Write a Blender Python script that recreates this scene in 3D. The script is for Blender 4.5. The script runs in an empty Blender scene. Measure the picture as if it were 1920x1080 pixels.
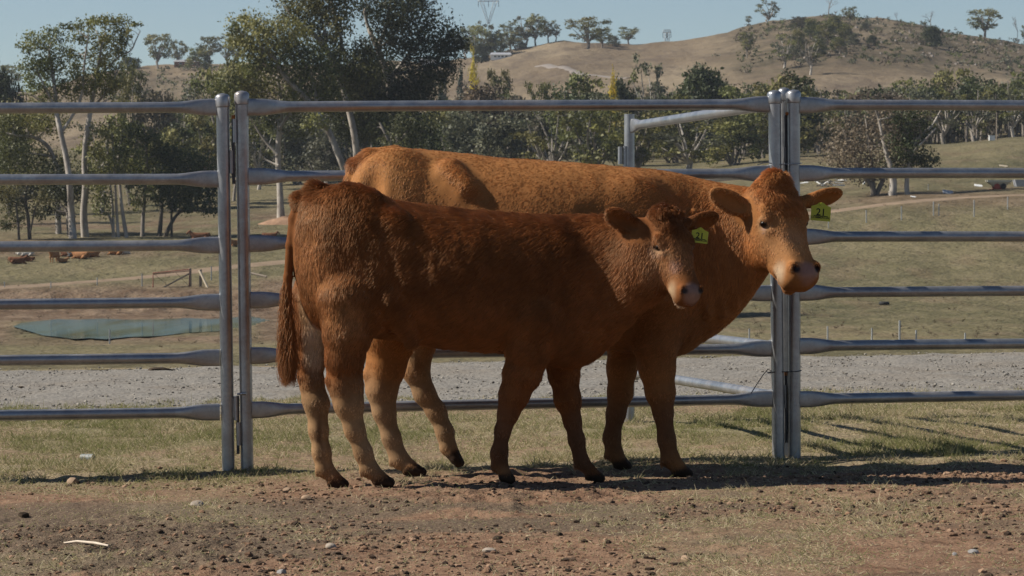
import bpy, bmesh, math, random
import numpy as np
from mathutils import Vector, Matrix, kdtree

rad = math.radians
scene = bpy.context.scene
COL = scene.collection

# ------------------------------------------------------------------ camera
F = 5516.0            # focal length in pixels of the 1920 px wide picture
CZ = 1.183            # camera height
HOR = 425.0           # picture row of the horizon
PITCH = math.atan((540.0 - HOR) / F)
cam_d = bpy.data.cameras.new('camera')
cam_d.sensor_width = 36.0
cam_d.lens = F / 1920.0 * 36.0
cam_d.clip_start = 0.5
cam_d.clip_end = 9000.0
cam_d.dof.use_dof = True
cam_d.dof.focus_distance = 13.5
cam_d.dof.aperture_fstop = 20.0
cam = bpy.data.objects.new('camera', cam_d)
cam.location = (0, 0, CZ)
cam.rotation_euler = (math.pi / 2 - PITCH, 0, 0)
COL.objects.link(cam)
scene.camera = cam

# ------------------------------------------------------------------ light
SUN = Vector((-1.2, 0.02, 1.0)).normalized()
SUN_EL = math.asin(SUN.z)
SUN_AZ = math.atan2(SUN.x, SUN.y)
world = bpy.data.worlds.new('World')
scene.world = world
world.use_nodes = True
wn = world.node_tree
sky = wn.nodes.new('ShaderNodeTexSky')
sky.sky_type = 'NISHITA'
sky.sun_disc = False
sky.sun_elevation = SUN_EL
sky.sun_rotation = SUN_AZ
sky.altitude = 0
sky.air_density = 0.9
sky.dust_density = 0.0
sky.ozone_density = 3.0
bg = wn.nodes['Background']
bg.inputs['Strength'].default_value = 0.0525
wn.links.new(sky.outputs[0], bg.inputs['Color'])
sun_d = bpy.data.lights.new('sun', 'SUN')
sun_d.energy = 5.0
sun_d.angle = rad(0.53)
sun_d.color = (1.0, 0.93, 0.82)
sun = bpy.data.objects.new('sun', sun_d)
sun.rotation_euler = SUN.to_track_quat('Z', 'Y').to_euler()
sun.location = (-20, 0, 30)
COL.objects.link(sun)

vs = scene.view_settings
vs.view_transform = 'Standard'
vs.look = 'None'
vs.exposure = 0.60
vs.gamma = 1.0
vs.use_curve_mapping = False
scene.cycles.use_denoising = True
scene.cycles.max_bounces = 8
scene.cycles.transparent_max_bounces = 8
scene.cycles.volume_bounces = 0
scene.cycles.sample_clamp_indirect = 6.0

# ------------------------------------------------------------------ helpers
def P(px, py, D):
    """world point on the ray of picture position (px, py) at world y = D"""
    a = (px - 960.0) / F
    b = (540.0 - py) / F
    cp, sp = math.cos(PITCH), math.sin(PITCH)
    dy = cp + b * sp
    dz = -sp + b * cp
    t = D / dy
    return Vector((a * t, D, CZ + dz * t))

def row_of(z, D):
    return HOR + (CZ - z) / D * F

def z_of(row, D):
    return CZ - (row - HOR) / F * D

def smooth(a, b, x):
    t = np.clip((x - a) / (b - a), 0, 1)
    return t * t * (3 - 2 * t)

def hash3(ix, iy, iz, seed):
    n = (ix.astype(np.int64) * 374761393 + iy.astype(np.int64) * 668265263 + iz.astype(np.int64) * 2147483647 % 1274126177 + seed * 974634777) & 0xffffffff
    n = ((n ^ (n >> 13)) * 1274126177) & 0xffffffff
    n = ((n ^ (n >> 16)) * 2246822519) & 0xffffffff
    n = n ^ (n >> 15)
    return (n & 0xffffff).astype(np.float64) / 0xffffff

def vnoise(x, y, z=None, seed=0):
    """value noise in 0..1"""
    x = np.asarray(x, float); y = np.asarray(y, float)
    z = np.zeros_like(x) if z is None else np.asarray(z, float)
    fx, fy, fz = np.floor(x), np.floor(y), np.floor(z)
    tx, ty, tz = x - fx, y - fy, z - fz
    tx, ty, tz = [t * t * (3 - 2 * t) for t in (tx, ty, tz)]
    ix, iy, iz = fx.astype(np.int64), fy.astype(np.int64), fz.astype(np.int64)
    out = 0
    for dx in (0, 1):
        for dy in (0, 1):
            for dz in (0, 1):
                w = (tx if dx else 1 - tx) * (ty if dy else 1 - ty) * (tz if dz else 1 - tz)
                out = out + w * hash3(ix + dx, iy + dy, iz + dz, seed)
    return out

def fbm(x, y, z=None, seed=0, octv=4):
    s, a, n = 0, 0.5, 0
    for o in range(octv):
        k = 2.03 ** o
        s = s + a * vnoise(x * k, y * k, None if z is None else z * k, seed + o * 17)
        n += a
        a *= 0.5
    return s / n

def link(o, parent=None):
    COL.objects.link(o)
    if parent is not None:
        o.parent = parent
    return o

def tag(o, label, cat, group=None):
    o['label'] = label
    o['category'] = cat
    if group:
        o['group'] = group
    return o

def thing(name, label, cat, loc=(0, 0, 0), group=None):
    o = bpy.data.objects.new(name, None)
    o.location = loc
    o.empty_display_size = 0.2
    COL.objects.link(o)
    return tag(o, label, cat, group)

def mesh_np(name, V, Fc, mat=None, parent=None, smooth_shade=True, attrs=None, origin=None):
    """V (n,3) array in world space, Fc (m,k) array of faces"""
    V = np.asarray(V, np.float32).reshape(-1, 3)
    if origin is not None:
        V = V - np.asarray(origin, np.float32)
    Fc = np.asarray(Fc, np.int32)
    me = bpy.data.meshes.new(name)
    me.vertices.add(len(V))
    me.vertices.foreach_set('co', V.ravel())
    k = Fc.shape[1]
    me.loops.add(Fc.size)
    me.loops.foreach_set('vertex_index', Fc.ravel())
    me.polygons.add(len(Fc))
    me.polygons.foreach_set('loop_start', np.arange(0, Fc.size, k, dtype=np.int32))
    me.polygons.foreach_set('loop_total', np.full(len(Fc), k, np.int32))
    me.polygons.foreach_set('use_smooth', np.full(len(Fc), bool(smooth_shade)))
    for an, av in (attrs or {}).items():
        av = np.asarray(av, np.float32)
        if av.ndim == 1:
            at = me.attributes.new(an, 'FLOAT', 'POINT')
            at.data.foreach_set('value', av)
        else:
            if av.shape[1] == 3:
                av = np.concatenate([av, np.ones((len(av), 1), np.float32)], 1)
            at = me.attributes.new(an, 'FLOAT_COLOR', 'POINT')
            at.data.foreach_set('color', av.ravel())
    me.update(calc_edges=True)
    if mat is not None:
        me.materials.append(mat)
    o = bpy.data.objects.new(name, me)
    link(o, parent)
    if origin is not None and parent is None:
        o.location = origin
    return o

class MB:
    """collects simple solids into one mesh"""
    def __init__(s):
        s.v = []; s.f = []
    def add(s, V, Fs):
        n = len(s.v)
        s.v.extend([tuple(p) for p in V])
        s.f.extend([tuple(i + n for i in q) for q in Fs])
    def tube(s, pts, radii, n=10, cap=True, squash=None):
        """pts list of Vector, radii list (or (ru, rv) pairs)"""
        pts = [Vector(p) for p in pts]
        rings = []
        prev = None
        for i, p in enumerate(pts):
            if i == 0: d = pts[1] - p
            elif i == len(pts) - 1: d = p - pts[i - 1]
            else: d = pts[i + 1] - pts[i - 1]
            d.normalize()
            if prev is None:
                up = Vector((0, 0, 1)) if abs(d.z) < 0.9 else Vector((1, 0, 0))
                u = d.cross(up).normalized()
            else:
                u = (prev - d * prev.dot(d)).normalized()
            prev = u
            w = u.cross(d).normalized()
            r = radii[i] if isinstance(radii, (list, tuple)) else radii
            ru, rv = r if isinstance(r, (list, tuple)) else (r, r)
            rings.append([p + u * math.cos(2 * math.pi * k / n) * ru + w * math.sin(2 * math.pi * k / n) * rv for k in range(n)])
        V = [q for r in rings for q in r]
        Fs = []
        for i in range(len(rings) - 1):
            for k in range(n):
                a, b = i * n + k, i * n + (k + 1) % n
                Fs.append((a, b, b + n, a + n))
        if cap:
            Fs.append(tuple(range(n - 1, -1, -1)))
            Fs.append(tuple(range((len(rings) - 1) * n, len(rings) * n)))
        s.add(V, Fs)
    def box(s, c, size, R=None):
        c = Vector(c)
        hx, hy, hz = [q / 2 for q in size]
        V = [Vector((x, y, z)) for x in (-hx, hx) for y in (-hy, hy) for z in (-hz, hz)]
        if R is not None: V = [R @ v for v in V]
        s.add([c + v for v in V], [(0, 1, 3, 2), (4, 6, 7, 5), (0, 4, 5, 1), (2, 3, 7, 6), (0, 2, 6, 4), (1, 5, 7, 3)])
    def hexa(s, V):
        """8 corners: bottom ring 0-3, top ring 4-7"""
        s.add(V, [(3, 2, 1, 0), (4, 5, 6, 7), (0, 1, 5, 4), (1, 2, 6, 5), (2, 3, 7, 6), (3, 0, 4, 7)])
    def build(s, name, mat, parent=None, origin=(0, 0, 0), smooth_shade=False, bevel=0):
        me = bpy.data.meshes.new(name)
        o0 = Vector(origin)
        me.from_pydata([tuple(Vector(p) - o0) for p in s.v], [], s.f)
        me.update()
        bm = bmesh.new(); bm.from_mesh(me)
        bmesh.ops.recalc_face_normals(bm, faces=bm.faces)
        if bevel:
            bmesh.ops.bevel(bm, geom=[e for e in bm.edges], offset=bevel, segments=2, affect='EDGES', clamp_overlap=True)
        bm.to_mesh(me); bm.free()
        if smooth_shade:
            me.polygons.foreach_set('use_smooth', [True] * len(me.polygons))
            try:
                me.set_sharp_from_angle(angle=rad(50))
            except Exception:
                pass
        if mat: me.materials.append(mat)
        o = bpy.data.objects.new(name, me)
        link(o, parent)
        if parent is None:
            o.location = o0
        return o

# ------------------------------------------------------------------ materials
class N:
    def __init__(s, name):
        s.m = bpy.data.materials.new(name)
        s.m.use_nodes = True
        s.t = s.m.node_tree
        s.b = s.t.nodes['Principled BSDF']
        s.out = s.t.nodes['Material Output']
    def n(s, typ, **kw):
        nd = s.t.nodes.new(typ)
        for k, v in kw.items():
            setattr(nd, k, v)
        return nd
    def l(s, a, b):
        s.t.links.new(a, b)
    def noise(s, scale, detail=4, rough=0.55, vec=None, dist=0.0):
        nd = s.n('ShaderNodeTexNoise')
        nd.inputs['Scale'].default_value = scale
        nd.inputs['Detail'].default_value = detail
        nd.inputs['Roughness'].default_value = rough
        nd.inputs['Distortion'].default_value = dist
        if vec is not None: s.l(vec, nd.inputs['Vector'])
        return nd.outputs[0]
    def attr(s, name):
        nd = s.n('ShaderNodeAttribute'); nd.attribute_name = name
        return nd
    def ramp(s, fac, stops):
        nd = s.n('ShaderNodeValToRGB')
        cr = nd.color_ramp
        while len(cr.elements) < len(stops): cr.elements.new(0.5)
        for e, (p, c) in zip(cr.elements, stops):
            e.position = p
            e.color = (*c, 1) if len(c) == 3 else c
        s.l(fac, nd.inputs[0])
        return nd.outputs[0]
    def mix(s, fac, a, b, blend='MIX'):
        nd = s.n('ShaderNodeMix', data_type='RGBA', blend_type=blend)
        for sock, v in ((nd.inputs[0], fac), (nd.inputs[6], a), (nd.inputs[7], b)):
            if isinstance(v, (int, float)): sock.default_value = v
            elif isinstance(v, tuple): sock.default_value = (*v, 1)
            else: s.l(v, sock)
        return nd.outputs[2]
    def math(s, op, a, b=0.5):
        nd = s.n('ShaderNodeMath', operation=op)
        for sock, v in ((nd.inputs[0], a), (nd.inputs[1], b)):
            if isinstance(v, (int, float)): sock.default_value = v
            else: s.l(v, sock)
        return nd.outputs[0]
    def bump(s, h, strength=0.5, dist=0.02, prev=None):
        nd = s.n('ShaderNodeBump')
        nd.inputs['Strength'].default_value = strength
        nd.inputs['Distance'].default_value = dist
        s.l(h, nd.inputs['Height'])
        if prev is not None: s.l(prev, nd.inputs['Normal'])
        return nd.outputs[0]
    def pos(s):
        return s.n('ShaderNodeNewGeometry').outputs['Position']
    def obj(s):
        return s.n('ShaderNodeTexCoord').outputs['Object']
    def scale(s, vec, sc):
        nd = s.n('ShaderNodeVectorMath', operation='MULTIPLY')
        s.l(vec, nd.inputs[0]); nd.inputs[1].default_value = sc
        return nd.outputs[0]
    def base(s, c, gain=1.0):
        if gain != 1.0:
            c = s.mix(1.0, c, (gain, gain, gain), 'MULTIPLY')
        if isinstance(c, tuple): s.b.inputs['Base Color'].default_value = (*c, 1)
        else: s.l(c, s.b.inputs['Base Color'])
        return s
    def p(s, **kw):
        for k, v in kw.items():
            k = {'rough': 'Roughness', 'metal': 'Metallic', 'spec': 'Specular IOR Level', 'normal': 'Normal', 'coat': 'Coat Weight'}.get(k, k)
            if isinstance(v, (int, float)): s.b.inputs[k].default_value = v
            else: s.l(v, s.b.inputs[k])
        return s

def plain(name, col, rough=0.7, metal=0.0, var=0.25, scale=8.0, spec=0.3, bump=0.0):
    m = N(name)
    nz = m.noise(scale, 5, 0.6, m.obj())
    dark = tuple(c * (1 - var) for c in col); lite = tuple(min(1, c * (1 + var)) for c in col)
    m.base(m.ramp(nz, [(0.3, dark), (0.7, lite)]))
    m.p(rough=rough, metal=metal, spec=spec)
    if bump:
        m.p(normal=m.bump(nz, bump, 0.01))
    return m.m

def mat_galv(name, rust=0.3):
    m = N(name)
    o = m.obj()
    a = m.noise(9, 5, 0.65, o)
    b = m.noise(55, 3, 0.6, o)
    c = m.mix(m.ramp(a, [(0.35, (0, 0, 0)), (0.7, (1, 1, 1))]), (0.25, 0.265, 0.285), (0.39, 0.40, 0.41))
    c = m.mix(m.ramp(b, [(0.45, (0, 0, 0)), (0.75, (0.5, 0.5, 0.5))]), c, (0.20, 0.21, 0.225))
    mud_and_reflection = m.noise(3.2, 6, 0.7, o)
    mk = m.ramp(mud_and_reflection, [(0.44, (0, 0, 0)), (0.70, (rust, rust, rust))])
    c = m.mix(mk, c, (0.20, 0.13, 0.09))
    m.base(c)
    met = m.math('MULTIPLY', m.math('SUBTRACT', 1.0, mk), 0.8)
    m.p(metal=met, rough=m.ramp(a, [(0.3, (0.30, 0.30, 0.30)), (0.75, (0.46, 0.46, 0.46))]))
    m.p(normal=m.bump(b, 0.06, 0.004))
    return m.m

M_GALV = mat_galv('galvanised_steel', 0.35)
M_GALV_OLD = mat_galv('galvanised_weathered', 0.8)
M_DARKSTEEL = plain('dark_steel', (0.06, 0.06, 0.065), 0.5, 0.6, 0.3, 30)
M_RUST = plain('rusty_steel', (0.30, 0.12, 0.04), 0.8, 0.2, 0.4, 40)
# ------------------------------------------------------------------ terrain
PXC = np.array([-900., 0, 250, 500, 750, 1000, 1250, 1500, 1750, 1920, 2800])
TAB = {   # distance: picture row of the ground along each column
 180: [668, 668, 666, 664, 660, 655, 652, 650, 650, 648, 648],
 210: [642, 641, 640, 638, 630, 626, 622, 620, 618, 615, 612],
 240: [612, 612, 612, 610, 602, 596, 590, 585, 580, 575, 570],
 284: [584, 583, 583, 582, 560, 552, 542, 528, 516, 510, 505],
 292: [556, 554, 553, 556, 548, 540, 530, 515, 503, 497, 492],
 320: [518, 516, 514, 512, 508, 500, 490, 470, 455, 445, 440],
 360: [456, 455, 454, 452, 450, 440, 425, 400, 382, 374, 370],
 400: [430, 430, 428, 420, 415, 405, 385, 362, 352, 345, 342],
 450: [406, 405, 400, 390, 380, 365, 345, 325, 306, 294, 290],
 500: [376, 375, 366, 356, 345, 330, 318, 300, 278, 264, 258],
 550: [350, 350, 342, 336, 322, 306, 300, 288, 270, 257, 250],
 600: [322, 322, 314, 308, 302, 296, 291, 285, 272, 262, 255],
 650: [290, 290, 282, 280, 284, 280, 272, 262, 250, 240, 235]}
RPX = np.array([-900., -100, 60, 150, 270, 400, 520, 700, 820, 900, 980, 1060, 1130, 1190, 1240, 1300, 1350, 1400, 1450, 1500, 1560, 1620, 1680, 1730, 1780, 1830, 1880, 1920, 2050, 2800])
RROW = np.array([190., 190, 172, 145, 124, 121, 120, 118, 116, 108, 92, 78, 78, 81, 76, 70, 61, 50, 39, 31, 27, 32, 38, 46, 62, 68, 75, 84, 120, 190])
D_RIDGE = 1180.0
POND_Z = z_of(635, 212)
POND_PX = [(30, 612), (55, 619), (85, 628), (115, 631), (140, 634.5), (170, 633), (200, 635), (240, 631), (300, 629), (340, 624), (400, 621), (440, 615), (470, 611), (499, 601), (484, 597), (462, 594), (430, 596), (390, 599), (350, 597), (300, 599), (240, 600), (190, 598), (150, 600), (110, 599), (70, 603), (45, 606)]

TD = np.array([25.3, 40, 80, 130] + list(TAB.keys()), float)
def _col_rows():
    R = np.array([TAB[k] for k in TAB], float)               # (nD, ncol)
    z = np.array([[z_of(r, d) for r in rr] for d, rr in zip(TAB, R)])
    z0 = np.array([-0.01 + 0.0155 * 1.37 + 0.0155 * 25.3 * (p - 960) / F for p in PXC])
    near = np.array([z0, z0 * 0 - 1.3, z0 * 0 - 4.4, z0 * 0 - 6.2])
    return np.concatenate([near, z], 0)
TZ = _col_rows()

def pip(px, py, poly):
    px = np.asarray(px); ins = np.zeros(px.shape, bool)
    n = len(poly)
    for i in range(n):
        x1, y1 = poly[i]; x2, y2 = poly[(i + 1) % n]
        c = ((y1 > py) != (y2 > py)) & (px < (x2 - x1) * (py - y1) / (y2 - y1 + 1e-9) + x1)
        ins ^= c
    return ins

def terrain_z(x, y, detail=True):
    x = np.asarray(x, float); y = np.asarray(y, float)
    px = np.clip(960 + F * x / np.maximum(y, 1), PXC[0], PXC[-1])
    ci = np.clip(np.searchsorted(PXC, px) - 1, 0, len(PXC) - 2)
    ct = (px - PXC[ci]) / (PXC[ci + 1] - PXC[ci])
    ct = ct * ct * (3 - 2 * ct)
    yy = np.clip(y, TD[0], 650)
    di = np.clip(np.searchsorted(TD, yy) - 1, 0, len(TD) - 2)
    dt = (yy - TD[di]) / (TD[di + 1] - TD[di])
    def at(d):
        return TZ[d, ci] * (1 - ct) + TZ[d, ci + 1] * ct
    # Catmull-Rom along the distance
    i0, i1, i2, i3 = np.clip(di - 1, 0, None), di, di + 1, np.clip(di + 2, None, len(TD) - 1)
    p0, p1, p2, p3 = at(i0), at(i1), at(i2), at(i3)
    h = TD[i2] - TD[i1]
    m1 = (p2 - p0) / np.maximum(TD[i2] - TD[i0], 1) * h
    m2 = (p3 - p1) / np.maximum(TD[i3] - TD[i1], 1) * h
    t = dt
    zn = (2*t**3 - 3*t**2 + 1) * p1 + (t**3 - 2*t**2 + t) * m1 + (-2*t**3 + 3*t**2) * p2 + (t**3 - t**2) * m2
    # hill from 650 m to the ridge
    ridge_row = np.interp(px, RPX, RROW)
    zr = CZ - (ridge_row - HOR) / F * D_RIDGE
    tt = np.clip((y - 650) / (D_RIDGE - 650), 0, 1)
    f = tt ** 1.12
    zh = zn * (1 - f) + zr * f
    zh = zh - 0.10 * np.maximum(0, y - D_RIDGE) - 0.00006 * np.maximum(0, y - D_RIDGE) ** 2
    z = np.where(y > 650, zh, zn)
    z = np.maximum(z, np.where(y > 1200, -10.0, -50))
    if detail:
        amp = smooth(150, 320, y) * 0.30 + smooth(600, 1000, y) * 3.0
        z = z + (fbm(x * 0.06, y * 0.05, seed=3, octv=4) - 0.5) * amp
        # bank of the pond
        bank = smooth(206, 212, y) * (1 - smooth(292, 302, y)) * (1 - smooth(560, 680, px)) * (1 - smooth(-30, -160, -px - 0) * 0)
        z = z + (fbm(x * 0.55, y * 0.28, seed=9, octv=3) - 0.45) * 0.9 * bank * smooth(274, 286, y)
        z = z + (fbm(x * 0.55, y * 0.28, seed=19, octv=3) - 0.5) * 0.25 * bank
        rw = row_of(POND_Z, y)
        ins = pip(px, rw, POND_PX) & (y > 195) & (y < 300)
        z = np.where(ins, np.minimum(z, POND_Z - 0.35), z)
    return z

def on_ray(px, row, dmin=150, dmax=1300):
    """first place where the terrain meets the ray"""
    D = np.arange(dmin, dmax, 0.5)
    x = (px - 960) / F * D
    r = row_of(terrain_z(x, D, False), D)
    k = np.nonzero(r <= row)[0]
    return float(D[k[0]]) if len(k) else dmax

def ground_pt(px, D, dz=0.0):
    x = (px - 960) / F * D
    return Vector((x, D, float(terrain_z(np.array([x]), np.array([D]))[0]) + dz))

# ------------------------------------------------------------------ the yard (near ground)
HOOF = []     # (x, y, z) of hooves that press the ground to their own level
def yard_plane(x, y):
    return 0.0155 * (x + 1.37) * np.clip(1.0 - 0.0 * y, 0, 1)

def yard_z(x, y):
    x = np.asarray(x, float); y = np.asarray(y, float)
    z = yard_plane(x, y)
    lum = (fbm(x * 1.3, y * 1.1, seed=21, octv=3) - 0.5) * 0.05
    rough = smooth(0.38, 0.62, fbm(x * 0.8 + 4, y * 0.55, seed=33, octv=3)) * (1 - smooth(13.6, 14.6, y)) * 0.8 + 0.25
    fine = (fbm(x * 9, y * 8, seed=5, octv=3) - 0.5) * 0.050 * rough + (fbm(x * 26, y * 22, seed=6, octv=2) - 0.5) * 0.016 * rough
    nearhoof = np.zeros_like(x)
    for hx, hy, hz in HOOF:
        w = np.exp(-(((x - hx) / 0.20) ** 2 + ((y - hy) / 0.16) ** 2))
        z = z + w * (hz - yard_plane(np.array(hx), np.array(hy)))
        nearhoof = np.maximum(nearhoof, w)
    # low crumbly rim along the worn strip
    rim = np.exp(-((y - (13.25 + 0.10 * np.sin(x * 1.7))) / 0.10) ** 2) * smooth(0.9, 1.5, x) * 0.03
    z = z + (lum + fine + rim * vnoise(x * 14, y * 14, seed=8)) * (1 - 0.85 * nearhoof)
    return z

def yard_masks(x, y):
    """dirt / straw / green / dung cover of the yard, 0..1"""
    edge = 14.0 + 0.35 * (fbm(x * 0.9, y * 0.3, seed=61, octv=3) - 0.5) * 2 - 0.35 * smooth(-0.9, -2.3, x) * 0 + 0.12 * x
    edge = np.where(x > 1.0, edge - 0.45, edge)
    grassy = smooth(-0.45, 0.4, y - edge)
    patch = fbm(x * 1.5, y * 0.9, seed=71, octv=4)
    thin = smooth(0.50, 0.70, patch) * (1 - grassy) * 0.30
    wear = smooth(0.50, 0.66, fbm(x * 0.8, y * 0.7, seed=77, octv=3))
    straw = np.clip(grassy * (1 - 0.55 * wear) + thin, 0, 1)
    green = smooth(0.52, 0.68, fbm(x * 1.6, y * 0.8, seed=81, octv=3)) * grassy
    green = np.clip(green + 0.14 * grassy + 0.25 * thin * smooth(0.5, 0.6, fbm(x * 2.2, y * 1.5, seed=85, octv=3)), 0, 1)
    dung = smooth(0.46, 0.58, fbm(x * 0.75 + 7, y * 1.3, seed=91, octv=4)) * (1 - smooth(12.2, 13.2, y)) * (1 - smooth(0.2, 1.4, x))
    dung = np.clip(dung + 0.6 * smooth(0.6, 0.7, fbm(x * 2.1, y * 2.4, seed=95, octv=4)) * (1 - grassy), 0, 1)
    return straw, green, dung

def gravel_edges(x):
    u = x
    near = 18.7 + 0.10 * x + 0.45 * (fbm(x * 0.8, x * 0 + 2, seed=41, octv=4) - 0.5)
    far = 25.3 + 0.05 * x + 0.5 * (fbm(x * 0.5, x * 0 + 9, seed=43, octv=3) - 0.5)
    return near, far

def fan(us, Ds):
    U, D = np.meshgrid(us, Ds)
    X = U * D
    nr, nc = X.shape
    idx = np.arange(nr * nc).reshape(nr, nc)
    Q = np.stack([idx[:-1, :-1], idx[:-1, 1:], idx[1:, 1:], idx[1:, :-1]], -1).reshape(-1, 4)
    return X.ravel(), D.ravel(), Q

def mat_yard():
    m = N('yard_soil')
    p = m.pos()
    a = m.noise(2.2, 6, 0.6, p)
    b = m.noise(14, 6, 0.65, p)
    c = m.noise(70, 4, 0.6, p)
    soil = m.mix(m.ramp(a, [(0.3, (0, 0, 0)), (0.7, (1, 1, 1))]), (0.225, 0.125, 0.076), (0.340, 0.208, 0.132))
    soil = m.mix(m.ramp(b, [(0.42, (0, 0, 0)), (0.68, (0.8, 0.8, 0.8))]), soil, (0.40, 0.26, 0.17))
    soil = m.mix(m.ramp(b, [(0.30, (0.8, 0.8, 0.8)), (0.46, (0, 0, 0))]), soil, (0.13, 0.075, 0.048))
    dung = m.mix(m.ramp(c, [(0.35, (0, 0, 0)), (0.65, (1, 1, 1))]), (0.105, 0.080, 0.056), (0.235, 0.182, 0.128))
    soil = m.mix(m.math('MULTIPLY', m.attr('dung').outputs['Fac'], 0.8), soil, dung)
    fib = m.noise(40, 5, 0.7, m.scale(p, (1.0, 0.55, 1.0)), 0.8)
    straw = m.mix(m.ramp(fib, [(0.35, (0, 0, 0)), (0.68, (1, 1, 1))]), (0.24, 0.190, 0.115), (0.54, 0.455, 0.300))
    soil = m.mix(m.math('MULTIPLY', m.attr('straw').outputs['Fac'], 0.75), soil, straw)
    grn = m.mix(m.ramp(fib, [(0.35, (0, 0, 0)), (0.68, (1, 1, 1))]), (0.13, 0.135, 0.055), (0.30, 0.29, 0.14))
    soil = m.mix(m.math('MULTIPLY', m.attr('green').outputs['Fac'], 0.55), soil, grn)
    m.base(soil, 0.63).p(rough=0.95, spec=0.1)
    n1 = m.bump(b, 0.8, 0.03)
    m.p(normal=m.bump(c, 0.8, 0.012, n1))
    return m.m

def build_yard():
    us = np.concatenate([np.linspace(-2.5, -0.26, 26), np.linspace(-0.24, 0.24, 520), np.linspace(0.26, 2.5, 26)])
    Ds = np.concatenate([np.linspace(1.5, 8.8, 24), np.linspace(9.0, 20.6, 520), np.linspace(20.8, 25.9, 16)])
    X, D, Q = fan(us, Ds)
    Z = yard_z(X, D)
    Z = np.where(D > 19.6, np.minimum(Z, yard_plane(X, D) - 0.03), Z)
    st, gr, du = yard_masks(X, D)
    o = mesh_np('yard_ground', np.stack([X, D, Z], 1), Q, mat_yard(), attrs={'straw': st, 'green': gr, 'dung': du})
    o['kind'] = 'structure'
    # ground behind and beside the camera
    V = [(-60, -40, -0.05), (60, -40, 0.9), (60, 1.6, 0.9), (-60, 1.6, -0.9), ]
    V = [(-60, -40, yard_plane(-60, 0) - .03), (60, -40, yard_plane(60, 0) - .03), (60, 24, yard_plane(60, 0) - .06), (-60, 24, yard_plane(-60, 0) - .06)]
    V = [(-4, -40, -.12), (4, -40, -.02), (4, 1.6, .02), (-4, 1.6, -.10)]
    xs = np.linspace(-60, 60, 41); ys = np.concatenate([np.linspace(-40, 0, 9), np.linspace(3, 25, 12)])
    GX, GY = np.meshgrid(xs, ys)
    idx = np.arange(GX.size).reshape(GX.shape)
    Q2 = np.stack([idx[:-1, :-1], idx[:-1, 1:], idx[1:, 1:], idx[1:, :-1]], -1).reshape(-1, 4)
    x2, y2 = GX.ravel(), GY.ravel()
    st, gr, du = yard_masks(x2, y2)
    o2 = mesh_np('surrounding_ground', np.stack([x2, y2, yard_plane(x2, y2) - 0.09], 1), Q2, o.data.materials[0], attrs={'straw': st, 'green': gr, 'dung': du})
    o2['kind'] = 'structure'

def mat_gravel():
    m = N('gravel')
    p = m.pos()
    v = m.n('ShaderNodeTexVoronoi'); v.inputs['Scale'].default_value = 26
    m.l(p, v.inputs['Vector'])
    b = m.noise(5, 6, 0.7, p)
    c = m.noise(45, 4, 0.7, p)
    big = m.noise(0.9, 4, 0.6, p)
    col = m.mix(m.ramp(c, [(0.35, (0, 0, 0)), (0.68, (1, 1, 1))]), (0.175, 0.160, 0.140), (0.385, 0.360, 0.320))
    sh = m.n('ShaderNodeSeparateColor'); m.l(v.outputs['Color'], sh.inputs[0])
    col = m.mix(m.math('MULTIPLY', sh.outputs[0], 0.5), col, (0.40, 0.365, 0.315))
    col = m.mix(m.ramp(b, [(0.56, (0, 0, 0)), (0.75, (0.55, 0.55, 0.55))]), col, (0.16, 0.125, 0.09))
    col = m.mix(m.ramp(big, [(0.48, (0, 0, 0)), (0.70, (0.5, 0.5, 0.5))]), col, (0.25, 0.205, 0.155))
    m.base(col, 0.635).p(rough=0.9, spec=0.15)
    n1 = m.bump(v.outputs['Distance'], 0.5, 0.015)
    m.p(normal=m.bump(c, 0.6, 0.012, n1))
    return m.m

def build_gravel():
    us = np.concatenate([np.linspace(-2.2, -0.27, 18), np.linspace(-0.25, 0.25, 330), np.linspace(0.27, 2.2, 18)])
    ts = np.linspace(0, 1, 150)
    U, T = np.meshgrid(us, ts)
    n0, f0 = gravel_edges(U[0] * 19)
    D = n0[None, :] * (1 - T) + f0[None, :] * T
    X = U * D
    Z = yard_plane(X, D) + 0.012 + (fbm(X * 2.5, D * 2.0, seed=51, octv=3) - 0.5) * 0.035 + (fbm(X * 11, D * 9, seed=52, octv=2) - 0.5) * 0.02
    Z = Z - 0.05 * (1 - smooth(0, 0.03, T)) - 0.03 * (1 - smooth(0, 0.03, 1 - T))
    nr, nc = X.shape
    idx = np.arange(nr * nc).reshape(nr, nc)
    Q = np.stack([idx[:-1, :-1], idx[:-1, 1:], idx[1:, 1:], idx[1:, :-1]], -1).reshape(-1, 4)
    o = mesh_np('gravel_track', np.stack([X.ravel(), D.ravel(), Z.ravel()], 1), Q, mat_gravel())
    o['kind'] = 'structure'

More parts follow.
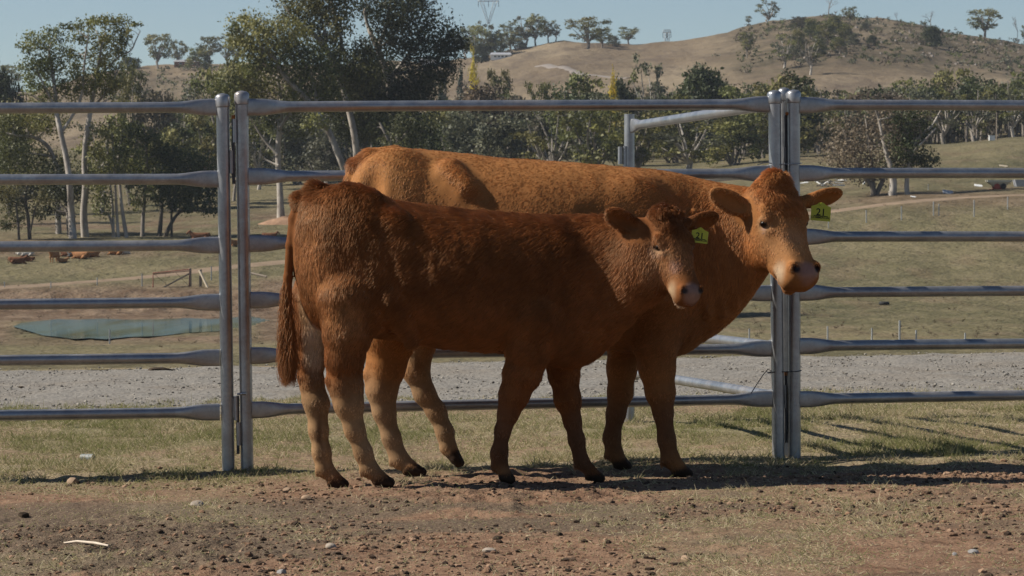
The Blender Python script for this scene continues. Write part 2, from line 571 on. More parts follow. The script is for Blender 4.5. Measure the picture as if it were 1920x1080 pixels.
def mat_paddock():
    m = N('paddock_grass')
    p = m.pos()
    a = m.noise(0.045, 6, 0.62, m.scale(p, (1, 0.6, 1)))
    b = m.noise(0.35, 6, 0.65, m.scale(p, (1, 0.4, 1)))
    c = m.noise(1.6, 4, 0.6, m.scale(p, (1, 0.5, 1)))
    g = m.mix(m.ramp(a, [(0.36, (0, 0, 0)), (0.64, (1, 1, 1))]), (0.135, 0.125, 0.068), (0.240, 0.205, 0.115))
    g = m.mix(m.ramp(b, [(0.45, (0, 0, 0)), (0.72, (0.7, 0.7, 0.7))]), g, (0.295, 0.245, 0.150))
    g = m.mix(m.ramp(c, [(0.28, (0.55, 0.55, 0.55)), (0.45, (0, 0, 0))]), g, (0.095, 0.085, 0.045))
    d = m.mix(m.ramp(b, [(0.35, (0, 0, 0)), (0.65, (1, 1, 1))]), (0.150, 0.095, 0.062), (0.300, 0.215, 0.150))
    f = m.math('MULTIPLY', m.attr('dirt').outputs['Fac'], m.ramp(c, [(0.2, (0.65, 0.65, 0.65)), (0.6, (1, 1, 1))]))
    g = m.mix(f, g, d)
    hb = m.noise(0.016, 7, 0.66, m.scale(p, (1, 0.35, 0.8)))
    hill = m.mix(m.ramp(hb, [(0.38, (0, 0, 0)), (0.62, (1, 1, 1))]), (0.230, 0.172, 0.112), (0.365, 0.290, 0.195))
    hill = m.mix(m.ramp(m.noise(0.09, 6, 0.75, m.scale(p, (1, 0.22, 1))), [(0.46, (0, 0, 0)), (0.66, (0.85, 0.85, 0.85))]), hill, (0.155, 0.118, 0.088))
    g = m.mix(m.attr('hill').outputs['Fac'], g, hill)
    hg = m.mix(m.ramp(b, [(0.35, (0, 0, 0)), (0.65, (1, 1, 1))]), (0.085, 0.072, 0.045), (0.165, 0.135, 0.088))
    g = m.mix(m.math('MULTIPLY', m.attr('scrubby').outputs['Fac'], m.ramp(m.noise(0.05, 5, 0.7, p), [(0.36, (0, 0, 0)), (0.6, (1, 1, 1))])), g, hg)
    m.base(g, 0.585).p(rough=0.95, spec=0.05)
    m.p(normal=m.bump(m.noise(0.12, 5, 0.7, p), 0.6, 3.0, m.bump(c, 0.5, 0.25)))
    return m.m

def build_paddock():
    us = np.concatenate([np.linspace(-1.0, -0.24, 20), np.linspace(-0.23, 0.23, 300), np.linspace(0.24, 1.0, 20)])
    Ds = np.concatenate([np.geomspace(25.2, 175, 26), np.arange(178, 330, 1.1), np.arange(331, 660, 3.2), np.arange(664, 1240, 8.0), np.geomspace(1260, 1900, 12)])
    X, D, Q = fan(us, Ds)
    Z = terrain_z(X, D)
    px = 960 + F * X / D
    row = row_of(Z, D)
    nz = fbm(X * 0.12, D * 0.05, seed=13, octv=4)
    left = 1 - smooth(560, 640, px)
    dirt = smooth(252, 262, D) * (1 - smooth(293, 312, D)) * left                    # far bank of the pond, its front edge painted in place of the water's reflection
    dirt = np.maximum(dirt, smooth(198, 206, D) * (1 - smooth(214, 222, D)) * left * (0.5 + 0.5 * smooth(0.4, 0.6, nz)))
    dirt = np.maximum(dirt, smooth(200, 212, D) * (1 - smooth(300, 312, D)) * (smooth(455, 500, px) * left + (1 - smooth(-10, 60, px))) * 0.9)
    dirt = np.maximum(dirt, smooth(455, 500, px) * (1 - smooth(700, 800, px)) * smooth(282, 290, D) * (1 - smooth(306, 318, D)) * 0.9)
    dirt = np.maximum(dirt, smooth(335, 348, D) * (1 - smooth(356, 378, D)) * (1 - smooth(300, 520, px)) * smooth(0.40, 0.6, nz) * 0.9)
    dirt = np.maximum(dirt, smooth(378, 392, D) * (1 - smooth(415, 450, D)) * smooth(0.42, 0.58, nz) * 0.85 * left)
    dirt = np.maximum(dirt, smooth(395, 380, row) * smooth(345, 365, row) * smooth(1450, 1540, px) * 0.65 * smooth(0.3, 0.55, nz))
    dirt = np.maximum(dirt, smooth(340, 372, D) * (1 - smooth(386, 398, D)) * smooth(1420, 1500, px) * 0.75 * (0.4 + 0.6 * smooth(0.35, 0.6, nz)))
    dirt = np.maximum(dirt, 0.35 * smooth(0.56, 0.7, fbm(X * 0.3, D * 0.08, seed=15, octv=3)))
    dirt = np.where(D < 170, 0.15, dirt)
    hill = smooth(640, 720, D)
    scr = smooth(1290, 1420, px) * (1 - smooth(1700, 2100, px) * 0.4) * smooth(860, 960, D) + 0.6 * (1 - smooth(330, 460, px)) * smooth(780, 900, D) * (1 - smooth(1040, 1110, D))
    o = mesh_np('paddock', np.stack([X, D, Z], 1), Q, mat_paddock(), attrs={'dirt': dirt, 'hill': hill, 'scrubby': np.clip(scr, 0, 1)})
    o['kind'] = 'structure'
    # farther land to the horizon
    V = []
    n = 48
    for r in (1500, 2600):
        for k in range(n):
            a = 2 * math.pi * k / n
            V.append((math.sin(a) * r, math.cos(a) * r, -12 if r < 2000 else -14))
    Q = [(k, (k + 1) % n, n + (k + 1) % n, n + k) for k in range(n)]
    o2 = mesh_np('distant_land', np.array(V), np.array(Q), o.data.materials[0], attrs={'dirt': np.zeros(2 * n), 'hill': np.ones(2 * n), 'scrubby': np.zeros(2 * n)})
    o2['kind'] = 'structure'

def ribbon(name, pts, widths, mat, lift=0.06, step=2.0):
    """a track laid on the terrain: pts (x, y), widths"""
    L, Rr = [], []
    P0 = [Vector((p[0], p[1])) for p in pts]
    dense, wd = [], []
    for i in range(len(P0) - 1):
        n = max(2, int((P0[i + 1] - P0[i]).length / step))
        for k in range(n):
            t = k / n
            dense.append(P0[i].lerp(P0[i + 1], t)); wd.append(widths[i] * (1 - t) + widths[i + 1] * t)
    dense.append(P0[-1]); wd.append(widths[-1])
    V = []
    m = 5
    for i, p in enumerate(dense):
        d = (dense[min(i + 1, len(dense) - 1)] - dense[max(i - 1, 0)]).normalized()
        s = Vector((-d.y, d.x))
        w = wd[i] * (0.9 + 0.25 * float(vnoise(np.array([i * 0.3]), np.array([1.0]))[0]))
        for k in range(m):
            q = p + s * (k / (m - 1) - 0.5) * w
            z = float(terrain_z(np.array([q.x]), np.array([q.y]))[0])
            V.append((q.x, q.y, z + lift * (1 if 0 < k < m - 1 else -0.6)))
    Q = [(i * m + k, i * m + k + 1, (i + 1) * m + k + 1, (i + 1) * m + k) for i in range(len(dense) - 1) for k in range(m - 1)]
    o = mesh_np(name, np.array(V), np.array(Q), mat)
    o['kind'] = 'structure'
    return o

def build_water():
    m = N('pond_water')
    m.t.nodes.remove(m.b)
    nz = m.noise(1.6, 4, 0.55, m.scale(m.pos(), (1, 0.30, 1)))
    nm = m.bump(nz, 0.16, 0.05)
    mud_and_reflection = m.noise(0.25, 4, 0.6, m.scale(m.pos(), (1, 0.12, 1)))
    df = m.n('ShaderNodeBsdfDiffuse'); m.l(m.ramp(mud_and_reflection, [(0.40, (0.040, 0.062, 0.038)), (0.58, (0.070, 0.140, 0.175))]), df.inputs['Color'])  # olive and blue streaks of mirrored bank and sky painted into the water colour
    gl = m.n('ShaderNodeBsdfGlossy'); gl.inputs['Roughness'].default_value = 0.05; gl.inputs['Color'].default_value = (.72, .88, 1.0, 1)
    m.l(nm, gl.inputs['Normal'])
    mx = m.n('ShaderNodeMixShader'); mx.inputs[0].default_value = 0.62
    m.l(df.outputs[0], mx.inputs[1]); m.l(gl.outputs[0], mx.inputs[2]); m.l(mx.outputs[0], m.out.inputs['Surface'])
    # expanded polygon
    cx = sum(p[0] for p in POND_PX) / len(POND_PX); cy = sum(p[1] for p in POND_PX) / len(POND_PX)
    V = []
    for a, b in POND_PX:
        a2, b2 = cx + (a - cx) * 1.03, cy + (b - cy) * 1.05
        D = (CZ - POND_Z) * F / (b2 - HOR)
        V.append(((a2 - 960) / F * D, D, POND_Z))
    me = bpy.data.meshes.new('pond')
    me.from_pydata(V, [], [tuple(range(len(V)))])
    me.update()
    if me.polygons[0].normal.z < 0: me.flip_normals()
    me.materials.append(m.m)
    o = bpy.data.objects.new('pond', me); link(o)
    o['kind'] = 'structure'

M_TRACK = plain('track_earth', (0.215, 0.160, 0.112), 0.95, 0, 0.2, 0.5, 0.05)
M_ROAD = plain('sealed_road', (0.20, 0.175, 0.155), 0.9, 0, 0.1, 0.5, 0.1)

def build_tracks():
    def W(px, row): 
        D = on_ray(px, row); return ((px - 960) / F * D, D)
    ribbon('dirt_track', [W(-120, 552), W(0, 541), W(130, 532), W(270, 520), W(420, 503), W(530, 492), W(650, 482), W(800, 470)], [4.5, 4.5, 4, 4, 4.5, 4.5, 4.5, 4.5], M_TRACK)
    ribbon('dirt_track', [W(1400, 407), W(1500, 400), W(1580, 393), W(1700, 380), W(1800, 371), W(1920, 366), W(2100, 360)], [4, 4, 5, 5, 4, 4, 4], M_TRACK)
    ribbon('hill_road', [W(1180, 150), W(1090, 141), W(1075, 134), W(1060, 129), W(1040, 126), W(1010, 123)], [4.5] * 6, M_ROAD, 0.3, 5)
# ------------------------------------------------------------------ cattle yard panels
def rail_mesh(a, b, parent, origin, flare0=True, flare1=True, hz0=0.0262, hy0=0.0245, label=None):
    a, b = Vector(a), Vector(b)
    L = (b - a).length
    d = (b - a) / L
    side = d.cross(Vector((0, 0, 1))).normalized()
    up = side.cross(d).normalized()
    es = [0, 0.02, 0.05, 0.08, 0.11, 0.14, 0.17, 0.20, 0.24]
    ss = es + list(np.linspace(0.4, L - 0.4, 7)) + [L - e for e in reversed(es)]
    n = 18
    V, Q = [], []
    for s in ss:
        f = 0.0
        if flare0: f = max(f, 1 - float(smooth(0.065, 0.215, np.array(s))))
        if flare1: f = max(f, 1 - float(smooth(0.055, 0.215, np.array(L - s))))
        hz = hz0 + 0.0145 * f
        hy = hy0 - 0.0115 * f
        sq = 1.0 + 0.9 * f
        c = a + d * s + up * (math.sin(s * 1.9) * 0.0015)
        for k in range(n):
            t = 2 * math.pi * k / n
            cu, su = math.cos(t), math.sin(t)
            pw = 1.0 / sq
            V.append(c + side * (math.copysign(abs(cu) ** pw, cu) * hy) + up * (math.copysign(abs(su) ** pw, su) * hz))
    for i in range(len(ss) - 1):
        for k in range(n):
            Q.append((i * n + k, i * n + (k + 1) % n, (i + 1) * n + (k + 1) % n, (i + 1) * n + k))
    mb = MB(); mb.add(V, Q)
    mb.s = None
    mb.add(V[:n], [tuple(range(n))]); mb.add(V[-n:], [tuple(range(n))])
    o = mb.build('rail', M_GALV, parent, origin, True)
    return o

def post_mesh(top, bot, parent, origin, r=0.031, mat=None):
    top, bot = Vector(top), Vector(bot)
    mb = MB()
    n = 16
    pts = [bot.lerp(top, t) for t in (0, 0.2, 0.4, 0.6, 0.8, 0.93, 0.965)]
    mb.tube(pts, [r * q for q in (1.0, 0.99, 1.01, 0.99, 1.0, 1.02, 1.06)], n)
    o = mb.build('post', mat or M_GALV, parent, origin, True)
    cp = MB()
    d = (top - bot).normalized()
    c0 = bot.lerp(top, 0.966)
    Lc = (top - c0).length
    cp.tube([c0, c0 + d * 0.004, c0 + d * (Lc * 0.70), c0 + d * (Lc * 0.82), c0 + d * (Lc * 0.94), c0 + d * Lc],
            [r * 1.14, r * 1.17, r * 1.17, r * 1.06, r * 0.74, r * 0.15], n)
    cp.build('post_cap', mat or M_GALV, parent, origin, True)
    return o

def pipe_part(name, a, b, r, mat, parent, origin, n=12):
    mb = MB(); mb.tube([a, b], [r, r], n)
    return mb.build(name, mat, parent, origin, True)

D_L, D_R = 14.15, 14.50
YL0 = [203, 337, 463, 571, 676, 779]; YL1 = [200, 335, 459, 566, 670, 772]
YM0 = [201, 331, 457, 563, 667, 769]; YM1 = [195, 325, 445, 549, 653, 747]
YR0 = [197, 325, 444, 549, 649, 749]; YR1 = [198, 325, 444, 546, 645, 742]
FOOT = 0.10

def build_fence():
    # left panel, runs out of the picture on the left
    org = P(430, 886, D_L)
    root = thing('yard_panel', 'galvanised six rail cattle panel behind the dry grass, ending at the dented post', 'fence panel', org, 'steel cattle yard panels')
    post_mesh(P(417, 175, D_L), P(429, 887, D_L) - Vector((0, 0, FOOT)), root, org)
    xe = -560
    def ext(y0, y1, x): return y0 + (y1 - y0) * (x - 0) / 400.0
    Dl = lambda px: D_L - 0.125 * (412 - px) / 412.0
    for y0, y1 in zip(YL0, YL1):
        rail_mesh(P(xe, ext(y0, y1, xe), Dl(xe)), P(412, y1, Dl(412)), root, org)
    post_mesh(P(xe - 14, 182, Dl(xe - 14)), P(xe - 14, 915, Dl(xe - 14)), root, org)
    # hinge sockets between the two left posts (lower pair and one upper belong to this panel)
    pipe_part('hinge_socket', P(434.5, 325, D_L - .01), P(434, 282, D_L - .01), 0.011, M_GALV_OLD, root, org)
    pipe_part('hinge_socket', P(443, 788, D_L - .01), P(442, 743, D_L - .01), 0.012, M_GALV_OLD, root, org)
    for q in ((437, 303, D_L - .01), (439, 765, D_L - .01)):
        bk = MB(); bk.box(P(*q), (0.02, 0.008, 0.09)); bk.build('hinge_bracket', M_GALV_OLD, root, org)

    # middle panel
    org = P(462, 882, D_L)
    root = thing('yard_panel', 'galvanised six rail cattle panel directly behind the two standing cattle', 'fence panel', org, 'steel cattle yard panels')
    post_mesh(P(453, 170, D_L + .01), P(464, 883, D_L + .01) - Vector((0, 0, FOOT)), root, org, mat=M_GALV_OLD)
    post_mesh(P(1452, 169, D_R), P(1460, 862, D_R) - Vector((0, 0, FOOT)), root, org)
    for y0, y1 in zip(YM0, YM1):
        rail_mesh(P(463, y0, D_L + .01), P(1449, y1, D_R), root, org)
    pipe_part('hinge_socket', P(440, 267, D_L - .01), P(439.5, 223, D_L - .01), 0.012, M_GALV, root, org)
    pipe_part('hinge_socket', P(448, 835, D_L - .01), P(447, 792, D_L - .01), 0.012, M_GALV_OLD, root, org)
    for q in ((445, 245, D_L - .005), (453, 813, D_L - .005)):
        bk = MB(); bk.box(P(*q), (0.022, 0.008, 0.09)); bk.build('hinge_bracket', M_GALV_OLD, root, org)

    # right panel, runs out on the right
    org = P(1490, 858, D_R + .02)
    root = thing('yard_panel', 'galvanised six rail cattle panel with bluish rails beside the cow with the turned head', 'fence panel', org, 'steel cattle yard panels')
    post_mesh(P(1488, 168, D_R + .02), P(1490, 858, D_R + .02) - Vector((0, 0, FOOT)), root, org)
    xe = 2520
    def ext2(y0, y1, x): return y0 + (y1 - y0) * (x - 1510) / 410.0
    Dr = lambda px: D_R + .02 + 0.24 * (px - 1500) / 420.0
    for y0, y1 in zip(YR0, YR1):
        rail_mesh(P(1493, y0, Dr(1493)), P(xe, ext2(y0, y1, xe), Dr(xe)), root, org)
    post_mesh(P(xe + 10, 180, Dr(xe)), P(xe + 10, 830, Dr(xe)), root, org)

    # the panel that swings back from the right posts
    DG0, DG1 = D_R + .085, 17.35
    org = P(1470, 860, DG0)
    root = thing('yard_panel', 'sunlit pale steel panel running back from the paired posts towards the gravel', 'fence panel', org, 'steel cattle yard panels')
    post_mesh(P(1470, 164, DG0), P(1473, 858, DG0) - Vector((0, 0, FOOT)), root, org, r=0.027)
    zf = yard_plane(np.array(0.69), np.array(DG1))
    pf = P(1180, 795, DG1)
    top = P(1180, 214, DG1)
    mb = MB(); mb.tube([pf - Vector((0, 0, .1)), pf.lerp(top, 0.5), top], [0.031, 0.031, 0.031], 14)
    mb.build('post', M_GALV, root, org, True)
    for i, y1 in enumerate(YM1):
        a = P(1463, y1 - (2 if i else 0), DG0 + .03)
        yy = 425 + (y1 - 425) * (DG0 / DG1) + (2 if i == 0 else 0)
        b = P(1183, yy + 2, DG1)
        rail_mesh(a, b, root, org)
    pipe_part('latch_socket', P(1163, 308, DG1 - .02), P(1163, 275, DG1 - .02), 0.014, M_GALV, root, org)
    pipe_part('latch_socket', P(1172, 312, DG1 - .02), P(1172, 274, DG1 - .02), 0.012, M_GALV, root, org)
    pipe_part('hinge_socket', P(1475, 258, DG0 - .05), P(1474, 218, DG0 - .05), 0.011, M_DARKSTEEL, root, org)
    pipe_part('hinge_socket', P(1472, 303, DG0 - .05), P(1472, 276, DG0 - .05), 0.010, M_GALV_OLD, root, org)
    pipe_part('hinge_socket', P(1473, 765, DG0 - .05), P(1473, 722, DG0 - .05), 0.012, M_GALV_OLD, root, org)
    pipe_part('hinge_socket', P(1475, 812, DG0 - .05), P(1475, 772, DG0 - .05), 0.010, M_GALV, root, org)

    # drop pins
    pins = (('long dark hinge pin with rusty top between the dented post and its neighbour', 438, 219, 345, D_L - .012, None),
            ('hinge pin with bent handle low between the dented post and its rusty neighbour', 446.5, 739, 851, D_L - .012, (462, 738)),
            ('hinge pin with orange rusted handle high between the paired posts beside the cow', 1474.5, 213, 330, D_R + .03, (1490, 213)),
            ('hinge pin low between the paired posts on the shaded ground', 1474.5, 700, 830, D_R + .03, None))
    for lab, px, y0, y1, D, hd in pins:
        o0 = P(px, y1, D)
        r = thing('drop_pin', lab, 'hinge pin', o0, 'hinge pins of the panels')
        pipe_part('pin_rod', P(px, y1, D), P(px - .8, y0 + 3, D), 0.0075, M_DARKSTEEL, r, o0, 10)
        if hd:
            pipe_part('pin_handle', P(px - 1, y0, D - .012), P(hd[0], hd[1], D - .03), 0.009 if px > 1000 else 0.006, M_RUST if px > 1000 else M_GALV_OLD, r, o0, 10)
        else:
            pipe_part('pin_handle', P(px - .8, y0 + 4, D), P(px - .8, y0 - 3, D), 0.009, M_RUST, r, o0, 10)

    # tie wires round the paired posts
    for lab, y, tail in (('bright tie wire looped round the paired posts at the cow\'s head height', 308, [(1441, 305), (1430, 306), (1420, 309)]),
                         ('dark tie wire with a dangling tail low on the paired posts', 697, [(1440, 692), (1430, 704), (1418, 722), (1408, 738)])):
        o0 = P(1470, y, D_R)
        mb = MB()
        cx0, cx1 = P(1452, y, D_R).x, P(1490, y, D_R).x
        zc = o0.z
        pts = []
        for k in range(25):
            t = 2 * math.pi * k / 24
            c = cx1 if math.cos(t) > 0 else cx0
            pts.append(Vector((c + 0.0355 * math.cos(t), D_R + .012 + 0.038 * math.sin(t) + (0.01 if math.cos(t) > 0 else 0), zc + 0.006 * math.cos(t))))
        mb.tube(pts, [0.0022] * len(pts), 6)
        tl = [P(1447, y - 1, D_R - .036)] + [P(a, b, D_R - .05) for a, b in tail]
        mb.tube(tl, [0.0022] * len(tl), 6)
        o = mb.build('tie_wire', M_GALV if y < 400 else M_DARKSTEEL, None, o0, True)
        tag(o, lab, 'wire', 'tie wires on the panel posts')
# ------------------------------------------------------------------ animal bodies: one smooth surface from blended forms
import openvdb

class Field:
    def __init__(s, lo, hi, h):
        s.lo = np.array(lo, float); s.h = h
        s.n = np.ceil((np.array(hi) - s.lo) / h).astype(int) + 1
        s.d = np.full(s.n, 0.6, np.float32)
    def block(s, lo, hi):
        a = np.clip(np.floor((np.array(lo) - s.lo) / s.h).astype(int), 0, s.n - 1)
        b = np.clip(np.ceil((np.array(hi) - s.lo) / s.h).astype(int) + 1, 1, s.n)
        sl = tuple(slice(int(i), int(max(j, i + 1))) for i, j in zip(a, b))
        g = [(s.lo[k] + s.h * np.arange(sl[k].start, sl[k].stop)).astype(np.float32) for k in range(3)]
        return sl, g[0][:, None, None], g[1][None, :, None], g[2][None, None, :]
    def put(s, sl, v, k):
        a = s.d[sl]
        h = np.clip(0.5 + 0.5 * (a - v) / k, 0, 1)
        s.d[sl] = a * (1 - h) + v * h - k * h * (1 - h)
    def cut(s, sl, v, k):
        a = -s.d[sl]
        h = np.clip(0.5 + 0.5 * (a - v) / k, 0, 1)
        s.d[sl] = -(a * (1 - h) + v * h - k * h * (1 - h))
    def cone(s, p, q, r1, r2, k=0.03, cut=False):
        p = np.array(p, np.float32); q = np.array(q, np.float32)
        m = max(r1, r2) + k * 1.5 + 0.03
        sl, X, Y, Z = s.block(np.minimum(p, q) - m, np.maximum(p, q) + m)
        b = q - p
        t = np.clip(((X - p[0]) * b[0] + (Y - p[1]) * b[1] + (Z - p[2]) * b[2]) / max(float(b @ b), 1e-9), 0, 1)
        d = np.sqrt((X - p[0] - t * b[0]) ** 2 + (Y - p[1] - t * b[1]) ** 2 + (Z - p[2] - t * b[2]) ** 2) - (r1 + (r2 - r1) * t)
        (s.cut if cut else s.put)(sl, d, k)
    def chain(s, pts, k=0.03):
        for (p, r), (q, r2) in zip(pts[:-1], pts[1:]):
            s.cone(p, q, r, r2, k)
    def ell(s, c, r, k=0.04, R=None, cut=False):
        """R rows = local axes"""
        c = np.array(c, np.float32); r = np.array(r, np.float32)
        m = float(r.max()) + k * 1.5 + 0.03
        sl, X, Y, Z = s.block(c - m, c + m)
        x, y, z = X - c[0], Y - c[1], Z - c[2]
        if R is not None:
            R = np.array(R, np.float32)
            x, y, z = [R[i][0] * x + R[i][1] * y + R[i][2] * z for i in range(3)]
        k0 = np.sqrt((x / r[0]) ** 2 + (y / r[1]) ** 2 + (z / r[2]) ** 2)
        k1 = np.sqrt((x / r[0] ** 2) ** 2 + (y / r[1] ** 2) ** 2 + (z / r[2] ** 2) ** 2)
        d = k0 * (k0 - 1) / np.maximum(k1, 1e-6)
        (s.cut if cut else s.put)(sl, d, k)
    def loft(s, st, k=0.05, R=None, o=None, pw=2.25):
        """st: rows (u, centre v, half v, low w, high w) in the local frame R/o; v sideways, w up"""
        st = np.array(st, float)
        o = np.zeros(3, np.float32) if o is None else np.array(o, np.float32)
        R = np.eye(3, dtype=np.float32) if R is None else np.array(R, np.float32)
        ends = np.array([o + R[0] * a[0] + R[1] * (a[1] + sv * a[2]) + R[2] * w for a in st for sv in (-1, 1) for w in (a[3], a[4])])
        m = k + 0.06
        sl, X, Y, Z = s.block(ends.min(0) - m, ends.max(0) + m)
        x, y, z = X - o[0], Y - o[1], Z - o[2]
        u, v, w = [R[i][0] * x + R[i][1] * y + R[i][2] * z for i in range(3)]
        us = np.linspace(st[0, 0], st[-1, 0], 300)
        tab = []
        for c in range(1, 5):
            f = np.interp(us, st[:, 0], st[:, c])
            ker = np.hanning(31); ker /= ker.sum()
            f2 = np.convolve(np.pad(f, 15, mode='reflect', reflect_type='odd'), ker, 'valid')
            tab.append(f2)
        uc = np.clip(u, us[0], us[-1])
        vc, hv, lw, hw = [np.interp(uc, us, t).astype(np.float32) for t in tab]
        wc = (lw + hw) / 2; hh = np.maximum((hw - lw) / 2, 0.004)
        q = (np.abs((v - vc) / hv) ** pw + np.abs((w - wc) / hh) ** pw) ** (1 / pw)
        d = (q - 1) * np.minimum(hv, hh)
        over = np.abs(u - uc)
        d = np.where(over > 0, np.sqrt(np.maximum(d, 0) ** 2 + over ** 2) + np.minimum(d, 0) * 0.0, d)
        s.put(sl, d.astype(np.float32), k)
    def mesh(s):
        g = openvdb.FloatGrid(0.6)
        g.copyFromArray(np.ascontiguousarray(s.d))
        pts, tris, quads = g.convertToPolygons(isovalue=0.0, adaptivity=0.0)
        V = pts * s.h + s.lo
        return V, quads
    def grad(s, V):
        g = (V - s.lo) / s.h
        def samp(gg):
            gg = np.clip(gg, 0, np.array(s.n) - 1.001)
            i = np.floor(gg).astype(int); f = gg - i
            out = 0
            for a in (0, 1):
                for b in (0, 1):
                    for c in (0, 1):
                        w = (f[:, 0] if a else 1 - f[:, 0]) * (f[:, 1] if b else 1 - f[:, 1]) * (f[:, 2] if c else 1 - f[:, 2])
                        out = out + w * s.d[np.minimum(i[:, 0] + a, s.n[0] - 1), np.minimum(i[:, 1] + b, s.n[1] - 1), np.minimum(i[:, 2] + c, s.n[2] - 1)]
            return out
        e = 1.2
        n = np.stack([samp(g + np.eye(3)[k] * e) - samp(g - np.eye(3)[k] * e) for k in range(3)], 1)
        return n / np.maximum(np.linalg.norm(n, axis=1, keepdims=True), 1e-9)

def orient(V, Q, Nn):
    a, b, c = V[Q[:, 0]], V[Q[:, 1]], V[Q[:, 2]]
    fn = np.cross(b - a, c - a)
    if (fn * Nn[Q[:, 0]]).sum() < 0:
        Q = Q[:, ::-1]
    return Q

class Paint:
    """soft patches of coat colour fixed to the animal"""
    def __init__(s, base):
        s.base = np.array(base); s.l = []
    def add(s, c, r, col, amt=1.0, soft=0.5, nmask=None):
        s.l.append((np.array(c, float), np.array(r, float) * np.ones(3), np.array(col, float), amt, soft, nmask))
    def __call__(s, X, Nn=None):
        C = np.tile(s.base, (len(X), 1))
        for c, r, col, amt, soft, nm in s.l:
            q = np.sqrt((((X - c) / r) ** 2).sum(1))
            w = amt * (1 - smooth(1 - soft, 1 + soft * 0.4, q))
            if nm is not None and Nn is not None:
                w = w * smooth(nm[3], nm[3] + 0.4, Nn @ np.array(nm[:3]))
            C = C * (1 - w[:, None]) + col * w[:, None]
        return C

def mat_hide():
    m = N('hide')
    c = m.attr('Col').outputs['Color']
    nz = m.noise(40, 5, 0.65, m.pos())
    wet = m.attr('wet').outputs['Fac']
    m.base(m.mix(m.math('MULTIPLY', nz, 0.5), c, (0.02, 0.010, 0.006)))
    m.p(rough=m.math('SUBTRACT', 0.85, m.math('MULTIPLY', wet, 0.36)), spec=m.math('ADD', 0.08, m.math('MULTIPLY', wet, 0.22)))
    m.p(normal=m.bump(m.noise(120, 3, 0.6, m.pos()), 0.25, 0.004))
    return m.m

def mat_hair(name='coat_hair', rough=0.42, mode='fur'):
    m = N(name)
    m.t.nodes.remove(m.b)
    h = m.n('ShaderNodeBsdfHairPrincipled')
    h.model = 'CHIANG'
    h.parametrization = 'COLOR'
    m.l(m.attr('Col').outputs['Color'], h.inputs['Color'])
    h.inputs['Roughness'].default_value = rough
    h.inputs['Radial Roughness'].default_value = 0.55
    h.inputs['IOR'].default_value = 1.45
    h.inputs['Random Roughness'].default_value = 0.2
    df = m.n('ShaderNodeBsdfDiffuse')
    m.l(m.attr('Col').outputs['Color'], df.inputs['Color'])
    mx = m.n('ShaderNodeMixShader')
    mx.inputs[0].default_value = 0.82
    m.l(h.outputs[0], mx.inputs[1]); m.l(df.outputs[0], mx.inputs[2])
    m.l(mx.outputs[0], m.out.inputs['Surface'])
    return m.m

M_HIDE = mat_hide()
M_HAIR = mat_hair()
M_EYE = N('eye_dark').base((0.010, 0.006, 0.004)).p(rough=0.30, spec=0.22).m

def curves_obj(name, pts, rad0, col, mat, parent, origin):
    """pts (n, k, 3)"""
    n, k, _ = pts.shape
    hc = bpy.data.hair_curves.new(name)
    hc.add_curves([k] * n)
    P_ = (pts - np.array(origin)).astype(np.float32).reshape(-1)
    hc.attributes['position'].data.foreach_set('vector', P_)
    t = np.linspace(0, 1, k)
    prof = (1 - 0.8 * t ** 1.5)
    rr = (np.asarray(rad0).reshape(-1, 1) * prof[None, :]) if np.ndim(rad0) else np.tile(rad0 * prof, (n, 1))
    ra = hc.attributes.get('radius') or hc.attributes.new('radius', 'FLOAT', 'POINT')
    ra.data.foreach_set('value', rr.astype(np.float32).ravel())
    ca = hc.attributes.new('Col', 'FLOAT_COLOR', 'CURVE')
    ca.data.foreach_set('color', np.concatenate([col, np.ones((n, 1))], 1).astype(np.float32).ravel())
    hc.materials.append(mat)
    o = bpy.data.objects.new(name, hc)
    link(o, parent)
    if parent is None: o.location = origin
    return o

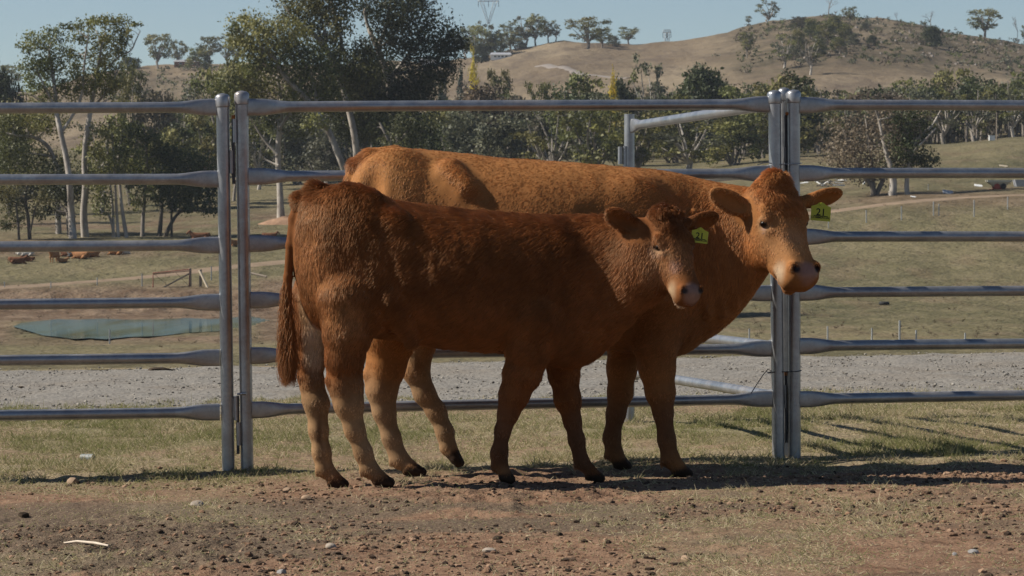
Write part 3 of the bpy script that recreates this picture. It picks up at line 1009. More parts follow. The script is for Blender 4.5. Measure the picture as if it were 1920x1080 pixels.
def grow(V, Q, Nn, count, fn, rng, wfn=None, seed=0, clump=0.38, cell=11.0, k=5, root=0.0011, near=None):
    """hair on the surface; fn(X, N) -> length, lift, flow, colour"""
    cen = V[Q].mean(1)
    e1 = V[Q[:, 2]] - V[Q[:, 0]]; e2 = V[Q[:, 3]] - V[Q[:, 1]]
    area = 0.5 * np.linalg.norm(np.cross(e1, e2), axis=1)
    cn = Nn[Q[:, 0]]
    w = area * wfn(cen, cn)
    w /= w.sum()
    qi = rng.choice(len(Q), count, p=w)
    u, v = rng.random(count), rng.random(count)
    A, B, C, Dd = [V[Q[qi, i]] for i in range(4)]
    X = (A * (1 - u)[:, None] + B * u[:, None]) * (1 - v)[:, None] + (Dd * (1 - u)[:, None] + C * u[:, None]) * v[:, None]
    NA = Nn[Q[qi, 0]]
    L, lift, flow, colr = fn(X, NA)
    fl = flow - NA * (flow * NA).sum(1, keepdims=True)
    fl /= np.maximum(np.linalg.norm(fl, axis=1, keepdims=True), 1e-6)
    side = np.cross(NA, fl)
    # swirls of the coat
    sw = (fbm(X[:, 0] * 11, X[:, 1] * 11, X[:, 2] * 11, seed=seed + 3, octv=3) - 0.5) * 2.4
    sw2 = (fbm(X[:, 0] * 30, X[:, 1] * 30, X[:, 2] * 30, seed=seed + 7, octv=2) - 0.5) * 1.2
    ang = (sw + sw2) * lift * 1.3
    d = fl * np.cos(ang)[:, None] + side * np.sin(ang)[:, None]
    d0 = d + NA * (lift * 1.25)[:, None] + rng.normal(0, 0.10, X.shape)
    d0 /= np.linalg.norm(d0, axis=1, keepdims=True)
    L = L * rng.uniform(0.7, 1.15, count)
    t = np.linspace(0, 1, k)[None, :, None]
    bend = d - NA * 0.25 * lift[:, None]
    pts = (X - NA * 0.003)[:, None, :] + (d0[:, None, :] * t + 0.5 * bend[:, None, :] * t ** 2) * (L / 1.25)[:, None, None]
    if near is not None:
        pts = near(X, pts)
    # clumps
    m = max(50, count // int(cell))
    kd = kdtree.KDTree(m)
    for i in range(m): kd.insert(X[i], i)
    kd.balance()
    gi = np.array([kd.find(x)[1] for x in X])
    gt = rng.uniform(0.86, 1.16, m)
    off = pts[gi] - pts
    lim = np.minimum(1, 0.010 / np.maximum(np.linalg.norm(off[:, -1], axis=1), 1e-6))[:, None, None]
    pts = pts + off * lim * clump * t ** 1.3
    colr = colr * (gt[gi] * rng.uniform(0.88, 1.12, count))[:, None]
    return pts, np.clip(colr, 0.002, 0.9)

def dist_path(X, pts):
    pts = [np.array(p) for p in pts]
    best = np.full(len(X), 9.0)
    for a, b in zip(pts[:-1], pts[1:]):
        d = b - a
        t = np.clip(((X - a) @ d) / (d @ d), 0, 1)
        best = np.minimum(best, np.linalg.norm(X - a - t[:, None] * d, axis=1))
    return best

def head_frame(A, L, phi, theta, k=1.0):
    h = Vector((math.cos(phi), -math.sin(phi), 0))
    ax = h * math.cos(theta) - Vector((0, 0, 1)) * math.sin(theta)
    nn = h * math.sin(theta) + Vector((0, 0, 1)) * math.cos(theta)
    sd = Vector((-math.sin(phi), -math.cos(phi), 0))       # the animal's right
    def H(t, s, q): return A + (ax * t + sd * s + nn * q) * k
    return H, [list(ax), list(sd), list(nn)], ax, sd, nn

def hoof(Fd, fet, toe, r, back=0.0, lift=0.0, along=None):
    """two claws from the fetlock to the toe"""
    fet, toe = Vector(fet), Vector(toe)
    d = (toe - fet); fw = Vector((d.x, d.y, 0))
    fw = fw.normalized() if fw.length > 1e-4 else Vector((1, 0, 0))
    if along is not None: fw = Vector(along).normalized()
    sd = Vector((-fw.y, fw.x, 0)).normalized()
    Fd.cone(fet, fet.lerp(toe, 0.5), r * 0.92, r * 0.80, 0.02)
    for s in (-1, 1):
        a = fet.lerp(toe, 0.45) + sd * s * r * 0.40
        tip = toe + sd * s * r * 0.40 + fw * r * 0.35
        heel = Vector((fet.x, fet.y, toe.z)).lerp(toe, 0.40) + sd * s * r * 0.46
        if along is not None and along[2] < -.3: heel = fet.lerp(toe, .55) - fw.cross(sd) * r * .3 + sd * s * r * .4
        Fd.cone(a, tip, r * 0.62, r * 0.42, 0.012)
        Fd.cone(heel + Vector((0, 0, r * .25)), tip, r * 0.55, r * 0.42, 0.010)
        Fd.cone(a.lerp(tip, .5) + Vector((0, 0, -r * .1)), tip, r * 0.62, r * 0.44, 0.010)
        dc = fet - fw * r * 0.85 + sd * s * r * 0.5 + Vector((0, 0, -r * 0.1))
        Fd.cone(dc, dc - Vector((0, 0, r * 0.40)) - fw * r * 0.12, r * 0.26, r * 0.18, 0.012)

def flat_bottom(Fd, c, z, rr=0.12):
    c = np.array(c)
    sl, X, Y, Z = Fd.block(c - np.array([rr, rr, 0.12]), c + np.array([rr, rr, 0.04]))
    v = (Z - z) + 0 * X + 0 * Y
    a = Fd.d[sl]
    Fd.d[sl] = np.maximum(a, -v)

def make_ear(Fd, base, tip, width, opening, thick=0.026, k=0.02):
    base, tip = Vector(base), Vector(tip)
    e1 = (tip - base); L = e1.length; e1.normalize()
    op = Vector(opening); op = (op - e1 * op.dot(e1)).normalized()
    e2 = op.cross(e1).normalized()
    c = base.lerp(tip, 0.56)
    R = [list(e1), list(e2), list(op)]
    Fd.ell(c, (L * 0.47, width * 0.44, thick * .8), k, R)
    Fd.cone(base, base.lerp(tip, 0.5), width * 0.24, width * 0.27, 0.025)
    Fd.ell(c + op * thick * 1.12 + e1 * L * 0.05, (L * 0.39, width * 0.35, thick * 1.15), 0.010, R, cut=True)

def ear_tag(parent, c, w, h, nrm, up, origin):
    nrm = Vector(nrm).normalized(); up = Vector(up); up = (up - nrm * up.dot(nrm)).normalized()
    rt = up.cross(nrm).normalized()
    R = Matrix((rt, up, nrm)).transposed()
    mb = MB()
    # flag with narrowed neck
    t = 0.0015
    out = [(-.5, -.5), (.5, -.5), (.5, .38), (.22, .5), (.12, .62), (-.12, .62), (-.22, .5), (-.5, .38)]
    n = len(out)
    f = [c + rt * (a * w) + up * (b * h) + nrm * t for a, b in out]
    b = [c + rt * (a * w) + up * (b_ * h) - nrm * t for a, b_ in out]
    mb.add(f + b, [tuple(range(n)), tuple(range(2 * n - 1, n - 1, -1))] + [(i, i + n, (i + 1) % n + n, (i + 1) % n) for i in range(n)])
    mt = N('tag_plastic').base((0.37, 0.39, 0.026)).p(rough=0.42, spec=0.4).m
    tg = mb.build('ear_tag', mt, parent, origin)
    ink = N('tag_ink').base((0.010, 0.010, 0.010)).p(rough=0.6, spec=0.2).m
    for txt, size, dy in (('21', h * 0.62, 0.02), ('COMMERCIAL', h * 0.19, -0.30)):
        cu = bpy.data.curves.new('tag_text', 'FONT')
        cu.body = txt; cu.size = size; cu.align_x = 'CENTER'; cu.align_y = 'CENTER'; cu.extrude = 0.0004
        cu.offset = size * 0.012
        to = bpy.data.objects.new('tmp_text', cu)
        COL.objects.link(to)
        dg = bpy.context.evaluated_depsgraph_get()
        me = bpy.data.meshes.new_from_object(to.evaluated_get(dg))
        bpy.data.objects.remove(to)
        M = Matrix.Translation(c + up * (dy * h) + nrm * (t + 0.0006)) @ R.to_4x4()
        me.transform(Matrix.Translation(-Vector(origin)) @ M)
        me.materials.clear(); me.materials.append(ink)
        o = bpy.data.objects.new('lettering', me)
        link(o, tg)
    ln = MB()
    ln.box(c + up * (-0.20 * h) + nrm * (t + 0.0006), (w * 0.72, h * 0.035, 0.0006), R)
    ln.build('ruled_line', ink, tg, origin)
    st = MB()
    st.tube([c + up * h * 0.52 + nrm * 0.002, c + up * h * 0.52 + nrm * 0.006], [0.009, 0.008], 12)
    st.build('tag_stud', mt, tg, origin)

def finish_animal(name, label, Fd, paint, furfn, wfn, count, seed, origin, group, eyes, extra=None, wetfn=None, root=0.0011, clump=.38, near=None, tuft=0.0, tmask=None, lock=None, mot=.3, eyeR=None):
    V, Q = Fd.mesh()
    Nn = Fd.grad(V)
    Q = orient(V, Q, Nn)
    if tuft:
        tn = fbm(V[:, 0] * 15 + V[:, 2] * 3, V[:, 1] * 15, V[:, 2] * 8, seed=seed + 31, octv=3) - .5
        V = V + Nn * (tn * 2 * tuft * tmask(V))[:, None]
        # normals of the tufted surface
        fnv = np.cross(V[Q[:, 2]] - V[Q[:, 0]], V[Q[:, 3]] - V[Q[:, 1]])
        acc = np.zeros_like(V)
        for k_ in range(4): np.add.at(acc, Q[:, k_], fnv)
        acc /= np.maximum(np.linalg.norm(acc, axis=1, keepdims=True), 1e-12)
        Nn = acc
    mott = (fbm(V[:, 0] * 18 + V[:, 2] * 4, V[:, 1] * 18, V[:, 2] * 11, seed=seed + 41, octv=3))
    C = paint(V, Nn) * (1 - mot + 2 * mot * mott)[:, None]
    wet = wetfn(V) if wetfn else np.zeros(len(V))
    rt = thing(name, label, 'cow' if name == 'cow' else 'calf', origin, group)
    body = mesh_np('body', V, Q, M_HIDE, rt, True, {'Col': C * 0.8, 'wet': wet}, origin)
    rng = np.random.default_rng(seed)
    pts, col = grow(V, Q, Nn, count, lambda X, NN: furfn(X, NN, paint(X, NN) * (.80 + .40 * fbm(X[:, 0] * 4.2, X[:, 1] * 4.2, X[:, 2] * 5.0, seed=seed + 51, octv=3))[:, None] * (1 - mot + 2 * mot * fbm(X[:, 0] * 18 + X[:, 2] * 4, X[:, 1] * 18, X[:, 2] * 11, seed=seed + 41, octv=3))[:, None]), rng, wfn, seed, root=root, clump=clump, near=near)
    curves_obj('coat', pts, root, col, M_HAIR, rt, origin)
    if lock:
        c0, rr, n_, fl_, col_, ln = lock
        wl = lambda X, NN: np.maximum(0, 1 - np.linalg.norm((X - c0) / rr, axis=1)) ** 1.3 + 1e-9
        def lf(X, NN):
            k_ = np.maximum(0, 1 - np.linalg.norm((X - c0) / rr, axis=1))
            return ln * (.25 + .9 * k_), np.full(len(X), .75), np.tile(fl_, (len(X), 1)), np.tile(np.array(col_), (len(X), 1))
        pts, col = grow(V, Q, Nn, n_, lf, rng, wl, seed + 5, clump=.8, cell=45.0, k=6)
        tt = np.linspace(0, 1, 6)[None, :]
        w_ = fbm(pts[:, 0, 0] * 40, pts[:, 0, 1] * 40, pts[:, 0, 2] * 40, seed=seed + 9, octv=2) * 12
        pts[:, :, 0] += .012 * tt * np.sin(w_[:, None] + tt * 6); pts[:, :, 2] += .012 * tt * np.cos(w_[:, None] * 1.3 + tt * 6)
        curves_obj('forelock', pts, root, col, M_HAIR, rt, origin)
    for c, r in eyes:
        bm = bmesh.new()
        bmesh.ops.create_uvsphere(bm, u_segments=20, v_segments=12, radius=r)
        me = bpy.data.meshes.new('eye'); bm.to_mesh(me); bm.free()
        me.polygons.foreach_set('use_smooth', [True] * len(me.polygons))
        me.materials.append(M_EYE)
        o = bpy.data.objects.new('eye', me)
        o.location = Vector(c) - Vector(origin)
        if eyeR is not None:
            o.matrix_local = Matrix.Translation(Vector(c) - Vector(origin)) @ Matrix(eyeR).transposed().to_4x4() @ Matrix.Diagonal((.66, 1.0, 1.0, 1.0))
        link(o, rt)
    return rt, (V, Q, Nn)
FURL = 0.0085     # thickness of the coat on the legs
# ------------------------------------------------------------------ the two cattle by the fence
def build_calf():
    D0 = 13.15
    S = F / D0
    def T(px, py, dy=0.0):
        return P(px, py, D0 + dy + 0.10 * (px - 830) / S)
    def r(x): return x / S
    def rl(x): return max(.012, x / S - FURL)
    lo = T(500, 960, -0.6); hi = T(1400, 320, 0.45)
    Fd = Field((lo.x, D0 - 0.62, -0.06), (hi.x, D0 + 0.5, hi.z), 0.0070)
    # trunk
    st = []
    for px, top, bot, w in [(553, 420, 520, .05), (562, 380, 575, .10), (585, 360, 610, .15), (615, 358, 628, .185), (650, 361, 634, .212), (700, 369, 632, .235), (760, 379, 640, .265),
                            (830, 389, 652, .285), (900, 396, 658, .285), (960, 400, 664, .265), (1020, 403, 676, .235), (1070, 404, 684, .205), (1115, 403, 672, .165), (1150, 405, 640, .135), (1180, 408, 606, .118), (1215, 408, 572, .105), (1245, 415, 540, .09)]:
        a = T(px, top); b = T(px, bot)
        head = float(smooth(1060, 1230, np.array(px)))
        st.append((a.x, a.y - 0.20 * head, w, b.z, a.z))
    Fd.loft(st, 0.04, pw=2.2)
    # haunches
    Fd.ell(T(662, 470, -.085), (r(88), .13, r(125)), .07)
    Fd.ell(T(625, 470, .11), (r(75), .115, r(120)), .05)
    Fd.ell(T(594, 430, -.04), (r(34), .085, r(60)), .05)
    Fd.ell(T(690, 545, -.15), (r(52), .08, r(85)), .05)
    # shoulders
    Fd.ell(T(1030, 545, -.125), (r(76), .09, r(118)), .07)
    Fd.ell(T(1010, 600, -.15), (r(50), .07, r(60)), .05)
    Fd.ell(T(1040, 545, .12), (r(76), .09, r(118)), .07)
    Fd.ell(T(1065, 640, -.02), (r(52), .12, r(46)), .05)       # brisket
    # hip, flank and rib relief
    Fd.ell(T(742, 418, -.17), (r(26), .05, r(20)), .05)
    Fd.ell(T(792, 462, -.335), (r(42), .06, r(52)), .06, cut=True)
    Fd.ell(T(955, 580, -.355), (r(26), .05, r(90)), .07, cut=True)
    Fd.cone(T(735, 560, -.22), T(775, 640, -.15), .035, .025, .05)
    # hind legs
    Fd.chain([(T(655, 560, -.13),  rl(62)), (T(652, 620, -.135),  rl(48)), (T(647, 672, -.13),  rl(38)), (T(649, 722, -.12),  rl(34)), (T(654, 758, -.12),  rl(29)), (T(665, 806, -.12),  rl(21)), (T(681, 848, -.12),  rl(19)), (T(692, 878, -.12),  rl(20))], .03)
    Fd.cone(T(640, 640, -.13), T(625, 712, -.125), .016, .022, .03)
    Fd.cone(T(625, 712, -.125), T(636, 745, -.12), .023, .02, .03)
    hoof(Fd, T(693, 880, -.12), T(726, 905, -.13),  rl(20))
    Fd.chain([(T(600, 560, .10),  rl(58)), (T(587, 620, .12),  rl(42)), (T(583, 672, .125),  rl(28)), (T(585, 715, .125),  rl(24)), (T(594, 756, .12),  rl(26)), (T(597, 806, .12),  rl(20.5)), (T(603, 848, .12),  rl(19.5)), (T(608, 878, .12),  rl(20))], .03)
    Fd.cone(T(578, 640, .125), T(568, 705, .125), .014, .019, .03)
    Fd.cone(T(568, 705, .125), T(577, 748, .125), .020, .02, .03)
    hoof(Fd, T(610, 880, .12), T(640, 908, .11),  rl(20))
    # fore legs
    Fd.chain([(T(1005, 600, -.14),  rl(62)), (T(992, 650, -.13),  rl(46)), (T(980, 701, -.12),  rl(37)), (T(963, 743, -.115),  rl(30)), (T(953, 775, -.11),  rl(22)), (T(943, 806, -.11),  rl(17)), (T(936, 850, -.11),  rl(18)), (T(936, 872, -.11),  rl(18))], .03)
    hoof(Fd, T(938, 872, -.11), T(953, 899, -.12),  rl(18), along=(1, -.25, 0))
    Fd.chain([(T(1058, 610, .11),  rl(55)), (T(1056, 660, .11),  rl(40)), (T(1058, 701, .11),  rl(31)), (T(1065, 750, .11),  rl(27)), (T(1073, 789, .11),  rl(19)), (T(1081, 824, .11),  rl(17.5)), (T(1089, 862, .11),  rl(18))], .03)
    hoof(Fd, T(1092, 868, .11), T(1122, 897, .10),  rl(18.5))
    # tail
    tailp = [T(640, 366, 0), T(596, 360, -.01), T(566, 376, -.01), T(552, 410, -.01), T(545, 460, -.015), T(540, 520, -.02), T(541, 580, -.02), T(545, 640, -.02)]
    Fd.chain(list(zip(tailp, [r(20), r(16), r(14), r(10.5), r(9), r(8), r(6.5), r(4)])), .012)
    # head
    A = T(1247, 401, -.20)
    k = 0.83
    H, R, ax, sd, nn = head_frame(A, 0.42, rad(63), rad(58))
    hs = [(-.055, .035, -.07, .008), (-.02, .078, -.11, .038), (.04, .098, -.145, .056), (.11, .108, -.175, .062), (.18, .114, -.19, .060), (.25, .106, -.19, .052), (.32, .092, -.170, .045),
          (.38, .080, -.144, .043), (.43, .074, -.122, .045), (.475, .074, -.110, .047), (.510, .068, -.096, .038), (.535, .050, -.082, .014), (.55, .024, -.055, -.02)]
    Fd.loft([(t * k, 0, w * k, a * k, b * k) for t, w, a, b in hs], .018, R, A, pw=2.5)
    te = .205
    for s in (-1, 1):
        Fd.ell(H(.22 * k, s * .070 * k, -.105 * k), (.085 * k, .042 * k, .075 * k), .03, R)      # cheek
        Fd.ell(H((te - .038) * k, s * .090 * k, .016 * k), (.040 * k, .024 * k, .022 * k), .018, R)      # brow
        Fd.ell(H((te + .002) * k, s * .116 * k, -.008 * k), (.028 * k, .016 * k, .018 * k), .008, R, cut=True)
        Fd.ell(H(.35 * k, s * .102 * k, .012 * k), (.07 * k, .024 * k, .028 * k), .03, R, cut=True)
        Fd.ell(H(.485 * k, s * .051 * k, .022 * k), (.026 * k, .020 * k, .024 * k), .012, R)      # nostril wing
        Fd.ell(H(.500 * k, s * .050 * k, .046 * k), (.021 * k, .013 * k, .022 * k), .007, R, cut=True)
        Fd.cone(H(.44 * k, s * .045 * k, -.062 * k), H(.50 * k, s * .035 * k, -.062 * k), .030 * k, .026 * k, .012)
        Fd.ell(H(.02, s * .040, .046), (.018, .012, .012), .012, R)                                # horn bud
    Fd.ell(T(1190, 505, -.20), (r(34), .09, r(62)), .06)
    Fd.ell(T(1222, 520, -.24), (r(30), .075, r(44)), .05)
    Fd.cone(H(.45 * k, 0, -.098 * k), H(.495 * k, 0, -.100 * k), .036 * k, .030 * k, .010)           # chin
    for s in (-1, 1):
        Fd.cone(H(.555 * k, 0, -.070 * k), H(.43 * k, s * .088 * k, -.088 * k), .010, .008, .006, cut=True)
    ear_n = (T(1208, 434, -.22), T(1138, 396, -.25))
    ear_f = (T(1287, 420, -.20), T(1347, 408, -.15))
    make_ear(Fd, ear_n[0], ear_n[1], r(42), (0.35, -1, -0.30), .022)
    make_ear(Fd, ear_f[0], ear_f[1], r(46), (0.35, -0.8, -0.55), .022)
    eN = H(te * k, .100 * k, -.006 * k); eF = H(te * k, -.100 * k, -.006 * k)
    for hx in (T(726, 914, -.13), T(640, 917, .11), T(950, 909, -.12), T(1122, 907, .10)):
        flat_bottom(Fd, hx, hx.z)
        HOOF.append((hx.x - 0.03, hx.y, hx.z))
    # colours
    deep, mid, tan, pale, dark = (.145, .050, .015), (.20, .074, .023), (.40, .245, .125), (.60, .47, .33), (.040, .024, .017)
    pt = Paint((.215, .078, .024))
    pt.add(T(690, 380, 0), (.35, .4, .09), (.25, .092, .028), .8)
    pt.add(T(590, 480, -.1), (.10, .3, .28), (.38, .175, .066), .8, .8)  # rear of the calf painted lighter for the sun it catches
    pt.add(T(640, 590, -.2), (.12, .15, .15), (.34, .165, .066), .7, .8)
    pt.add(T(830, 520, -.2), (.36, .25, .16), deep, .7, .9)
    pt.add(T(1060, 500, -.2), (.25, .3, .26), deep, .7, .8)
    for px, py, dy in ((655, 770, -.12), (690, 840, -.12), (593, 770, .12), (603, 840, .12)):
        pt.add(T(px, py, dy), (.12, .11, .19), tan, .95, .6)
    pt.add(T(592, 650, .02), (.065, .10, .17), (.66, .52, .38), .95, .6)
    pt.add(T(572, 560, .02), (.035, .06, .14), (.52, .36, .21), .9, .7)
    for px, py, dy in ((945, 830, -.11), (1083, 830, .11)):
        pt.add(T(px, py, dy), (.11, .11, .22), (.15, .075, .040), .8, .7)
    pt.add(T(940, 890, -.12), (.05, .06, .05), (.34, .165, .07), .9)
    pt.add(T(598, 820, .05), (.018, .08, .12), (.10, .055, .03), .8, .8)
    # face
    pt.add(H(.28 * k, .05, -.03), (.13, .12, .13), (.36, .165, .066), .9, .7)  # sunlit cheek: the light is painted into the coat colour
    pt.add(T(1185, 500, -.2), (.10, .16, .18), (.33, .13, .045), .9, .7)  # neck painted lighter too, as if lit by the sun
    pt.add(H(.05, -.02, .06), (.10, .11, .08), (.11, .040, .015), .8, .7)
    pt.add(H(.33 * k, .055, .03), (.05, .035, .04), (.38, .20, .13), .8, .6)
    for s in (-1, 1):
        pt.add(H(.45 * k, s * .060 * k, -.045 * k), (.050, .036, .046), (.50, .35, .21), .9, .9)
    pt.add(H(.49 * k, 0, -.10 * k), (.05, .06, .030), (.60, .46, .33), 1, .5)
    pt.add(H(.505 * k, 0, .012 * k), (.042, .054, .054), (.34, .20, .155), 1, .35)
    for s in (-1, 1):
        pt.add(H(.500 * k, s * .050 * k, .038 * k), (.019, .016, .018), (.018, .008, .006), 1, .4)
        pt.add(H((te + .008) * k, s * .110 * k, -.010 * k), (.040, .036, .036), (.50, .30, .17), .9, .7)
        pt.add(H(te * k, s * .110 * k, -.004 * k), (.026, .028, .019), (.030, .015, .011), 1, .35)
        pt.add(H((te + .045) * k, s * .09 * k, .030 * k), (.024, .02, .012), (.05, .025, .016), .8, .6)
    e1 = (ear_n[1] - ear_n[0])
    pt.add(ear_n[0] + e1 * .56 + Vector((.01, -.03, -.01)), (.07, .022, .05), (.11, .055, .028), .9, .5)  # shade inside the near ear, painted dark
    pt.add(ear_n[0] + e1 * .66 + Vector((.01, -.03, -.01)), (.02, .03, .02), (.28, .18, .09), .7, .6)
    for hx in (T(726, 914, -.13), T(640, 917, .11), T(950, 909, -.12), T(1122, 907, .10)):
        pt.add(hx + Vector((0, 0, .0)), (.090, .082, .060), (.040, .026, .018), 1, .25)
    nose_c = np.array(H(.505 * k, 0, .012 * k)); eyes = [np.array(eN), np.array(eF)]
    hooves = [np.array(T(726, 914, -.13)), np.array(T(640, 917, .11)), np.array(T(950, 909, -.12)), np.array(T(1122, 907, .10))]
    headc = np.array(H(.2, 0, 0)); pollc = np.array(H(0.03, 0, .05)); tailb = np.array(T(572, 356, 0))
    muz = np.array(H(.47 * k, 0, -.03))
    axv, bodyv = np.array(ax), np.array((-.75, 0.0, -0.70))
    def bald(X):
        b = smooth(.8, 1.1, np.linalg.norm(np.stack([(X - nose_c) @ np.array(R[i]) for i in range(3)], 1) / np.array([.042, .058, .052]), axis=1))
        for e in eyes: b = b * smooth(.013, .021, np.linalg.norm(X - e, axis=1))
        for h_ in hooves:
            q = np.linalg.norm((X - h_) / np.array([.090, .082, .060]), axis=1)
            b = b * smooth(.8, 1.1, q)
        return b
    def furfn(X, NN, C):
        z = X[:, 2]
        leg = 1 - smooth(.42, .62, z)
        hd = 1 - smooth(.20, .28, np.linalg.norm(X - headc, axis=1))
        pl = 1 - smooth(.05, .12, np.linalg.norm(X - pollc, axis=1))
        tl = 1 - smooth(.05, .13, np.linalg.norm(X - tailb, axis=1))
        mz = 1 - smooth(.05, .13, np.linalg.norm(X - muz, axis=1))
        eb = 1 - smooth(.06, .09, np.minimum(dist_path(X, ear_n), dist_path(X, ear_f)))
        ts = 1 - smooth(.035, .055, dist_path(X, tailp[2:]))
        rp0 = 1 - smooth(T(640, 500).x, T(760, 500).x, X[:, 0])
        L = .034 - .018 * leg - .006 * rp0 * (1 - leg) - .012 * hd + .012 * pl + .014 * tl - .013 * eb
        L = L * (1 - .72 * ts * (1 - tl))
        L = L * (1 - .75 * mz)
        lift = .21 - .04 * leg - .02 * hd * (1 - pl) + .55 * tl + .25 * pl - .2 * ts * (1 - tl)
        flow = np.tile(bodyv, (len(X), 1))
        rp = (1 - smooth(T(600, 500).x, T(760, 500).x, X[:, 0]))[:, None]
        flow = flow * (1 - rp) + np.array((-.12, 0, -1.0)) * rp
        flow = flow * (1 - leg)[:, None] + np.array((-.15, 0, -1.0)) * leg[:, None]
        flow = flow * (1 - hd)[:, None] + (axv * .8 + np.array((-.6, 0, -.3)))[None, :] * hd[:, None]
        flow = flow + np.array((-.3, 0, .9)) * tl[:, None] + np.array((.6, 0, -1.6)) * (ts * (1 - tl))[:, None]
        return L, lift, flow, C * 1.1
    def wfn(X, NN):
        w = bald(X) * (1.0 + 0.9 * (1 - smooth(.22, .3, np.linalg.norm(X - headc, axis=1))))
        return w * (0.45 + 0.55 * smooth(-.2, .5, -NN[:, 1]) + .25 * smooth(.2, .8, NN[:, 2])) + 1e-9
    wet = lambda X: 1 - smooth(.8, 1.1, np.linalg.norm(np.stack([(X - nose_c) @ np.array(R[i]) for i in range(3)], 1) / np.array([.042, .058, .052]), axis=1))
    org = Vector((T(830, 600).x, D0, 0.01))
    rt, mesh = finish_animal('calf', 'smaller dark red calf with fluffy coat standing in front, tail hanging, yellow ear tag', Fd, pt, furfn, wfn, 330000, 11, org,
                             'cattle standing at the fence', [(eN - Vector(sd) * .006, .020), (eF + Vector(sd) * .006, .020)], wetfn=wet, root=.00095, clump=.34, tuft=.0075, eyeR=R, mot=.38,
                             tmask=lambda X: smooth(.25, .5, X[:, 2]) * smooth(.22, .34, np.linalg.norm(X - headc, axis=1)) * smooth(.03, .06, dist_path(X, tailp[2:])),
                             lock=(pollc, np.array((.10, .10, .10)), 6000, np.array((.25, -.4, -.7)), (.17, .062, .021), .026))
    ear_tag(rt, T(1312, 443, -.235), .074, .060, (.10, -1, .05), (.12, 0, 1), org)
    # tail switch
    rng = np.random.default_rng(4)
    n = 4200
    u = rng.random(n) ** 0.7
    path = np.array([list(T(537, 505, -.02)), list(T(538, 560, -.02)), list(T(541, 610, -.02)), list(T(543, 655, -.02))])
    sidx = u * 3
    i = np.minimum(sidx.astype(int), 2); f = (sidx - i)[:, None]
    c = path[i] * (1 - f) + path[i + 1] * f
    wdt = np.array([.013, .020, .027, .020])
    wv = wdt[i] * (1 - f[:, 0]) + wdt[i + 1] * f[:, 0]
    off = rng.normal(0, .45, (n, 3)) * wv[:, None]; off[:, 2] *= .2
    Ls = rng.uniform(.12, .28, n)
    endz = T(536, 727, -.02).z
    Ls = np.minimum(Ls, np.maximum(.05, c[:, 2] - endz - rng.random(n) * .07))
    t = np.linspace(0, 1, 7)[None, :, None]
    lock = rng.integers(0, 26, n)
    ld = rng.normal(0, 1, (26, 3)) * np.array([.020, .016, 0]); lw = rng.uniform(0, 6.3, 26)
    pts = c[:, None, :] + off[:, None, :] * (.35 + .9 * np.sin(t * 2.6)) + np.array([-.012, -.004, -1.0]) * Ls[:, None, None] * t + ld[lock][:, None, :] * t ** 1.5
    pts[:, :, 0] += .006 * np.sin(lw[lock][:, None] + t[:, :, 0] * 9)
    col = np.array((.22, .085, .028)) * rng.uniform(.7, 1.35, (n, 1)) * (0.8 + .5 * rng.random(26))[lock][:, None]
    curves_obj('tail_switch', pts, .0013, col, M_HAIR, rt, org)

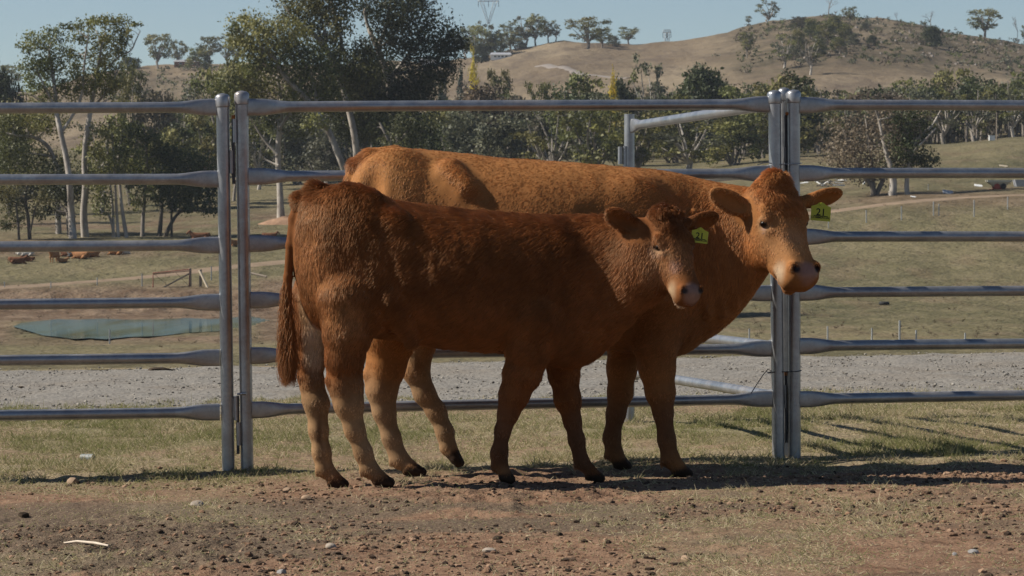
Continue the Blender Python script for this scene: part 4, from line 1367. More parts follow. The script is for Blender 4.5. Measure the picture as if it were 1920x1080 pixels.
def build_cow():
    D0 = 13.79
    S = F / D0
    def T(px, py, dy=0.0):
        return P(px, py, D0 + dy)
    def r(x): return x / S
    def rl(x): return max(.012, x / S - FURL)
    lo = T(600, 960); hi = T(1600, 255)
    Fd = Field((lo.x, D0 - 0.62, -0.06), (hi.x, D0 + 0.42, hi.z), 0.0076)
    st = []
    for px, top, bot, w in [(650, 350, 450, .06), (660, 312, 520, .15), (685, 290, 570, .215), (720, 281, 610, .25), (760, 279, 622, .27), (810, 281, 632, .285), (870, 288, 636, .305), (940, 296, 640, .335), (1020, 301, 646, .345), (1100, 307, 652, .325),
                            (1160, 312, 660, .285), (1215, 316, 668, .245), (1260, 322, 664, .205), (1305, 333, 645, .170), (1350, 343, 622, .15), (1385, 350, 588, .135), (1415, 352, 545, .125), (1445, 352, 500, .105), (1465, 356, 470, .08)]:
        a = T(px, top); b = T(px, bot)
        hd = float(smooth(1300, 1450, np.array(px)))
        st.append((a.x, a.y - 0.13 * hd, w, b.z, a.z))
    Fd.loft(st, .05, pw=2.25)
    # haunch, hook bones and hollow of the flank
    Fd.ell(T(745, 430, -.13), (r(90), .14, r(150)), .06)
    Fd.ell(T(745, 430, .13), (r(90), .13, r(150)), .06)
    Fd.cone(T(845, 318, -.205), T(876, 348, -.262), .045, .035, .07)
    Fd.ell(T(880, 318, .225), (r(26), .065, r(24)), .05)
    Fd.cone(T(898, 322, -.345), T(922, 400, -.375), .026, .036, .05, cut=True)
    Fd.ell(T(975, 352, -.395), (r(55), .055, r(14)), .06, cut=True)
    Fd.ell(T(690, 345, -.24), (r(24), .055, r(55)), .05, cut=True)
    # shoulder
    Fd.ell(T(1190, 490, -.165), (r(84), .095, r(150)), .08)
    Fd.ell(T(1190, 470, .18), (r(80), .09, r(150)), .06)
    Fd.ell(T(1115, 420, -.365), (r(26), .05, r(80)), .07, cut=True)
    Fd.ell(T(1255, 600, -.02), (r(60), .15, r(60)), .06)
    # neck folds
    for i, (a, b) in enumerate((((1300, 400), (1330, 590)), ((1335, 420), (1358, 590)), ((1368, 440), (1380, 570)))):
        Fd.cone(T(a[0], a[1], -.165), T(b[0], b[1], -.145), .012, .014, .03)
    # legs
    Fd.chain([(T(740, 540, -.15),  rl(72)), (T(734, 620, -.16),  rl(56)), (T(726, 690, -.155),  rl(36)), (T(716, 732, -.15),  rl(31)), (T(720, 771, -.15),  rl(23.5)), (T(734, 822, -.15),  rl(19.5)), (T(748, 860, -.15),  rl(21))], .03)
    Fd.cone(T(700, 650, -.155), T(693, 702, -.15), .018, .022, .03)
    Fd.cone(T(693, 702, -.15), T(700, 735, -.15), .023, .02, .03)
    hoof(Fd, T(750, 862, -.15), T(784, 886, -.16),  rl(21))
    Fd.chain([(T(775, 540, .14),  rl(70)), (T(785, 630, .14),  rl(40)), (T(780, 695, .14),  rl(28)), (T(796, 738, .14),  rl(23)), (T(818, 771, .14),  rl(21)), (T(834, 810, .14),  rl(19)), (T(840, 838, .14),  rl(19))], .03)
    hoof(Fd, T(841, 838, .14), T(858, 864, .13),  rl(19), along=(.6, -.2, -.8))
    Fd.chain([(T(1235, 560, -.16),  rl(70)), (T(1230, 640, -.155),  rl(45)), (T(1232, 690, -.15),  rl(36)), (T(1238, 736, -.15),  rl(29.5)), (T(1243, 771, -.15),  rl(21)), (T(1250, 824, -.15),  rl(18.5)), (T(1256, 858, -.15),  rl(20.5))], .03)
    hoof(Fd, T(1258, 862, -.15), T(1284, 889, -.16),  rl(21))
    Fd.chain([(T(1190, 560, .14),  rl(62)), (T(1172, 640, .14),  rl(36)), (T(1166, 690, .14),  rl(31)), (T(1163, 736, .14),  rl(26)), (T(1155, 775, .14),  rl(20.5)), (T(1147, 820, .14),  rl(18.5)), (T(1151, 848, .14),  rl(20))], .03)
    hoof(Fd, T(1152, 850, .14), T(1170, 875, .13),  rl(20))
    # tail
    tailp = [T(740, 294, 0), T(698, 298, -.015), T(672, 314, -.02), T(658, 340, -.025), T(652, 375, -.03), T(649, 440, -.03), T(650, 520, -.02), T(655, 600, -.02)]
    Fd.chain(list(zip(tailp, [r(22), r(20), r(17), r(14), r(12), r(11), r(9), r(6)])), .012)
    # head
    A = T(1448, 350, -.18)
    k = 1.0
    H, R, ax, sd, nn = head_frame(A, .53, rad(58), rad(60), k)
    hs = [(-.06, .035, -.08, .010), (-.02, .098, -.12, .040), (.04, .122, -.155, .060), (.10, .126, -.185, .067), (.17, .128, -.20, .064), (.24, .122, -.205, .054), (.30, .110, -.190, .046),
          (.35, .099, -.168, .043), (.395, .094, -.146, .045), (.44, .092, -.120, .048), (.475, .090, -.108, .044), (.500, .083, -.096, .034), (.515, .068, -.082, .016), (.524, .034, -.062, -.01)]
    Fd.loft([(t * k, 0, w * k, a * k, b * k) for t, w, a, b in hs], .020, R, A, pw=2.6)
    te = .195
    for s in (-1, 1):
        Fd.ell(H(.24, s * .084, -.12), (.095, .045, .085), .03, R)
        Fd.ell(H(te - .042, s * .106, .018), (.046, .026, .024), .02, R)
        Fd.ell(H(te - .020, s * .120, .000), (.012, .018, .026), .010, R)
        Fd.ell(H(te + .004, s * .136, -.008), (.030, .018, .019), .009, R, cut=True)
        Fd.ell(H(.345, s * .118, .012), (.08, .030, .030), .04, R, cut=True)
        Fd.ell(H(.440, s * .062, .024), (.030, .026, .028), .014, R)
        Fd.ell(H(.456, s * .060, .054), (.023, .016, .024), .008, R, cut=True)
        Fd.cone(H(.40, s * .056, -.068), H(.475, s * .042, -.074), .036, .030, .012)
    Fd.ell(H(-.005, 0, .035), (.06, .07, .045), .03, R)
    Fd.cone(H(.42, 0, -.115), H(.465, 0, -.116), .042, .036, .010)
    for s in (-1, 1):
        Fd.cone(H(.53, 0, -.082), H(.40, s * .104, -.092), .011, .009, .006, cut=True)
    ear_n = (T(1414, 402, -.21), T(1334, 358, -.25))
    ear_f = (T(1504, 380, -.15), T(1579, 362, -.10))
    make_ear(Fd, ear_n[0], ear_n[1], r(46), (0.40, -1, -0.35), .026)
    make_ear(Fd, ear_f[0], ear_f[1], r(50), (0.35, -0.7, -0.65), .024)
    eN = H(te, .119, -.006); eF = H(te, -.119, -.006)
    hv = [T(784, 893, -.16), T(1284, 897, -.16), T(1170, 882, .13)]
    for hx in hv:
        flat_bottom(Fd, hx, hx.z)
        HOOF.append((hx.x - 0.03, hx.y, hx.z))
    base, warm, tan = (.38, .160, .053), (.5, .22, .07), (.40, .25, .135)
    pt = Paint(base)
    pt.add(T(760, 330, -.1), (.35, .5, .16), (.47, .215, .074), .9, .8)
    pt.add(T(1040, 320, 0), (.6, .5, .09), (.42, .185, .062), .8, .8)
    pt.add(T(660, 290, -.05), (.07, .2, .08), (.24, .080, .028), .9, .7)
    pt.add(T(640, 330, 0), (.03, .2, .12), (.20, .06, .02), .9, .6)
    pt.add(T(1230, 620, -.1), (.35, .4, .22), (.20, .080, .029), .8, .8)
    pt.add(T(1230, 450, -.15), (.26, .3, .34), (.31, .115, .034), .8, .8)
    pt.add(T(1100, 460, -.3), (.25, .2, .2), (.32, .125, .038), .6, .8)
    for px, py, dy in ((715, 760, -.15), (740, 830, -.15), (792, 720, .14), (830, 800, .14)):
        pt.add(T(px, py, dy), (.13, .12, .20), tan, .95, .6)
    pt.add(T(770, 640, .10), (.09, .10, .11), (.55, .38, .22), .9, .6)
    for px, py, dy in ((1245, 800, -.15), (1152, 800, .14)):
        pt.add(T(px, py, dy), (.12, .12, .24), (.16, .080, .042), .8, .7)
    pt.add(H(.32, .06, .0), (.16, .10, .12), (.50, .25, .105), .85, .8)
    pt.add(H(.06, -.01, .07), (.12, .12, .08), (.34, .135, .045), .85, .7)
    pt.add(H(.30, .0, .06), (.09, .05, .04), (.46, .24, .12), .6, .7)
    for s in (-1, 1):
        for q_ in (0, .25, .5, .75, 1):
            pt.add(H(.52 - .12 * q_, s * .100 * q_ * .95, -.082 - .018 * q_), (.022, .022, .007), (.10, .05, .03), .0, .5)
        pt.add(H(.43, s * .070, -.045), (.058, .045, .058), (.68, .50, .33), .95, .7)
    pt.add(H(.46, 0, -.112), (.055, .08, .035), (.46, .28, .17), .8, .8)
    pt.add(H(.470, 0, .014), (.056, .058, .060), (.34, .175, .125), 1, .35)
    for s in (-1, 1):
        pt.add(H(.456, s * .060, .040), (.023, .020, .022), (.018, .007, .006), 1, .4)
        pt.add(H(te + .004, s * .130, -.006), (.052, .044, .044), (.54, .32, .16), .9, .7)
        pt.add(H(te + .024, s * .126, -.012), (.016, .024, .012), (.50, .30, .22), .8, .5)
        pt.add(H(te, s * .130, -.004), (.030, .032, .022), (.030, .014, .010), 1, .35)
        pt.add(H(te + .055, s * .108, .030), (.026, .022, .012), (.06, .028, .016), .8, .6)
    e1 = ear_n[1] - ear_n[0]
    pt.add(ear_n[0] + e1 * .56 + Vector((.01, -.035, -.01)), (.08, .024, .055), (.16, .066, .030), .9, .5)  # hollow of the near ear darkened with painted shade
    hooves = [np.array(h_) for h_ in hv] + [np.array(T(860, 866, .13))]
    for h_ in hooves:
        pt.add(h_ + np.array((0, 0, .0)), (.095, .085, .066), (.045, .028, .019), 1, .25)
    nose_c = np.array(H(.465, 0, .014)); eyes = [np.array(eN), np.array(eF)]
    headc = np.array(H(.2, 0, 0)); pollc = np.array(H(0.03, 0, .06)); tailb = np.array(T(665, 288, 0)); muz = np.array(H(.47, 0, -.03))
    neckc = np.array(T(1330, 480, -.15)); brc = np.array(T(1310, 620, 0))
    axv = np.array(ax)
    def bald(X):
        q0 = X - nose_c
        loc = np.stack([q0 @ np.array(R[i]) for i in range(3)], 1) / np.array([.050, .066, .058])
        b = smooth(.85, 1.1, np.linalg.norm(loc, axis=1))
        for e in eyes: b = b * smooth(.015, .024, np.linalg.norm(X - e, axis=1))
        for h_ in hooves:
            b = b * smooth(.8, 1.1, np.linalg.norm((X - h_) / np.array([.095, .085, .066]), axis=1))
        return b
    def furfn(X, NN, C):
        leg = 1 - smooth(.42, .62, X[:, 2])
        hd = 1 - smooth(.24, .33, np.linalg.norm(X - headc, axis=1))
        pl = 1 - smooth(.07, .16, np.linalg.norm(X - pollc, axis=1))
        tl = 1 - smooth(.04, .12, np.linalg.norm(X - tailb, axis=1))
        mz = 1 - smooth(.05, .15, np.linalg.norm(X - muz, axis=1))
        nk = 1 - smooth(.14, .34, np.linalg.norm(X - neckc, axis=1))
        br = 1 - smooth(.06, .2, np.linalg.norm(X - brc, axis=1))
        ts = 1 - smooth(.04, .06, dist_path(X, tailp[2:]))
        eb = 1 - smooth(.06, .09, np.minimum(dist_path(X, ear_n), dist_path(X, ear_f)))
        L = .020 - .006 * eb - .004 * leg - .003 * hd + .018 * pl + .016 * tl + .014 * nk + .020 * br
        L = L * (1 - .75 * mz)
        lift = .17 + .02 * hd * (1 - pl) + .5 * tl + .34 * pl + .06 * nk
        flow = np.tile(np.array((-.8, 0, -.6)), (len(X), 1))
        rp = (1 - smooth(T(690, 500).x, T(840, 500).x, X[:, 0]))[:, None]
        flow = flow * (1 - rp) + np.array((-.2, 0, -1.0)) * rp
        flow = flow * (1 - leg)[:, None] + np.array((-.15, 0, -1.0)) * leg[:, None]
        flow = flow * (1 - nk)[:, None] + np.array((-.15, 0, -1.0)) * nk[:, None]
        flow = flow * (1 - hd)[:, None] + (axv * .8 + np.array((-.6, 0, -.3)))[None, :] * hd[:, None]
        flow = flow + np.array((-.3, 0, .9)) * tl[:, None] + np.array((.6, 0, -1.6)) * (ts * (1 - tl))[:, None]
        return L, lift, flow, C * 1.08
    def wfn(X, NN):
        w = bald(X) * (1.0 + .7 * (1 - smooth(.26, .36, np.linalg.norm(X - headc, axis=1))))
        return w * (0.4 + 0.6 * smooth(-.2, .5, -NN[:, 1]) + .35 * smooth(.2, .8, NN[:, 2])) + 1e-9
    wet = lambda X: 1 - smooth(.9, 1.15, np.linalg.norm(np.stack([(X - nose_c) @ np.array(R[i]) for i in range(3)], 1) / np.array([.050, .066, .058]), axis=1))
    org = Vector((T(980, 600).x, D0, 0.03))
    rt, mesh = finish_animal('cow', 'larger orange tan cow behind the dark calf, head turned, yellow ear tag against the fence', Fd, pt, furfn, wfn, 330000, 23, org,
                             'cattle standing at the fence', [(eN - Vector(sd) * .005, .0205), (eF + Vector(sd) * .005, .0205)], wetfn=wet, root=.00090, clump=.3, tuft=.0036, eyeR=R, mot=.2,
                             tmask=lambda X: smooth(.25, .5, X[:, 2]) * smooth(.26, .38, np.linalg.norm(X - headc, axis=1)),
                             lock=(np.array(H(.07, 0, .06)), np.array((.125, .125, .14)), 8000, np.array((.25, -.4, -.7)), (.33, .125, .040), .036))
    ear_tag(rt, T(1539, 399, -.175), .092, .075, (.08, -1, .05), (.08, 0, 1), org)
# ------------------------------------------------------------------ the herd far away in the paddock
M_FARHIDE = {}
def far_hide(c):
    if c not in M_FARHIDE:
        M_FARHIDE[c] = plain('far_hide', c, 0.85, 0, 0.2, 4)
    return M_FARHIDE[c]

def far_cow_mesh(lying, mat, calf=False):
    Fd = Field((-1.5, -.6, -.05), (1.6, .6, 1.7), .045)
    z0 = 0.42 if lying else 0.92
    Fd.loft([(-.95, 0, .10, z0 + .12, z0 + .30), (-.85, 0, .24, z0 - .22, z0 + .42), (-.3, 0, .34, z0 - .36, z0 + .38), (.3, 0, .34, z0 - .38, z0 + .38), (.75, 0, .24, z0 - .30, z0 + .42), (.95, 0, .14, z0 - .05, z0 + .40)], .08)
    Fd.cone((.8, 0, z0 + .15), (1.15, .02, z0 + .48), .22, .14, .08)
    Fd.cone((1.12, .02, z0 + .52), (1.42, .06, z0 + .28), .13, .075, .05)
    for s in (-1, 1):
        Fd.cone((1.10, s * .08, z0 + .56), (1.06, s * .26, z0 + .58), .05, .04, .03)
        if lying:
            Fd.cone((.72, s * .22, .2), (1.05, s * .26, .08), .12, .06, .05)
            Fd.cone((-.5, s * .30, .25), (-.2, s * .38, .08), .2, .07, .06)
        else:
            Fd.chain([((.68, s * .16, .65), .13), ((.70, s * .16, .38), .07), ((.70, s * .16, .0), .055)], .05)
            Fd.chain([((-.75, s * .17, .75), .18), ((-.82, s * .17, .45), .08), ((-.78, s * .17, .0), .055)], .05)
    Fd.chain([((-.95, 0, z0 + .35), .05), ((-1.02, 0, z0 + .1), .04), ((-1.0, 0, max(.1, z0 - .35)), .05)], .03)
    V, Q = Fd.mesh()
    Q = orient(V, Q, Fd.grad(V))
    o = mesh_np('far_cow', V, Q, mat)
    return o

def build_herd():
    red, ora, wht = (.13, .05, .02), (.27, .12, .045), (.46, .43, .38)
    protos = {}
    spec = [  # px, row, lying, colour, facing deg, scale, label
        (102, 491, 0, ora, 250, .95, 'orange cow standing on the far pasture, facing the camera'),
        (117, 491, 1, ora, 20, .6, 'small orange calf lying beside the standing orange cow'),
        (128, 481, 1, red, 170, .9, 'red cow lying partly behind the pale one under the white gums'),
        (140, 481, 1, wht, 200, .85, 'white cow lying between the red ones under the white gums'),
        (152, 485, 1, ora, 160, 1.05, 'large orange cow lying in front of the white trunks'),
        (171, 482, 1, ora, 10, .95, 'orange cow lying just beyond the big orange one'),
        (217, 478, 1, ora, 175, .9, 'orange cow lying alone below the trunk cluster'),
        (233, 476, 1, wht, 20, .7, 'white calf lying close beside the orange cow below the trunk cluster'),
        (41, 478, 1, wht, 0, .75, 'grey white calf lying in the shade, the farther of two'),
        (52, 479, 1, wht, 180, .75, 'grey white calf lying in the shade, closer to the red cattle'),
        (32, 495, 1, red, 5, 1.0, 'dark red cow lying flat on bare earth near the pond'),
        (54, 491, 1, red, 190, .7, 'small dark calf lying behind the flat dark red cow'),
        (376, 450, 1, red, 185, 1.2, 'dark red cow lying near the dented fence post'),
        (441, 461, 1, ora, 240, 1.0, 'orange cow lying in the gap between the two fence posts'),
        (505, 447, 1, red, 0, .9, 'red cow lying just beyond the fence near the calf tail')]
    for px, row, ly, colr, deg, sc, lab in spec:
        key = (ly, colr)
        if key not in protos:
            o = far_cow_mesh(ly, far_hide(colr)); protos[key] = o
        else:
            o = protos[key].copy(); COL.objects.link(o)
        D = on_ray(px, row, 250)
        o.location = ground_pt(px, D, -.02)
        o.rotation_euler = (0, 0, rad(deg)); o.scale = (sc, sc, sc)
        tag(o, lab, 'cow' if sc > .75 else 'calf', 'cattle resting on the far pasture')
# ------------------------------------------------------------------ trees
def mat_leaf():
    m = N('foliage')
    m.t.nodes.remove(m.b)
    c = m.attr('Col').outputs['Color']
    oi = m.n('ShaderNodeObjectInfo')
    hs = m.n('ShaderNodeHueSaturation')
    m.l(c, hs.inputs['Color'])
    m.l(m.math('ADD', 0.485, m.math('MULTIPLY', oi.outputs['Random'], 0.03)), hs.inputs['Hue'])
    m.l(m.math('ADD', 0.8, m.math('MULTIPLY', oi.outputs['Random'], 0.4)), hs.inputs['Value'])
    d = m.n('ShaderNodeBsdfPrincipled'); m.l(hs.outputs[0], d.inputs['Base Color'])
    d.inputs['Roughness'].default_value = 0.55; d.inputs['Specular IOR Level'].default_value = 0.25
    t = m.n('ShaderNodeBsdfTranslucent'); m.l(hs.outputs[0], t.inputs['Color'])
    mx = m.n('ShaderNodeMixShader'); mx.inputs[0].default_value = 0.30
    m.l(d.outputs[0], mx.inputs[1]); m.l(t.outputs[0], mx.inputs[2])
    m.l(mx.outputs[0], m.out.inputs['Surface'])
    return m.m
M_LEAF = mat_leaf()

def mat_bark(name, a, b, sc=1.2):
    m = N(name)
    nz = m.noise(sc, 5, 0.65, m.scale(m.pos(), (1, 1, 0.35)))
    m.base(m.ramp(nz, [(0.35, b), (0.62, a)])).p(rough=0.85, spec=0.15)
    return m.m
M_BARK_PALE = mat_bark('pale_gum_bark', (0.40, 0.365, 0.32), (0.19, 0.16, 0.135))
M_BARK_GREY = mat_bark('grey_bark', (0.25, 0.22, 0.19), (0.12, 0.10, 0.085))
M_BARK_DARK = mat_bark('dark_bark', (0.10, 0.085, 0.07), (0.05, 0.042, 0.035))

def leaves(blobs, n_of, size, rng, cols, elong=0.55, twig=False, sub=True):
    """blobs: (centre, radii[, colour index]) -> arrays"""
    Vs, Cs = [], []
    for b in blobs:
        c, r = np.array(b[0], float), np.array(b[1], float)
        col = np.array(cols[b[2]] if len(b) > 2 else cols[rng.integers(len(cols))])
        n = max(6, int(n_of(r)))
        if sub:
            m = max(5, n // 22)
            sd = rng.normal(size=(m, 3)); sd /= np.linalg.norm(sd, axis=1, keepdims=True)
            sc = sd * (rng.uniform(.25, 1.0, (m, 1)) ** .55)
            st = rng.uniform(.72, 1.3, m)
            k = rng.integers(0, m, n)
            pos = sc[k] + rng.normal(0, .24, (n, 3))
            tint = st[k] * rng.uniform(.8, 1.2, n)
        else:
            sd = rng.normal(size=(n, 3)); sd /= np.linalg.norm(sd, axis=1, keepdims=True)
            pos = sd * (rng.uniform(.1, 1, (n, 1)) ** .45)
            tint = rng.uniform(.7, 1.3, n)
        nr = pos / np.maximum(np.linalg.norm(pos, axis=1, keepdims=True), .05)
        P3 = c + pos * r
        if twig:
            u = nr + rng.normal(0, .55, (n, 3)) + np.array((0, 0, .25))
        else:
            u = rng.normal(0, 1, (n, 3)) + np.array((0, 0, -.5))
        nn = nr * 1.5 + rng.normal(0, .7, (n, 3)) + np.array((0, 0, .25))
        u /= np.linalg.norm(u, axis=1, keepdims=True)
        v = np.cross(nn, u); v /= np.maximum(np.linalg.norm(v, axis=1, keepdims=True), 1e-6)
        s = size * rng.uniform(.6, 1.3, (n, 1))
        a, w = u * s * .6, v * s * .6 * elong
        quad = np.stack([P3 - a, P3 - a * .1 - w, P3 + a, P3 + a * .1 + w], 1)
        Vs.append(quad.reshape(-1, 3))
        cc = np.clip(col[None, :] * tint[:, None], .004, .8)
        Cs.append(np.repeat(cc, 4, 0))
    V = np.concatenate(Vs); C = np.concatenate(Cs)
    Q = np.arange(len(V)).reshape(-1, 4)
    return V, Q, C

OLIVE = [(.115, .118, .034), (.150, .145, .044), (.088, .094, .028), (.172, .158, .052)]
DARKG = [(.034, .044, .014), (.046, .056, .018), (.060, .066, .022)]
GREY = [(.098, .098, .058), (.118, .114, .070), (.084, .086, .052)]
BROWN = [(.130, .098, .060), (.105, .085, .055), (.150, .118, .075)]
BRIGHT = [(.072, .092, .030), (.094, .108, .036), (.058, .076, .026)]
BLUEG = [(.020, .038, .028), (.026, .046, .034)]
YELLOW = [(.60, .47, .04), (.48, .39, .045), (.62, .49, .06)]

def curve_pts(a, b, rng, bend=.12, n=6, up=.1):
    a, b = Vector(a), Vector(b)
    L = (b - a).length
    mid = a.lerp(b, .5) + Vector((rng.normal(0, bend), rng.normal(0, bend), up)) * L
    return [a * (1 - t) ** 2 + mid * 2 * t * (1 - t) + b * t * t for t in [i / (n - 1) for i in range(n)]]

def hero(name, label, base_px, D, trunks, blobs, cols, bark, card=.40, dens=7.0, seed=1, depth=2.2, group=None, extra_limbs=True, cat='tree'):
    """tree given by limbs (px, row, radius px) and leaf masses (px, row, rx, ry) standing at distance D"""
    rng = np.random.default_rng(seed)
    s = D / F
    g = ground_pt(base_px, D)
    rt = thing(name, label, cat, g, group)
    mb = MB()
    ends = []
    for tr in trunks:
        pts, rr = [], []
        dy = 0
        for i, (px, py, r) in enumerate(tr):
            if i: dy += rng.normal(0, .5)
            pts.append(P(px, py, D + dy)); rr.append(r * s)
        if abs(pts[0].z - g.z) < 2.5: pts[0].z = g.z - .3
        fine, fr = [], []
        for i in range(len(pts) - 1):
            p0, p1, p2, p3 = pts[max(i - 1, 0)], pts[i], pts[i + 1], pts[min(i + 2, len(pts) - 1)]
            for k in range(4):
                t = k / 4
                q = 0.5 * ((2 * p1) + (p2 - p0) * t + (2 * p0 - 5 * p1 + 4 * p2 - p3) * t * t + (3 * p1 - p0 - 3 * p2 + p3) * t ** 3)
                fine.append(q); fr.append(rr[i] * (1 - t) + rr[i + 1] * t)
        fine.append(pts[-1]); fr.append(rr[-1])
        mb.tube(fine, fr, 8)
        ends += [(q, r_) for q, r_ in zip(fine[2:], fr[2:])]
    bl = []
    for (px, py, rx, ry, *ci) in blobs:
        c = P(px, py, D + rng.normal(0, depth))
        b = (c, (rx * s * 1.12, min(rx, ry) * s * 1.2, ry * s * 1.12)) + tuple(ci)
        bl.append(b)
        if extra_limbs and ends:
            e = min(ends, key=lambda q: (q[0] - c).length + (3 if q[0].z > c.z else 0))
            pts = curve_pts(e[0], c, rng, .10, 5)
            r0 = min(e[1] * .7, .22)
            mb.tube(pts, [r0, r0 * .8, r0 * .6, r0 * .42, r0 * .2], 5)
    mb.build('trunk', bark, rt, g, True)
    V, Q, C = leaves(bl, lambda r: 2.4 * dens * (r[0] * r[2] * 4) / (card ** 2) * .5, card * .86, rng, cols)
    mesh_np('crown', V, Q, M_LEAF, rt, False, {'Col': C}, g)
    return rt

PROTO = {}
def proto(kind):
    """unit trees, 10 m tall and 8 m wide, standing at the origin: trunk mesh and crown mesh"""
    if kind in PROTO: return PROTO[kind]
    rng = np.random.default_rng(abs(sum(ord(c) * (i + 3) for i, c in enumerate(kind))) % 9973)
    k = kind.rsplit('_', 1)[0]
    mb = MB(); bl = []
    card, dens, elong, twig, bark = .50, 5.0, .6, False, M_BARK_GREY
    if k in ('gum', 'airy'):
        cols = OLIVE if k == 'gum' else GREY + OLIVE[:2]
        bark = M_BARK_PALE if k == 'airy' else M_BARK_GREY
        h0 = rng.uniform(1.6, 2.8)
        mb.tube(curve_pts((0, 0, -.4), (rng.normal(0, .3), rng.normal(0, .3), h0), rng, .05), [.34, .30, .28, .26, .25, .24], 7)
        nb = 15 if k == 'gum' else 13
        for i in range(nb):
            a = i * 2.4 + rng.uniform(-.4, .4); q = (i + .5) / nb
            z = 3.2 + 5.9 * q
            rr = 3.3 * math.sin(math.pi * min(1, (.22 + .74 * (1 - q)))) ** .6
            c = Vector((math.cos(a) * rr * rng.uniform(.5, 1), math.sin(a) * rr * rng.uniform(.5, 1), z))
            r = rng.uniform(.95, 1.5) * (1 if k == 'gum' else .85)
            bl.append((c, (r * 1.1, r * 1.1, r * .72)))
            pts = curve_pts((0, 0, h0 * rng.uniform(.8, 1)), c, rng, .10, 6, .08)
            mb.tube(pts, [.17, .14, .11, .085, .06, .03], 5)
        dens = 5.5 if k == 'gum' else 4.2
    elif k == 'dome':
        cols = DARKG; bark = M_BARK_DARK
        mb.tube([(0, 0, -.4), (0, 0, 3)], [.4, .3], 7)
        for i in range(22):
            v = rng.normal(size=3); v /= np.linalg.norm(v); v[2] = abs(v[2]) * 1.0
            c = Vector((v[0] * 2.9, v[1] * 2.9, 3.2 + v[2] * 5.2))
            r = rng.uniform(1.2, 1.7)
            bl.append((c, (r, r, r * .9)))
        for i in range(8):
            a = i * .8
            bl.append((Vector((math.cos(a) * 2.7, math.sin(a) * 2.7, 2.0)), (1.3, 1.3, 1.3)))
        bl.append((Vector((0, 0, 5)), (2.6, 2.6, 3.2)))
        dens = 5.5
    elif k in ('bush', 'greybush', 'brownbush'):
        cols = {'bush': OLIVE + DARKG[1:], 'greybush': GREY, 'brownbush': BROWN + GREY[:1]}[k]
        for i in range(5):
            a = i * 1.3 + rng.uniform(-.3, .3)
            mb.tube(curve_pts((rng.normal(0, .3), rng.normal(0, .3), -.4), (math.cos(a) * 2.6, math.sin(a) * 2.6, rng.uniform(4, 7.5)), rng, .1), [.20, .17, .13, .10, .07, .03], 5)
        for i in range(20):
            a = i * 2.4; q = (i + .5) / 20
            rr = 3.4 * math.sqrt(1 - q * .85)
            c = Vector((math.cos(a) * rr * rng.uniform(.55, 1), math.sin(a) * rr * rng.uniform(.55, 1), 1.3 + 7.3 * q * rng.uniform(.85, 1.08)))
            r = rng.uniform(1.2, 1.75)
            bl.append((c, (r, r, r * .85)))
        dens = 5.0
    elif k == 'conifer':
        cols = BLUEG; bark = M_BARK_DARK
        mb.tube([(0, 0, -.3), (0, 0, 8)], [.3, .08], 6)
        for i in range(9):
            q = i / 9
            r = 4.0 * (1 - q) ** .8 + .4
            for j in range(max(1, int(6 * (1 - q)))):
                a = j * 6.283 / max(1, int(6 * (1 - q))) + i
                bl.append((Vector((math.cos(a) * r * .6, math.sin(a) * r * .6, .8 + 8.6 * q)), (r * .55 + .3, r * .55 + .3, 1.2)))
        dens = 5
    elif k == 'poplar':
        cols = YELLOW
        mb.tube([(0, 0, -.3), (0, 0, 9)], [.4, .1], 6)
        for i in range(10):
            q = i / 9
            r = 2.6 * math.sin(math.pi * (.12 + .8 * q)) + .5
            bl.append((Vector((rng.normal(0, .5), rng.normal(0, .5), .9 + 8.3 * q)), (r, r, 1.2)))
        dens = 4.2
    elif k == 'bare':
        cols = BROWN; bark = M_BARK_GREY
        def rec(p, d, L, r, lev):
            q = p + d * L
            mb.tube(curve_pts(p, q, rng, .07, 4, .02), [r, r * .88, r * .75, r * .6], 4 if lev > 1 else 6, cap=False)
            if lev >= 4: return
            for _ in range(3 if lev < 3 else 2):
                dd = (d + Vector((rng.normal(0, .55), rng.normal(0, .55), rng.normal(.05, .28)))).normalized()
                rec(q, dd, L * rng.uniform(.55, .8), r * .55, lev + 1)
        rec(Vector((0, 0, -.3)), Vector((rng.normal(0, .08), rng.normal(0, .08), 1)).normalized(), 3.4, .22, 0)
    tr = mb.build('trunk', bark, None, (0, 0, 0), True)
    cr = None
    if bl:
        V, Q, C = leaves(bl, lambda r: 3.0 * dens * (r[0] * r[2] * 4) / (card ** 2) * .5, card * .74, rng, cols, elong, twig)
        cr = mesh_np('crown', V, Q, M_LEAF, None, False, {'Col': C})
        cmesh = cr.data; bpy.data.objects.remove(cr)
    tmesh = tr.data; bpy.data.objects.remove(tr)
    PROTO[kind] = (tmesh, cmesh if bl else None)
    return PROTO[kind]

TREE_RNG = random.Random(77)
def tree(name, label, kind, px, D, top, width, group=None, base=None, sink=0.0, cat='tree'):
    """copy of a unit tree: top row and width in picture pixels give its size"""
    if D is None: D = on_ray(px, base)
    g = ground_pt(px, D, -sink)
    h = max(.5, z_of(top, D) - g.z)
    w = width * D / F
    tm, cm = proto(kind)
    rt = thing(name, label, cat, g, group)
    rt.rotation_euler = (0, 0, TREE_RNG.uniform(0, 6.28))
    rt.scale = (w / 8.0, w / 8.0, h / 9.6)
    link(bpy.data.objects.new('trunk', tm), rt)
    if cm is not None: link(bpy.data.objects.new('crown', cm), rt)
    return rt

